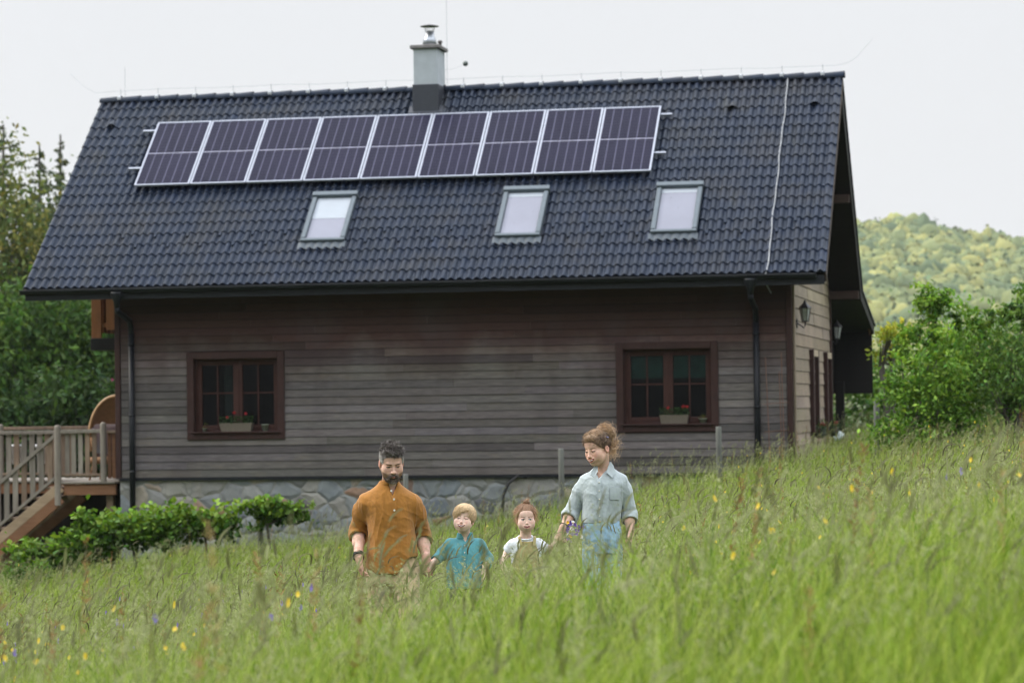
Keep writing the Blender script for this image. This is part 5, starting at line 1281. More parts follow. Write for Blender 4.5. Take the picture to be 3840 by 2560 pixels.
def flowerbox(name, P, w, label, seed, red, long_=True, hang=False):
    """P house-local base centre"""
    rg = np.random.default_rng(seed); root = tag(empty(name, hw(P), HYAW), label, 'flower box', 'flower boxes under the windows')
    mbx = M_wood('woven grey box', (.085, .070, .055), (.155, .130, .105), (6, 6, 14), 5); mb = MB()
    if hang: mb.lathe([(.06, 0), (.10, .06), (.115, .16), (.12, .19)], (0, 0, 0), 14, sy=2.2)
    else: mb.add([(-w*.44, -.06, 0), (w*.44, -.06, 0), (w*.44, .06, 0), (-w*.44, .06, 0), (-w/2, -.075, .15), (w/2, -.075, .15), (w/2, .075, .15), (-w/2, .075, .15), (-w*.47, -.065, .15), (w*.47, -.065, .15), (w*.47, .065, .15), (-w*.47, .065, .15), (-w*.46, -.06, .13), (w*.46, -.06, .13), (w*.46, .06, .13), (-w*.46, .06, .13)], [(3, 2, 1, 0), (0, 1, 5, 4), (1, 2, 6, 5), (2, 3, 7, 6), (3, 0, 4, 7), (4, 5, 9, 8), (5, 6, 10, 9), (6, 7, 11, 10), (7, 4, 8, 11), (8, 9, 13, 12), (9, 10, 14, 13), (10, 11, 15, 14), (11, 8, 12, 15), (12, 13, 14, 15)])
    mb.build('box', mbx if not hang else M_plain('dark pot', (.03, .035, .03), .6), root)
    n = 420; c = rg.random((n, 3))*np.array([w*1.02, .16, .13])-np.array([w*.51, .09, 0])+np.array([0, 0, .14])
    if hang: c = rg.standard_normal((n, 3))*np.array([.05, .20, .05])+np.array([.03, 0, .2])
    V, F, C = leaf_cards(c, .035, rg, (.035, .07, .022), .35); mesh_obj('foliage', V, F, MLEAF, root, C)
    mr = M_plain('red petals', (.34, .010, .016), .6, nscale=40)
    for (x, z) in red:
        mb = MB()
        for k in range(26):
            d = unit(rg.standard_normal(3)); p = np.array([x, -.05 if not hang else z*0, z if not hang else .25])+d*.032*rg.random()**.4; u = unit(np.cross(d, rg.standard_normal(3))); v = np.cross(d, u)
            if hang: p = np.array([.05, x, .25])+d*.05*rg.random()**.4
            mb.add([p-u*.012, p+v*.012, p+u*.012, p-v*.012], [(0, 1, 2, 3)])
        mb.build('blossom', mr, root)
    return root

def pot(label, P, r, h, mat, leaf=None, seed=0, cat='flowerpot', flower=None, group=None):
    rg = np.random.default_rng(seed); root = tag(empty('flowerpot', hw(P), HYAW), label, cat, group)
    mb = MB(); mb.lathe([(r*.75, 0), (r, h*.85), (r*1.08, h*.86), (r*1.08, h), (r*.9, h), (r*.85, h*.9)], n=16); mb.build('pot', mat, root, True)
    if leaf:
        n, rad, col = leaf; c = rg.standard_normal((n, 3))*rad*.5+np.array([0, 0, h+rad*.5]); V, F, C = leaf_cards(c, rad*.4, rg, col, .3); mesh_obj('foliage', V, F, MLEAF, root, C)
    if flower:
        for col, pts in flower:
            m = M_plain('petals', col, .6)
            for p in pts:
                mb = MB()
                for k in range(14):
                    d = unit(rg.standard_normal(3)); q = np.array(p)+d*.025*rg.random(); u = unit(np.cross(d, rg.standard_normal(3))); v = np.cross(d, u); mb.add([q-u*.016, q+v*.016, q+u*.016, q-v*.016], [(0, 1, 2, 3)])
                mb.build('blossom', m, root)
    return root

def deck():
    """weathered timber terrace with stairs on the left of the house"""
    mw = M_wood('weathered deck wood', (.125, .082, .056), (.25, .18, .128), (8, 8, 1.2), 2.2); mg = M_wood('silvered wood', (.135, .115, .095), (.26, .228, .192), (8, 8, 1.2), 2.4); mor = M_wood('warm new wood', (.13, .058, .028), (.22, .11, .058), (1.2, 8, 8), 2.0); mst = M_wood('stringer wood', (.22, .155, .098), (.34, .25, .165), (1.5, 8, 8), 2.0)
    D = tag(empty('timber_deck', hw((-12.9, .3, 0)), HYAW), 'raised timber deck with baluster railing and stairs beside the house', 'deck')
    o = np.array((-12.9, .3, 0)); zf = -.07
    def add(name, f, mat, par=D): mb = MB(); f(mb); return mb.build(name, mat, par)
    def bx(mb, a, b, col=(1, 1, 1), bevel=.006): mb.box(np.array(a)-o, np.array(b)-o, col, bevel=bevel)
    y0 = .30; xa, xb = -13.18, -12.14
    add('floor', lambda m: (bx(m, (xa-.02, y0-.05, zf-.035), (xb, 3.9, zf)), bx(m, (-18.5, 1.55, zf-.034), (xa-.021, 3.9, zf-.001))), mg)
    add('edge_beam', lambda m: bx(m, (xa+.06, y0, zf-.24), (xb, y0+.07, zf-.05)), mor)
    add('edge_beam', lambda m: bx(m, (-18.5, 1.6, zf-.24), (xa, 1.67, zf-.05)), mor)
    add('support_post', lambda m: bx(m, (xb-.25, .5, -3.2), (xb-.12, .63, zf-.24)), mw); add('support_post', lambda m: bx(m, (-16.0, 1.75, -3.6), (-15.87, 1.88, zf-.24)), mw)
    mdk = M_plain('under-deck shade', (.016, .013, .011), .9, .1)  # dark sheets below the deck: shade put in as colour
    add('underdeck_shade', lambda m: bx(m, (-18.5, 1.9, -3.6), (-12.05, 1.96, zf-.05)), mdk); add('underdeck_shade', lambda m: bx(m, (-12.16, .5, -3.2), (-12.1, 1.9, zf-.05)), mdk)
    # posts
    posts = [(-13.21, y0-.03, zf-.42, .93, .115), (-12.36, y0-.01, zf-.0, .97, .105), (-12.95, 3.2, zf, .95, .11), (-12.78, 3.6, zf, .97, .11), (-14.8, 1.62, zf, .95, .10), (-16.6, 1.62, zf, .95, .10)]
    for x, y, z0, z1, w in posts:
        add('post', lambda m: (m.lathe([(w*.55, z0), (w*.55, z1-.03), (w*.48, z1), (w*.2, z1+.02)], tuple(np.array((x, y, 0))-o), 10)), mg)
    add('handrail', lambda m: bx(m, (-13.2, y0-.045, .80), (-12.36, y0+.02, .865)), mg); add('bottom_rail', lambda m: bx(m, (-13.2, y0-.01, .03), (-12.36, y0+.03, .075)), mw)
    add('handrail', lambda m: bx(m, (-18.5, 1.555, .78), (-13.2, 1.62, .845)), mg); add('bottom_rail', lambda m: bx(m, (-18.5, 1.59, .03), (-13.2, 1.63, .075)), mw)
    add('handrail', lambda m: bx(m, (-12.34, y0+.0, .79), (-12.06, y0+.05, .84)), mw)
    for x in (-13.05, -12.93, -12.80, -12.67, -12.54): add('baluster', lambda m: bx(m, (x-.050+.01*random.random(), y0+.02, .0), (x+.040, y0+.05, .80), (.8+.45*random.random(),)*3), mw if random.random() < .4 else mg)
    for x in (-12.27, -12.19, -12.12): add('baluster', lambda m: bx(m, (x-.035, y0+.06, -.02), (x+.03, y0+.09, .80), (.8+.3*random.random(),)*3), mor)
    for x in np.arange(-18.4, -13.3, .150): add('baluster', lambda m: bx(m, (x-.055, 1.63, .0), (x+.05, 1.66, .78), (.8+.45*random.random(),)*3), mw if random.random() < .6 else mg)
    for x in np.arange(-13.1, -12.1, .16): add('baluster', lambda m: bx(m, (x-.04, 3.60, .0), (x+.04, 3.63, .85), (.8+.3*random.random(),)*3), mor)
    add('handrail', lambda m: bx(m, (-18.5, 3.58, .85), (-12.1, 3.65, .91)), mw)
    # stairs running down to the left
    S = empty('stairs'); S.parent = D; sl = .80
    def st(x): return zf+(x-(-13.22))*sl
    for yy in (y0-.02, y0+1.15):
        for dz, nm in ((-.16, 'stringer'), (-.36, 'stringer')):
            m = MB(); m.beam(np.array((-13.16, yy, st(-13.16)+dz+.02))-o, np.array((-16.4, yy, st(-16.4)+dz+.02))-o, .06, .19, (0, 0, 1), bevel=.006); m.build(nm, mst if dz > -.3 else mor, S)
    for k in range(14):
        x = -13.36-.225*k; m = MB(); m.box(np.array((x-.13, y0+.01, st(x)-.02))-o, np.array((x+.13, y0+1.13, st(x)+.02))-o, bevel=.005); m.build('tread', mw, S)
    m = MB(); m.beam(np.array((-13.2, y0-.02, .81))-o, np.array((-16.4, y0-.02, .81-3.2*sl))-o, .05, .06, (0, 0, 1)); m.build('handrail', mg, S)
    m = MB(); m.beam(np.array((-13.2, y0-.02, .06))-o, np.array((-16.4, y0-.02, .06-3.2*sl))-o, .05, .05, (0, 0, 1)); m.build('bottom_rail', mg, S)
    for k in range(18):
        x = -13.37-.165*k; m = MB(); m.box(np.array((x-.05, y0-.0, .03+(x+13.2)*sl))-o, np.array((x+.05, y0+.03, .80+(x+13.2)*sl))-o, (.75+.4*random.random(),)*3, bevel=.006); m.build('baluster', mg if random.random() < .6 else mw, S)
    # wicker chair
    mwk = M_plain('wicker', (.19, .095, .042), .7, .3, 0, 60, .5, .5); C = tag(empty('wicker_chair', hw((-12.62, 1.55, zf)), HYAW), 'tall round-backed wicker chair on the deck by the house corner', 'chair')
    mb = MB(); V = []; na, nr = 28, 10
    for i in range(na+1):
        a = math.pi*i/na
        for j in range(nr+1):
            t = j/nr; r = 1-t; V.append((.52*r*math.cos(a), .25+.22*(1-r*r), .78+.74*r*math.sin(a)+0.0))
    Fq = [(i*(nr+1)+j, (i+1)*(nr+1)+j, (i+1)*(nr+1)+j+1, i*(nr+1)+j+1) for i in range(na) for j in range(nr)]; mb.add(V, Fq)
    mb.add([(-.52, .25, .78), (.52, .25, .78), (.42, .30, .30), (-.42, .30, .30)], [(0, 1, 2, 3)]); ob = mb.build('backrest', mwk, C, True); so = ob.modifiers.new('t', 'SOLIDIFY'); so.thickness = .03
    mb = MB(); mb.tube([(.53*math.cos(a), .25, .78+.75*math.sin(a)) for a in np.linspace(-.35, math.pi+.35, 30)], .028, 8); mb.build('rim', M_plain('cane', (.42, .25, .12), .5), C, True)
    mb = MB(); mb.lathe([(.40, .30), (.44, .36), (.42, .42)], (0, 0, 0), 20); mb.build('seat', mwk, C, True)
    mb = MB(); mb.box((-.42, .02, .42), (.44, .22, 1.02), bevel=.07); mb.build('cushion', M_cloth('mauve cushion', (.085, .055, .055)), C, True)
    for sx in (-1, 1):
        for sy in (-1, 1): mb = MB(); mb.tube([(sx*.28, sy*.25, .32), (sx*.34, sy*.30, 0)], .02, 8); mb.build('leg', mwk, C)
    # hanging petunias
    P = tag(empty('hanging_basket', hw((-12.33, 1.45, 1.42)), HYAW), 'hanging pot of pink and white petunias below the balcony', 'plant pot'); rg = np.random.default_rng(3)
    mb = MB(); mb.lathe([(.10, 0), (.17, .22), (.175, .25), (.15, .25)], n=16); mb.build('pot', M_plain('pinkish grey pot', (.22, .17, .17), .7), P, True)
    mb = MB()
    for a in (0, 2.1, 4.2): mb.tube([(.15*math.cos(a), .15*math.sin(a), .25), (-.12, 0, .9)], .004, 5)
    mb.build('hanger', M_plain('cord', (.3, .3, .27), .8), P)
    c = rg.standard_normal((260, 3))*np.array([.12, .12, .07])+np.array([0, 0, .30]); V, F, Cc = leaf_cards(c, .05, rg, (.06, .12, .03), .3); mesh_obj('foliage', V, F, MLEAF, P, Cc)
    for col, pts in (((.55, .12, .30), ((-.22, -.05, .34), (.02, -.12, .48), (-.05, -.1, .58))), ((.75, .68, .72), ((.12, -.12, .36), (.2, -.1, .28), (.06, -.15, .30), (.16, -.05, .42)))):
        m = M_plain('petunia', col, .6)
        for p in pts:
            mb = MB()
            for k in range(9):
                d = unit(rg.standard_normal(3)); q = np.array(p)+d*.03*rg.random(); u = unit(np.cross(d, rg.standard_normal(3))); v = np.cross(d, u); mb.add([q-u*.03, q+v*.03, q+u*.03, q-v*.03], [(0, 1, 2, 3)])
            mb.build('blossom', m, P)
    mwh = M_plain('white glaze', (.62, .63, .66), .4)
    for k, (x, lab) in enumerate(((-14.62, 'white flowerpot behind the deck balusters, further from the house of the two'), (-14.12, 'white flowerpot behind the deck balusters, nearer the house of the two'))): pot(lab, (x, 2.0, zf+.30), .13, .36, mwh, (60, .12, (.07, .11, .03)), k, group='white pots on the deck')

def lantern(P, label):
    root = tag(empty('wall_lantern', hw(P), HYAW), label, 'lantern', 'lanterns on the gable end'); mk = M_metal('black iron', (.012, .012, .013), .45, .4)
    mb = MB(); mb.box((-.16, -.05, -.10), (-.13, .05, .06), bevel=.008); mb.tube([(-.13, 0, -.02), (-.02, 0, -.10), (0, 0, -.06), (0, 0, .0)], .012, 8); mb.build('bracket', mk, root)
    mb = MB(); mb.lathe([(.05, .0), (.07, .012), (.06, .02)], n=6); mb.lathe([(.115, .235), (.10, .26), (.03, .33), (.02, .36), (.006, .38)], n=6)
    for k in range(6): a = 2*math.pi*k/6; mb.tube([(.06*math.cos(a), .06*math.sin(a), .02), (.095*math.cos(a), .095*math.sin(a), .24)], .007, 5)
    mb.build('cage', mk, root); mb = MB(); mb.lathe([(.05, .022), (.085, .232)], n=6); mb.build('glass', M_plain('frosted glass', (.32, .34, .34), .25, .6), root)

def props():
    flowerbox('flower_box', (-9.79, -.03, .655+.142), .60, 'grey window box of red geraniums on the sill of the window nearer the deck', 1, ((-.16, .25), (-.03, .33), (.18, .31)))
    flowerbox('flower_box', (-2.03, -.03, .70+.142), .50, 'grey window box of red geraniums on the sill of the window nearer the bushes', 2, ((-.10, .27), (.16, .29), (.22, .285)))
    flowerbox('flower_box', (.14, 3.55, .52), .3, 'hanging box of red geraniums on the gable end, nearer the front corner', 3, ((-.1, .25), (.12, .25)), hang=True)
    flowerbox('flower_box', (.14, 6.5, .52), .3, 'hanging box of red geraniums on the gable end, nearer the dark porch', 4, ((-.1, .25), (.1, .25)), hang=True)
    mp = M_plain('pale pot', (.20, .22, .17), .6)
    pot('small pale flowerpot on the sill to the right of the geraniums, window nearer the deck', (-9.30, .06, .655+.142), .062, .12, mp); pot('tiny plant pot with a yellow-green sprig at the left end of a window sill', (-10.40, .05, .655+.142), .04, .06, mp, (30, .07, (.16, .18, .03)), 4)
    pot('low yellow-green plant pot on the sill right of the geraniums, window nearer the bushes', (-1.55, .06, .70+.142), .07, .08, mp, (60, .06, (.12, .14, .03)), 5)
    lantern((.17, .62, 2.55), 'black wall lantern on the pale boards of the gable end'); lantern((.13, 7.85, 2.40), 'wall lantern in the shadow of the rear porch')
    # pea trellis of sticks
    T = tag(empty('trellis', hw((-.28, -.10, -.6)), HYAW), 'thin wooden trellis of sticks leaning against the wall by the right corner', 'trellis'); ms = M_wood('reddish sticks', (.10, .052, .038), (.17, .095, .068), (8, 8, 1), 3)
    for x0, x1, z1 in ((-.10, -.17, 2.55), (.13, .10, 2.62), (.09, .06, 2.3)): mb = MB(); mb.tube([(x0, -.12, 0), ((x0+x1)/2+.012, -.06, z1*.5), (x1, .0, z1)], .008, 6); mb.build('stick', ms, T)
    for z in (1.28, .92, 1.75): mb = MB(); mb.tube([(-.2, -.07, z), (.22, -.06, z+.03)], .006, 6); mb.build('crossbar', ms, T)
    # black hose looped over the plinth
    b = MB(); P0 = hw((-4.95, -.1, -.05)); b.tube([P0-P0+np.array(v) for v in ((.42, .12, -.03), (.2, .05, .03), (.03, 0, -.10), (-.06, -.03, -.30), (-.08, -.05, -.62), (-.05, -.05, -1.0))], .028, 8); tag(b.build('garden_hose', M_black, None, True, ), 'black hose hanging in an arc over the stone plinth', 'hose').location = P0
    # crumpled white sack by the porch post
    rg = np.random.default_rng(2); g = Sdf(axis_grid(-.4, .4, .02), axis_grid(-.3, .3, .02), axis_grid(-.05, .5, .02)); g.ell((0, 0, .16), (.26, .18, .13), .02); g.ell((-.08, 0, .24), (.15, .13, .10), .05); V, F = g.mesh(); V = V+vnormals(V, F)*(.03*noise(V, 9, 3))[:, None]
    tag(mesh_obj('sack', V, F, M_plain('white plastic', (.60, .68, .78), .35, .5), None, None, False, loc=hw((-.05, 8.3, .33))), 'crumpled white sack at the foot of the dark porch', 'sack')
    # orchard / vineyard posts
    mpst = M_wood('silvered post', (.055, .056, .050), (.165, .168, .155), (5, 5, .6), 3.5)
    for x, y, zt, r, lab in ((.74, 46.0, 1.33, .052, 'weathered grey fence post in the meadow just behind the woman'), (3.23, 46.0, 1.64, .055, 'grey post with a white top below the corner of the window near the bushes'), (5.71, 45.9, 2.05, .055, 'tall grey post standing in front of the bushes beside the porch'), (-1.71, 46.0, .96, .050, 'dark grey post showing beside the bearded man\'s collar'), (-4.09, 46.95, .62, .055, 'grey post at the right end of the vine hedge'), (-6.46, 46.95, -.05, .055, 'short grey post under the left end of the vine hedge')):
        z0 = float(ground_z(x, y))-.25; P = empty('fence_post', (x, y, z0)); mb = MB(); k = random.random(); mb.tube([(0, 0, 0), (.01*k, 0, (zt-z0)*.5), (.02*k-.01, 0, zt-z0-.02), (.02*k-.01, 0, zt-z0)], [r*.88, r*.84, r*.82, r*.72], 10)
        ob = mb.build('fence_post', mpst, None, True); ob.location = (x, y, z0); bpy.data.objects.remove(P); tag(ob, lab, 'post', 'posts in a row before the house')
# ------------------------------------------------------------------ vegetation
MBARK = M_wood('bark', (.045, .038, .032), (.10, .088, .075), (1, 1, .2), 12)
def branchy(mb, base, tips, r0, rg, k=.5):
    base = np.array(base, float)
    for t in tips:
        t = np.array(t, float); m = base*(1-k)+t*k+rg.standard_normal(3)*np.linalg.norm(t-base)*.06; m[:2] = base[:2]*.6+t[:2]*.4
        mb.tube([base, m, t], [r0, r0*.6, r0*.2], 6)
def bush(name, label, x, y, r, h, zbase, cols, ncl, nl, leaf, seed, cat='bush', group=None, trunk=True, low=-.75, extra=None, mat=None, shell=.5, spread=.17):
    rg = np.random.default_rng(seed); root = tag(empty(name, (x, y, zbase)), label, cat, group)
    cz = h-r[2]; L, tone, cc = clumps((0, 0, cz), r, ncl, nl, rg, spread, shell, low=low)
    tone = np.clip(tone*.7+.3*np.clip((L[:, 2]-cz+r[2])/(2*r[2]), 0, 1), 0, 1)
    if extra:
        for ec, er, en in extra:
            L2, t2, c2 = clumps(ec, er, en, nl, rg, .22, .4); L = np.vstack([L, L2]); tone = np.concatenate([tone, t2]); cc = np.vstack([cc, c2])
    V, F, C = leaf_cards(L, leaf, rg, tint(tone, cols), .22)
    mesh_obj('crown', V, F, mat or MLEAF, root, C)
    if trunk:
        mb = MB(); hh = max(.3, cz-.65*r[2]); tr = .032*h**.6
        for k in range(3 if h < 5 else 1):
            b = (rg.uniform(-.12, .12), rg.uniform(-.12, .12), -.3); mb.tube([b, (b[0]*1.5, b[1]*1.5, hh*.6), (b[0]*2.4, b[1]*2.4, hh)], [tr, tr*.8, tr*.55], 7)
            branchy(mb, (b[0]*2.4, b[1]*2.4, hh), cc[rg.choice(len(cc), min(9, len(cc)))]*np.array([.9, .9, .95]), tr*.5, rg)
        mb.build('trunk', MBARK, root)
    return root
def conifer(label, x, y, zb, h, seed, cols, width=.17, sparse=1.0, name='conifer_tree', start=.12):
    rg = np.random.default_rng(seed); root = tag(empty(name, (x, y, zb)), label, 'tree', 'conifers behind the house'); mb = MB(); mb.tube([(0, 0, -1), (.02*h*rg.uniform(-.3, .3), 0, h*.5), (0, 0, h)], [.016*h, .010*h, .002*h], 8)
    Ls, T = [], []; z = h*start
    while z < h*.985:
        f = 1-z/h; n = max(3, int((5 if f < .3 else 7)*sparse)); a0 = rg.random()*6.28
        for k in range(n):
            a = a0+6.28*k/n+rg.uniform(-.6, .6); L = h*width*(f**.75+.03)*rg.uniform(.3, 1.45); dr = rg.uniform(-.15, .45); zz = z+rg.uniform(-.02, .02)*h
            tip = np.array([L*math.cos(a), L*math.sin(a), zz+dr*L]); b0 = np.array([0, 0, zz]); mid = (b0+tip)/2+np.array([0, 0, -.06*L]); mb.tube([b0, mid, tip], [.0035*h*f+.012, .002*h*f+.008, .006], 4, cap=False)
            m = max(10, int(60*L)); t = .2+.8*rg.random(m)**.8; P = b0*(1-t)[:, None]**2+2*mid*(t*(1-t))[:, None]+tip*(t**2)[:, None]
            Ls.append(P+rg.standard_normal((m, 3))*np.array([.06, .06, .05])*(.6+.05*h*f)-np.array([0, 0, .05*L])*rg.random((m, 1))); T.append(np.clip(rg.random()*.5+.6*t*rg.random(m), 0, 1))
        z += h*.03*(.7+.6*rg.random())
    L = np.vstack(Ls); V, F, C = leaf_cards(L, .21, rg, tint(np.concatenate(T), cols), .25, .25, aspect=.36); mesh_obj('crown', V, F, MLEAF_FAR, root, C); mb.build('trunk', MBARK, root); return root

G_DARK = [(.012, .027, .011), (.024, .048, .015), (.050, .092, .022)]
G_FRESH = [(.026, .060, .010), (.060, .125, .018), (.125, .215, .030)]
G_VINE = [(.022, .052, .008), (.065, .130, .014), (.17, .27, .030)]
def vegetation():
    # vines trained along wires: crowns hover over thin trunks
    rows = [((-7.1, 46.6), [((-.42, 0, .86), (.50, .3, .20), 16), ((.2, 0, 1.02), (.42, .3, .24), 16)], 'leafy vine with dark hollows below the deck stairs, left part of the hedge'),
            ((-6.1, 46.6), [((-.35, 0, 1.16), (.42, .3, .24), 18), ((.3, 0, 1.12), (.45, .3, .26), 18), ((-.75, 0, 1.36), (.10, .1, .14), 4)], 'bushy vine in front of the drainpipe foot, second part of the hedge'),
            ((-4.95, 46.6), [((-.40, 0, 1.10), (.45, .3, .26), 18), ((.20, 0, 1.14), (.36, .28, .22), 14)], 'dense flat-topped vine, third part of the hedge counted from the stairs'),
            ((-3.95, 46.6), [((-.10, 0, 1.28), (.34, .2, .13), 9), ((.36, 0, 1.22), (.32, .2, .15), 9), ((.0, 0, 1.05), (.14, .12, .10), 3)], 'thin vine branch reaching over the stone plinth at the right end of the hedge')]
    for k, ((x, y), lobes, lab) in enumerate(rows):
        rg = np.random.default_rng(60+k); zg = float(ground_z(x, y)); root = tag(empty('grapevine', (x, y, zg)), lab, 'vine', 'vines of the trained hedge'); Ls, Ts, cs = [], [], []
        zo = 1.02-.02*k if k < 1 else 1.0
        for c, r, n in lobes:
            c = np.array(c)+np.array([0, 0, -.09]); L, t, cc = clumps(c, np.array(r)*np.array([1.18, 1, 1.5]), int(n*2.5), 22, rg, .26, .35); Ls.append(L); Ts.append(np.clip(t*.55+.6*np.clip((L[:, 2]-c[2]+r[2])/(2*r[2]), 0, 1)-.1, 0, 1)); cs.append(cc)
        V, F, C = leaf_cards(np.vstack(Ls), .10, rg, tint(np.concatenate(Ts), G_VINE), .2, .5, aspect=.8); mesh_obj('foliage', V, F, MLEAF, root, C)
        mb = MB(); mb.tube([(0, 0, -.2), (.05, .02, .5), (.0, 0, 1.0)], [.03, .025, .02], 7); branchy(mb, (0, 0, .95), np.vstack(cs)[::5], .014, rg); mb.build('stem', MBARK, root)
    bush('sapling', 'small leafy sapling at the lower left edge beside the stairs', -7.62, 45.6, (.42, .3, .34), .95, float(ground_z(-7.6, 45.6))-.05, G_VINE, 22, 18, .10, 71, 'sapling', None, spread=.25)
    # fruit bushes to the right of the house
    rg = np.random.default_rng(88)
    for k, (x, y, r, h, lab, ncl, ex) in enumerate((
        (6.28, 44.5, (.76, .65, 1.15), 2.35, 'leafy green bush nearest the porch, with bright young leaves on its left side', 190, (((-.40, -.1, 1.45), (.26, .25, .35), 12), ((-.55, 0, .75), (.30, .3, .35), 12))),
        (6.75, 45.2, (.72, .6, 1.25), 2.80, 'tallest bush, with a spire of shoots in front of the wooded hill', 200, (((-.28, 0, 2.75), (.22, .2, .42), 14), ((.42, 0, 2.45), (.25, .2, .32), 12))),
        (7.85, 45.0, (.90, .7, 1.20), 2.60, 'broad bush at the right edge, with grey-green leaves and dark gaps', 210, (((.1, 0, 2.55), (.22, .2, .36), 12), ((.62, 0, 2.35), (.25, .2, .36), 12))),
        )):
        cols = [(.045, .10, .014), (.11, .215, .026), (.22, .35, .042)] if k < 2 else [(.045, .092, .022), (.098, .185, .036), (.20, .30, .06)]
        bush('fruit_bush', lab, x, y, r, h, float(ground_z(x, y))-.05, cols, int(ncl*.85), 26, .085, 80+k, 'bush', 'bushes beside the house', extra=(ex or ())+tuple(((rg.uniform(-.7, .7)*r[0], 0, h-r[2]*.25+rg.uniform(-.1, .35)), (.13, .13, .26), 5) for _ in range(7))+tuple(((rg.uniform(-.9, .9)*r[0], -.1, rg.uniform(.25, .75)), (.30, .25, .26), 9) for _ in range(5)), spread=.15, low=-1.0, shell=.30)
    bush('flowering_shrub', 'shrub with yellow sunlit leaves peeping out behind the bush by the porch', 6.35, 48.5, (.42, .5, .45), 2.55, float(ground_z(6.3, 48.5)), [(.14, .19, .02), (.26, .29, .03), (.46, .42, .04)], 34, 22, .09, 91, 'shrub')  # yellow of blossom and of sunlight are both put into these leaf tones
    for k, (x, y, r, h, lab) in enumerate(((7.2, 66, (2.2, 1.6, 1.3), 2.5, 'low bright green thicket behind the porch post'), (10.8, 64, (2.0, 1.6, 1.4), 2.8, 'low green thicket behind the bushes on the right'), (6.3, 70, (.9, .9, 1.8), 4.9, 'slim young tree just behind the rear roof edge'))):
        bush('thicket', lab, x, y, r, h, float(ground_z(x, y)), G_FRESH, 170, 26, .16, 95+k, 'thicket', 'greenery behind the house')
    # woods on the left
    B = [(-13.6, 76, (1.9, 2.0, 2.2), 5.0, 'dark rounded bush low at the left edge behind the deck'), (-12.0, 74, (1.5, 2.0, 2.2), 5.4, 'light green bush right below the roof corner'), (-10.5, 75, (1.4, 2.0, 2.2), 5.0, 'green bush beside the orange balcony'), (-12.6, 66, (1.7, 1.6, 1.8), 2.8, 'dark bush above the deck railing, left of the wicker chair'), (-10.0, 67, (1.7, 1.6, 1.8), 3.0, 'dark bush behind the wicker chair')]
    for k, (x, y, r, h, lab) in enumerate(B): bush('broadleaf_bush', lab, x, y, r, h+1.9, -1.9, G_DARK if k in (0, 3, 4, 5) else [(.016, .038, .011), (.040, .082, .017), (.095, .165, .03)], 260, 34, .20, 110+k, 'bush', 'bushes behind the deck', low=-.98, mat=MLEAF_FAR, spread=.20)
    warm = [(.038, .062, .022), (.080, .108, .032), (.21, .205, .055)]; cool = [(.024, .038, .026), (.042, .064, .038), (.085, .11, .052)]  # warm list puts sunlight into the leaf colour
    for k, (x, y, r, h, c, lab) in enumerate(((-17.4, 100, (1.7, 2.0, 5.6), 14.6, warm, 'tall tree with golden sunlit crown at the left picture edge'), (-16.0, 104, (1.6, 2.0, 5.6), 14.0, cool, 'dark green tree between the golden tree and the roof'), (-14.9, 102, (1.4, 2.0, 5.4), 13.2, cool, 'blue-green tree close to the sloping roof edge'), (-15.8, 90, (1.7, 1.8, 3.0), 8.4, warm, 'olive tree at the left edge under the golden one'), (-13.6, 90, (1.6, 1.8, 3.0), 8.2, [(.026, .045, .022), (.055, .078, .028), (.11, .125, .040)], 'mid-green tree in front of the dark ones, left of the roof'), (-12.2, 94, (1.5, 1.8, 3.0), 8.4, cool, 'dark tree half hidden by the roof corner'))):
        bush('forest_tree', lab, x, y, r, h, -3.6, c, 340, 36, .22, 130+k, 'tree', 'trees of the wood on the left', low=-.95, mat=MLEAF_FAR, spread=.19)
    con = [(.045, .064, .034), (.078, .098, .050), (.145, .15, .068)]
    for k, (x, y, h, lab, w) in enumerate(((-19.1, 110, 16.4, 'thick spruce top cut by the left picture edge', .15), (-17.75, 110, 15.6, 'spruce top second from the left edge, with upturned boughs', .12), (-16.95, 110, 16.0, 'slender spruce spire third from the left edge', .09), (-16.2, 112, 15.8, 'spruce spire nearest the roof slope', .10)  )):
        conifer(lab, x, y, -3.5, h, 150+k, con, w*1.15, .95, start=.30)
    # the wooded hill across the valley
    rg = np.random.default_rng(200)
    def hill_z(x, y):
        t = np.clip((y-640)/300, 0, 1); prof = 57+1.3*np.sin(x/9.0)+1.0*np.sin(x/4.1+1)-.125*np.clip(x-122, 0, 400)
        return -8+(prof+4)*t**.85*(y <= 960)+(prof+4)*(y > 960)*np.clip(1-(y-960)/500, 0, 1)
    gx = np.linspace(-120, 420, 60); gy = np.concatenate([np.linspace(560, 960, 40), np.linspace(990, 1450, 12)]); GX, GY = np.meshgrid(gx, gy); GZ = hill_z(GX, GY)
    V = np.stack([GX, GY, GZ], -1).reshape(-1, 3); nx = len(gx); i = (np.arange(nx-1)[None]+np.arange(len(gy)-1)[:, None]*nx).ravel(); F = np.stack([i, i+1, i+1+nx, i+nx], 1)
    tag(mesh_obj('hill', V, F, M_plain('hill floor', (.05, .075, .025), .9, .1, 0, .05), None, None, True), kind='structure')
    # crowns: bumpy balls, one per tree
    nu, nv = 14, 9; th = np.linspace(0, math.pi, nv); ph = np.linspace(0, 2*math.pi, nu, endpoint=False); S = np.array([[math.sin(a)*math.cos(b), math.sin(a)*math.sin(b), math.cos(a)] for a in th for b in ph]); FS = np.array([(r*nu+k, (r+1)*nu+k, (r+1)*nu+(k+1) % nu, r*nu+(k+1) % nu) for r in range(nv-1) for k in range(nu)])
    n = 6400; X = rg.uniform(40, 300, n); Y = rg.uniform(640, 975, n); Z = hill_z(X, Y)
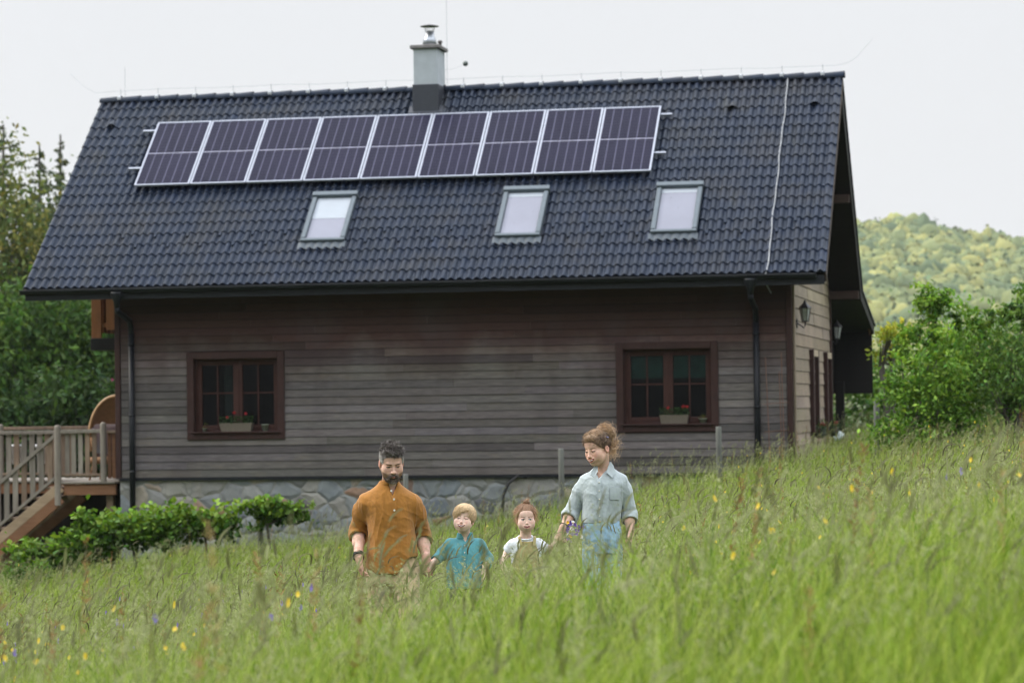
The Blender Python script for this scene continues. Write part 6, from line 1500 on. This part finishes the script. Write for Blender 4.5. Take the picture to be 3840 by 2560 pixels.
    rad = 2.3+1.6*rg.random(n); hh = rad*(.9+.5*rg.random(n)); D = 1+.30*noise(S[None]*1.6+rg.random((n, 1, 3))*30, 1.0, 1)+.22*noise(S[None]*4.2+rg.random((n, 1, 3))*30, 1.0, 2)
    V = S[None]*D[..., None]*np.stack([rad, rad, hh], 1)[:, None]+np.stack([X, Y, Z+rad*.9], 1)[:, None]
    big = noise(np.stack([X, Y*.5, Z], 1), .03, 5)
    tone = np.clip(.5+.35*rg.standard_normal(n)+.5*big, 0, 1); C = np.repeat(tint(tone, [(.092, .125, .064), (.158, .182, .076), (.245, .245, .088)]), len(S), axis=0)  # haze paleness and warm sun glow are put into the crown colours
    V = V.reshape(-1, 3); F = (FS[None]+(np.arange(n)*len(S))[:, None, None]).reshape(-1, 4)
    # leafy fringe so that crowns are not smooth
    idx = rg.choice(len(V), 90000); V2, F2, C2 = leaf_cards(V[idx]+rg.standard_normal((len(idx), 3))*.35, 1.5, rg, C[idx]*1.15, .25, .4, aspect=.7)
    V, F, C = joinVFC([(V, F, C), (V2, F2, C2)])
    t = NT('hill foliage'); c = t.attr(); m = t.done(t.principled(c, .85, .1))
    tag(mesh_obj('hill_woodland', V, F, m, None, C, True), 'yellow-green wood covering the far hill, right of the house', 'woodland', None, 'stuff')

def ground():
    xs = np.unique(np.concatenate([np.linspace(-900, -24, 24), np.linspace(-24, 24, 161), np.linspace(24, 900, 24)])); ys = np.unique(np.concatenate([np.linspace(-30, 4, 12), np.linspace(4, 64, 201), np.linspace(64, 140, 40), np.linspace(140, 1600, 40)]))
    X, Y = np.meshgrid(xs, ys); Z = ground_z(X, Y); V = np.stack([X, Y, Z], -1).reshape(-1, 3); nx = len(xs); i = (np.arange(nx-1)[None]+np.arange(len(ys)-1)[:, None]*nx).ravel(); F = np.stack([i, i+1, i+1+nx, i+nx], 1)
    t = NT('meadow soil'); v = t.coord(); c = t.ramp(t.noise(v, 2.2, 6, .7), [(.3, (.040, .055, .016)), (.55, (.065, .095, .022)), (.75, (.10, .115, .04))])
    tag(mesh_obj('meadow_ground', V, F, t.done(t.principled(c, .95, .1, 0, t.bump(t.noise(v, 14, 4), .6, .05))), None, None, True), kind='structure')

def in_house(x, y):
    dx, dy = x-HX, y-HY; c, s = math.cos(HYAW), math.sin(HYAW); u = c*dx+s*dy; v = -s*dx+c*dy
    return (u > -18.5) & (u < .05) & (v > -.15) & (v < 11.2)
BODIES = [(-.80, YP, .24), (-.33, YP, .16), (.075, YP, .17), (.575, YP, .20)]
def roots(n0, rg, y0=5.5, y1=61, pw=1.6, yk=17.0):
    ys = np.linspace(y0, y1, 2000); w = np.minimum(1, (yk/ys)**pw)*(.40*ys+2.4); cdf = np.cumsum(w); cdf /= cdf[-1]
    y = np.interp(rg.random(n0), cdf, ys); x = (rg.random(n0)-.5)*(.40*y+2.4); ok = ~in_house(x, y)
    for bx, by, r in BODIES: ok &= ((x-bx)**2+((y-by)*.8)**2) > r*r
    return x[ok], y[ok]
def hides_face(top, low=0.0):
    """stalks that would stand right before a face"""
    y = np.maximum(top[:, 1], .1); X = top[:, 0]/y*YP; Z = 2-(2-top[:, 2])/y*YP; m = np.zeros(len(top), bool)
    for fx, fz, w in ((-.80, 1.44, .13), (-.33, 1.13, .11), (.075, 1.12, .11), (.53, 1.58, .14)): m |= (np.abs(X-fx) < w) & (Z > fz-low)
    return m & (y < YP) & (y > 4)
def grass():
    rg = np.random.default_rng(77); parts = []
    def blades(x, y, h, w, lean, cols, m=4, wind=(.10, 0), face=.5, droop=1.0):
        n = len(x); z = ground_z(x, y)-.02; a = rg.random(n)*6.283; ld = np.stack([np.cos(a), np.sin(a), 0*a], 1)*lean[:, None]+np.array([wind[0], wind[1], 0]); t = np.linspace(0, 1, m+1)
        P = np.stack([x, y, z], 1)[:, None]+np.array([0, 0, 1.])*(h[:, None]*(t-.16*droop*t**3))[..., None]+(ld*h[:, None])[:, None]*(t**2.2)[None, :, None]
        b = a+math.pi/2+rg.standard_normal(n)*.6; sd = np.stack([np.cos(b)*1.0, np.sin(b)*face, 0*b], 1); W = (w[:, None]*.5)*np.interp(t, [0, .35, .8, 1], [.8, 1, .6, .12])
        return P, ribbons(P, W, unit(sd), cols)
    far = lambda y: 1+np.clip(y-19, 0, 60)/34
    # patches: greener and paler areas with shapes of their own
    def patch(x, y, s=.22, k=3): return noise(np.stack([x, y*.6, 0*x], 1), s, k)+.6*noise(np.stack([x, y*.7, 0*x], 1), s*3.1, k+11)
    x, y = roots(250000, rg); h = (.36+.36*rg.random(len(x))**1.2)*(1+.22*patch(x, y)); g = np.clip(.42+.40*rg.standard_normal(len(x))+.5*patch(x, y, .35, 8), 0, 1)
    cols = tint(g, [(.062, .112, .011), (.170, .255, .026), (.30, .345, .058)])
    _, r = blades(x, y, h, (.0042+.0035*rg.random(len(x)))*far(y), .22+.30*rg.random(len(x)), cols); parts.append(r)
    # taller narrow blades, paler
    x, y = roots(70000, rg); h = (.58+.34*rg.random(len(x)))*(1+.18*patch(x, y)); cols = tint(np.clip(.5+.4*rg.standard_normal(len(x)), 0, 1), [(.15, .24, .022), (.25, .335, .05), (.35, .385, .11)])
    _, r = blades(x, y, h, (.0030+.002*rg.random(len(x)))*far(y), .12+.30*rg.random(len(x)), cols, 5); parts.append(r)
    # broad bright blades that read one by one
    x, y = roots(42000, rg, 9, 61, 1.3); h = (.45+.36*rg.random(len(x)))*(1+.18*patch(x, y, .3, 6)); cols = tint(np.clip(.5+.4*rg.standard_normal(len(x)), 0, 1), [(.07, .135, .012), (.15, .245, .026), (.27, .335, .065)])
    _, r = blades(x, y, h, (.0065+.0045*rg.random(len(x)))*far(y)**.7, .10+.34*rg.random(len(x)), cols, 5); parts.append(r)
    # flowering stems
    x, y = roots(34000, rg, pw=1.15); n = len(x); h = (.66+.40*rg.random(n))*(1+.16*patch(x, y, .3, 5)); kind = rg.random(n); kind = np.clip(kind+.25*patch(x, y, .3, 9), 0, 1)
    cols = tint(rg.random(n), [(.12, .155, .05), (.18, .20, .085), (.24, .235, .12)])
    P, r = blades(x, y, h, (.0016+.0008*rg.random(n))*far(y), .06+.20*rg.random(n), cols, 6, (.09, 0), 1.0, .6); parts.append(r)
    bad = hides_face(P[:, -1]); P = P[~bad]; y = y[~bad]; kind = kind[~bad]; top = P[:, -1]; pre = P[:, -2]; d = unit(top-pre)
    # (a) drooping cylindrical spikes
    s = np.flatnonzero(kind < .30); m = len(s); L = .055+.055*rg.random(m); t = np.linspace(0, 1, 5); bend = np.stack([.6+.5*rg.random(m), .4*rg.standard_normal(m), -.5-.5*rg.random(m)], 1)*(rg.random(m)*.9)[:, None]
    Q = top[s][:, None]+d[s][:, None]*(L[:, None]*t)[..., None]+bend[:, None]*(L[:, None]*t**2*.55)[..., None]; wq = (.0030+.0018*rg.random(m))*far(y[s])**.7; W = wq[:, None]*np.array([.6, 1, 1, .8, .25])
    cq = tint(rg.random(m), [(.10, .095, .06), (.17, .175, .09), (.25, .265, .13)])
    parts.append(ribbons(Q, W, np.tile([[1., 0, 0]], (m, 1)), cq)); parts.append(ribbons(Q, W, np.tile([[0, .7, .7]], (m, 1)), cq))
    # (b) airy panicles
    s = np.flatnonzero(kind >= .55); m = len(s); nb = 15; u = rg.random((m, nb)); up = top[s][:, None]-d[s][:, None]*(u*.16)[..., None]; a = rg.random((m, nb))*6.283; ln = (.012+.045*u*rg.random((m, nb)))
    dd = np.stack([np.cos(a), np.sin(a), .75+0*a], -1)+np.array([.35, 0, -.1]); E2 = up+unit(dd)*ln[..., None]; E3 = E2+np.array([.006, 0, -.006])+rg.standard_normal((m, nb, 3))*.003
    Q = np.stack([up, up*.35+E2*.65, E2, E3], 2).reshape(-1, 4, 3); ff = np.repeat(far(y[s])**.7, nb); W = np.array([.0003, .0006, .0019, .0009])[None]*ff[:, None]*(.7+.6*rg.random((m*nb, 1)))
    cq = np.repeat(tint(np.clip(.5+.4*rg.standard_normal(m), 0, 1), [(.17, .185, .09), (.26, .285, .14), (.36, .37, .21)]), nb, axis=0)
    parts.append(ribbons(Q, W, unit(rg.standard_normal((m*nb, 3))*.4+np.array([1, 0, .3])), cq))
    # (c) rusty sorrel spikes
    xs_, ys_ = roots(330, rg, pw=1.0); n = len(xs_); hs = .75+.35*rg.random(n); ok = ~((ys_ < YP) & (np.abs(xs_/ys_*YP+.1) < 1.0)); xs_, ys_, hs = xs_[ok], ys_[ok], hs[ok]; n = len(xs_); P, r = blades(xs_, ys_, hs, np.full(n, .003), .05+.08*rg.random(n), np.tile([[.16, .10, .05]], (n, 1)), 6, (.04, 0), 1, .2); parts.append(r)
    nb = 60; u = rg.random((n, nb)); base = P[:, -1][:, None]*(1-u*.32)[..., None]+P[:, 0][:, None]*(u*.32)[..., None]; a = rg.random((n, nb))*6.283; E2 = base+np.stack([np.cos(a), np.sin(a), .9+0*a], -1)*(.008+.014*rg.random((n, nb)))[..., None]
    Q = np.stack([base, base*.5+E2*.5, E2], 2).reshape(-1, 3, 3); parts.append(ribbons(Q, np.tile([[.0006, .003, .0012]], (n*nb, 1)), unit(rg.standard_normal((n*nb, 3))), np.repeat(tint(rg.random(n), [(.15, .065, .03), (.26, .14, .065), (.33, .25, .12)]), nb, axis=0)))
    # stems and blades right in front of the walkers
    n = 5200; x = rg.uniform(-1.55, 1.35, n); y = rg.uniform(15.2, 18.75, n); h = .34+.30*rg.random(n)*(1-.4*np.exp(-((x-.26)/.16)**2)); cols = tint(np.clip(.45+.4*rg.standard_normal(n), 0, 1), [(.055, .125, .008), (.14, .25, .016), (.25, .33, .045)])
    _, r = blades(x, y, h, .006+.006*rg.random(n), .10+.30*rg.random(n), cols, 5); parts.append(r)
    # dark nodding heads on tall stalks
    x, y = roots(1300, rg, 13, 50, 1.2); x2 = rg.uniform(-1.6, 1.3, 60); y2 = rg.uniform(16.6, 18.8, 60); x = np.concatenate([x, x2]); y = np.concatenate([y, y2]); h = .80+.32*rg.random(len(x)); bad = hides_face(np.stack([x+.15*h, y, ground_z(x, y)+h], 1), .05); x, y, h = x[~bad], y[~bad], h[~bad]; n = len(x)
    P, r = blades(x, y, h, (.0022+.0008*rg.random(n))*far(y)**.8, .06+.22*rg.random(n), tint(rg.random(n), [(.09, .13, .03), (.16, .19, .06)]), 6, (.10, 0), 1.0, .5); parts.append(r)
    top = P[:, -1]; d = unit(top-P[:, -2]); L = .06+.07*rg.random(n); t = np.linspace(0, 1, 6); sg = np.sign(rg.standard_normal(n)+.6); bend = np.stack([sg*(.5+.6*rg.random(n)), .3*rg.standard_normal(n), -.35-.7*rg.random(n)], 1)
    Q = top[:, None]+d[:, None]*(L[:, None]*t)[..., None]+bend[:, None]*(L[:, None]*t**2*.6)[..., None]; W = ((.0030+.0014*rg.random(n))*far(y)**.8)[:, None]*np.array([.5, 1, 1.1, 1, .8, .25]); cq = tint(rg.random(n), [(.07, .06, .040), (.12, .11, .06), (.20, .20, .10)])
    parts.append(ribbons(Q, W, np.tile([[1., 0, 0]], (n, 1)), cq)); parts.append(ribbons(Q, W, np.tile([[0, .7, .7]], (n, 1)), cq))
    # broad low herbs
    x, y = roots(26000, rg); n = len(x); c = np.stack([x, y, ground_z(x, y)+.10+.30*rg.random(n)], 1); V, F, C = leaf_cards(c, .06, rg, tint(rg.random(n), [(.045, .10, .014), (.085, .165, .022), (.13, .20, .04)]), .2, .4, aspect=.45); V = V.reshape(-1, 3); parts.append((V, F, C))
    V, F, C = joinVFC(parts); print('grass verts', len(V), 'faces', len(F))
    tag(mesh_obj('meadow_grass', V, F, M_leaf('grass', .30, .6, .06), None, C, True), 'tall flowering meadow grass', 'grass', None, 'stuff')

def flowers():
    rg = np.random.default_rng(31)
    my = M_leaf('buttercup yellow', .25, .35, .5); mv = M_leaf('bellflower violet', .3, .5, .3); mw = M_leaf('white blossom', .3, .5, .3)
    def proto(kind, seed):
        r = np.random.default_rng(seed); h = .62; P = np.array([[[0, 0, 0], [.01, 0, h*.5], [.03, .01, h]]]); parts = []
        for sd in ((1., 0, 0), (0, 1., 0)): parts.append(ribbons(P, np.array([[.0014, .0012, .0010]]), np.array([sd]), np.array([[.10, .16, .035]])))
        top = P[0, -1]; V, F, C = [], [], []
        if kind == 'butter':
            heads = [top]
            for hd in heads:
                n = unit(r.standard_normal(3)*.4+np.array([0, -.6, .8])); u = unit(np.cross(n, (1, 0, .1))); v = np.cross(n, u)
                for k in range(5):
                    a = 6.283*k/5; d = u*math.cos(a)+v*math.sin(a); s = np.cross(n, d); V += [hd, hd+d*.009+s*.0075+n*.003, hd+d*.0145+n*.006, hd+d*.009-s*.0075+n*.003]; C += [(.66, .47, .014)]*4
        elif kind == 'bell':
            for j in range(1):
                hd = top+np.array([.012*j, -.006*j, -.045*j]); n = unit(r.standard_normal(3)*.5+np.array([.4, -.6, .2])); u = unit(np.cross(n, (0, .2, 1))); v = np.cross(n, u)
                for k in range(5):
                    a = 6.283*k/5; d = u*math.cos(a)+v*math.sin(a); s = np.cross(n, d); V += [hd+d*.003, hd+d*.008+s*.007+n*.012, hd+d*.016+n*.018, hd+d*.008-s*.007+n*.012]; C += [(.24, .17, .62)]*4
        else:
            n = unit(np.array([.1, -.7, .7])); u = unit(np.cross(n, (1, 0, .1))); v = np.cross(n, u)
            for k in range(14):
                a = 6.283*k/14; d = u*math.cos(a)+v*math.sin(a); s = np.cross(n, d); V += [top+d*.004, top+d*.012+s*.003, top+d*.018, top+d*.012-s*.003]; C += [(.70, .70, .68)]*4
            V += [top+u*.005+n*.003, top+v*.005+n*.003, top-u*.005+n*.003, top-v*.005+n*.003]; C += [(.6, .36, .02)]*4
        V = np.array(V); parts.append((V, np.arange(len(V)).reshape(-1, 4), np.array(C))); return joinVFC(parts)
    def put(name, kind, n, lab, cat, group, mat, sel, hts, yr):
        protos = [proto(kind, 40+i) for i in range(4)]; me = []
        for V, F, C in protos: o = mesh_obj(name, V, F, mat, None, C); me.append(o.data); bpy.data.objects.remove(o)
        x, y = roots(n*40, rg, yr[0], yr[1], .8); w = np.clip(sel(x, y), 0, 1); ok = (rg.random(len(x)) < w) & ~((y < 19.6) & (y > 8) & (x > -.065*y) & (x < .055*y)); x, y = x[ok][:n], y[ok][:n]
        for i in range(len(x)):
            o = bpy.data.objects.new(name, me[i % 4]); COL.objects.link(o); s = hts[0]+(hts[1]-hts[0])*rg.random(); o.location = (x[i], y[i], float(ground_z(x[i], y[i]))); o.rotation_euler = (0, 0, rg.uniform(-.8, .8)); k_ = .46+.2*rg.random(); o.scale = (k_, k_, s/.62); tag(o, lab, cat, group)
    put('buttercup', 'butter', 150, 'small yellow buttercup on a thin stalk among the meadow grass', 'flower', 'buttercups in the meadow', my, lambda x, y: (.15+.55*(x > .05*y-.3))*(y > 15), (.66, .88), (16, 45))
    put('buttercup', 'butter', 120, 'small yellow buttercup on a thin stalk among the meadow grass', 'flower', 'buttercups in the meadow', my, lambda x, y: .9+0*x, (.58, .80), (8.5, 15.0))
    put('bellflower', 'bell', 60, 'small violet bellflower on a thin stalk among the meadow grass', 'flower', 'bellflowers in the meadow', mv, lambda x, y: .04+1.0*(x < -.035*y), (.70, .92), (14.5, 24))
    put('bellflower', 'bell', 16, 'small violet bellflower on a thin stalk among the meadow grass', 'flower', 'bellflowers in the meadow', mv, lambda x, y: .6+0*x, (.58, .78), (9.0, 14))

def air():
    mb = MB(); mb.box((-905, -40, -22), (905, 1610, 95)); V = np.vstack(mb.V)
    m = bpy.data.materials.new('summer haze'); m.use_nodes = True; t = m.node_tree; t.nodes.clear(); o = t.nodes.new('ShaderNodeOutputMaterial'); v = t.nodes.new('ShaderNodeVolumePrincipled'); v.inputs['Color'].default_value = (.86, .92, 1.0, 1); v.inputs['Density'].default_value = .00009; v.inputs['Anisotropy'].default_value = .3; t.links.new(v.outputs[0], o.inputs['Volume'])
    tag(mb.build('haze', m), 'thin summer haze over the valley', 'haze', None, 'stuff')
# ------------------------------------------------------------------ sky, sun, camera
def sky_and_camera():
    SUN_EL, SUN_AZ = 42.0, -76.0            # azimuth from +Y towards +X
    w = bpy.data.worlds.new('World'); scene.world = w; w.use_nodes = True; t = w.node_tree; t.nodes.clear()
    out = t.nodes.new('ShaderNodeOutputWorld'); bg = t.nodes.new('ShaderNodeBackground'); bg.inputs['Strength'].default_value = .12; t.links.new(bg.outputs[0], out.inputs[0])
    sk = t.nodes.new('ShaderNodeTexSky'); sk.sky_type = 'NISHITA'; sk.sun_disc = False; sk.sun_elevation = R(SUN_EL); sk.sun_rotation = R(SUN_AZ); sk.dust_density = 3; sk.air_density = 1
    # thin bright overcast: a cloud deck about three times brighter overhead than at the horizon
    tc = t.nodes.new('ShaderNodeTexCoord'); sp = t.nodes.new('ShaderNodeSeparateXYZ'); t.links.new(tc.outputs['Generated'], sp.inputs[0])
    rp_ = t.nodes.new('ShaderNodeValToRGB'); e = rp_.color_ramp.elements; e[0].position = .0; e[0].color = (.275, .276, .278, 1); e[1].position = 1; e[1].color = (1.15, 1.20, 1.28, 1); e.new(.17).color = (.285, .289, .296, 1); e.new(.55).color = (.85, .88, .92, 1); t.links.new(sp.outputs['Z'], rp_.inputs[0])
    ns = t.nodes.new('ShaderNodeTexNoise'); ns.inputs['Scale'].default_value = 3.0; ns.inputs['Detail'].default_value = 4; t.links.new(tc.outputs['Generated'], ns.inputs['Vector'])
    sc = t.nodes.new('ShaderNodeVectorMath'); sc.operation = 'SCALE'; t.links.new(rp_.outputs[0], sc.inputs[0])
    mr = t.nodes.new('ShaderNodeMapRange'); mr.inputs['To Min'].default_value = 24.4; mr.inputs['To Max'].default_value = 26.6; t.links.new(ns.outputs[0], mr.inputs[0]); t.links.new(mr.outputs[0], sc.inputs['Scale'])
    mx = t.nodes.new('ShaderNodeMix'); mx.data_type = 'RGBA'; mx.inputs[0].default_value = .94; t.links.new(sk.outputs[0], mx.inputs[6]); t.links.new(sc.outputs[0], mx.inputs[7]); 
    # low sky behind camera dimmed as by an unseen valley side, for deeper shade
    def mrange(sock, a, b):
        n = t.nodes.new('ShaderNodeMapRange'); n.interpolation_type = 'SMOOTHSTEP'; n.inputs['From Min'].default_value = a; n.inputs['From Max'].default_value = b; t.links.new(sock, n.inputs[0]); return n.outputs[0]
    ml = t.nodes.new('ShaderNodeMath'); ml.operation = 'MULTIPLY'; t.links.new(mrange(sp.outputs['Y'], .05, -.55), ml.inputs[0]); t.links.new(mrange(sp.outputs['Z'], .50, .12), ml.inputs[1])
    m2 = t.nodes.new('ShaderNodeMath'); m2.operation = 'MULTIPLY'; m2.inputs[1].default_value = .50; t.links.new(ml.outputs[0], m2.inputs[0])
    dk = t.nodes.new('ShaderNodeMix'); dk.data_type = 'RGBA'; dk.inputs[7].default_value = (.35, .42, .30, 1); t.links.new(m2.outputs[0], dk.inputs[0]); t.links.new(mx.outputs[2], dk.inputs[6]); t.links.new(dk.outputs[2], bg.inputs[0])
    l = bpy.data.lights.new('sun', 'SUN'); l.energy = 3.0; l.angle = R(11); l.color = (1.0, .93, .80); o = bpy.data.objects.new('sun', l); COL.objects.link(o)
    d = mathutils.Vector((math.sin(R(SUN_AZ))*math.cos(R(SUN_EL)), math.cos(R(SUN_AZ))*math.cos(R(SUN_EL)), math.sin(R(SUN_EL)))); o.rotation_euler = (-d).to_track_quat('-Z', 'Y').to_euler()
    f, pitch, roll = 10941.8453, .0223, .0135
    cam = bpy.data.cameras.new('camera'); co = bpy.data.objects.new('camera', cam); COL.objects.link(co); scene.camera = co
    cam.sensor_width = 36; cam.sensor_fit = 'HORIZONTAL'; cam.lens = f/3840*36; cam.clip_start = .5; cam.clip_end = 6000
    r0 = mathutils.Vector((1, 0, 0)); fw = mathutils.Vector((0, math.cos(pitch), math.sin(pitch))); u0 = mathutils.Vector((0, -math.sin(pitch), math.cos(pitch)))
    rt = r0*math.cos(roll)+(-u0)*math.sin(roll)*-1*-1; rt = r0*math.cos(roll)-u0*math.sin(roll); up = r0*math.sin(roll)+u0*math.cos(roll)
    co.matrix_world = mathutils.Matrix(((rt.x, up.x, -fw.x, 0), (rt.y, up.y, -fw.y, 0), (rt.z, up.z, -fw.z, 2.0), (0, 0, 0, 1)))
    cam.dof.use_dof = True; cam.dof.focus_distance = 19.05; cam.dof.aperture_fstop = cam.lens/23.0; cam.dof.aperture_blades = 9
    vs = scene.view_settings; vs.view_transform = 'Standard'; vs.look = 'None'; vs.exposure = 0; vs.gamma = 1
    cy = scene.cycles; cy.max_bounces = 8; cy.transparent_max_bounces = 12; cy.diffuse_bounces = 4; cy.glossy_bounces = 3; cy.transmission_bounces = 6; cy.caustics_reflective = False; cy.caustics_refractive = False; cy.use_denoising = True; cy.filter_width = 1.1
    try: cy.denoiser = 'OPENIMAGEDENOISE'
    except Exception: pass

import time as _t
_t0 = _t.time()
for fn in (sky_and_camera, ground, house, solar, deck, props, vegetation, man, boy, girl, woman, bouquet, grass, flowers, air):
    fn(); print(fn.__name__, round(_t.time()-_t0, 1))
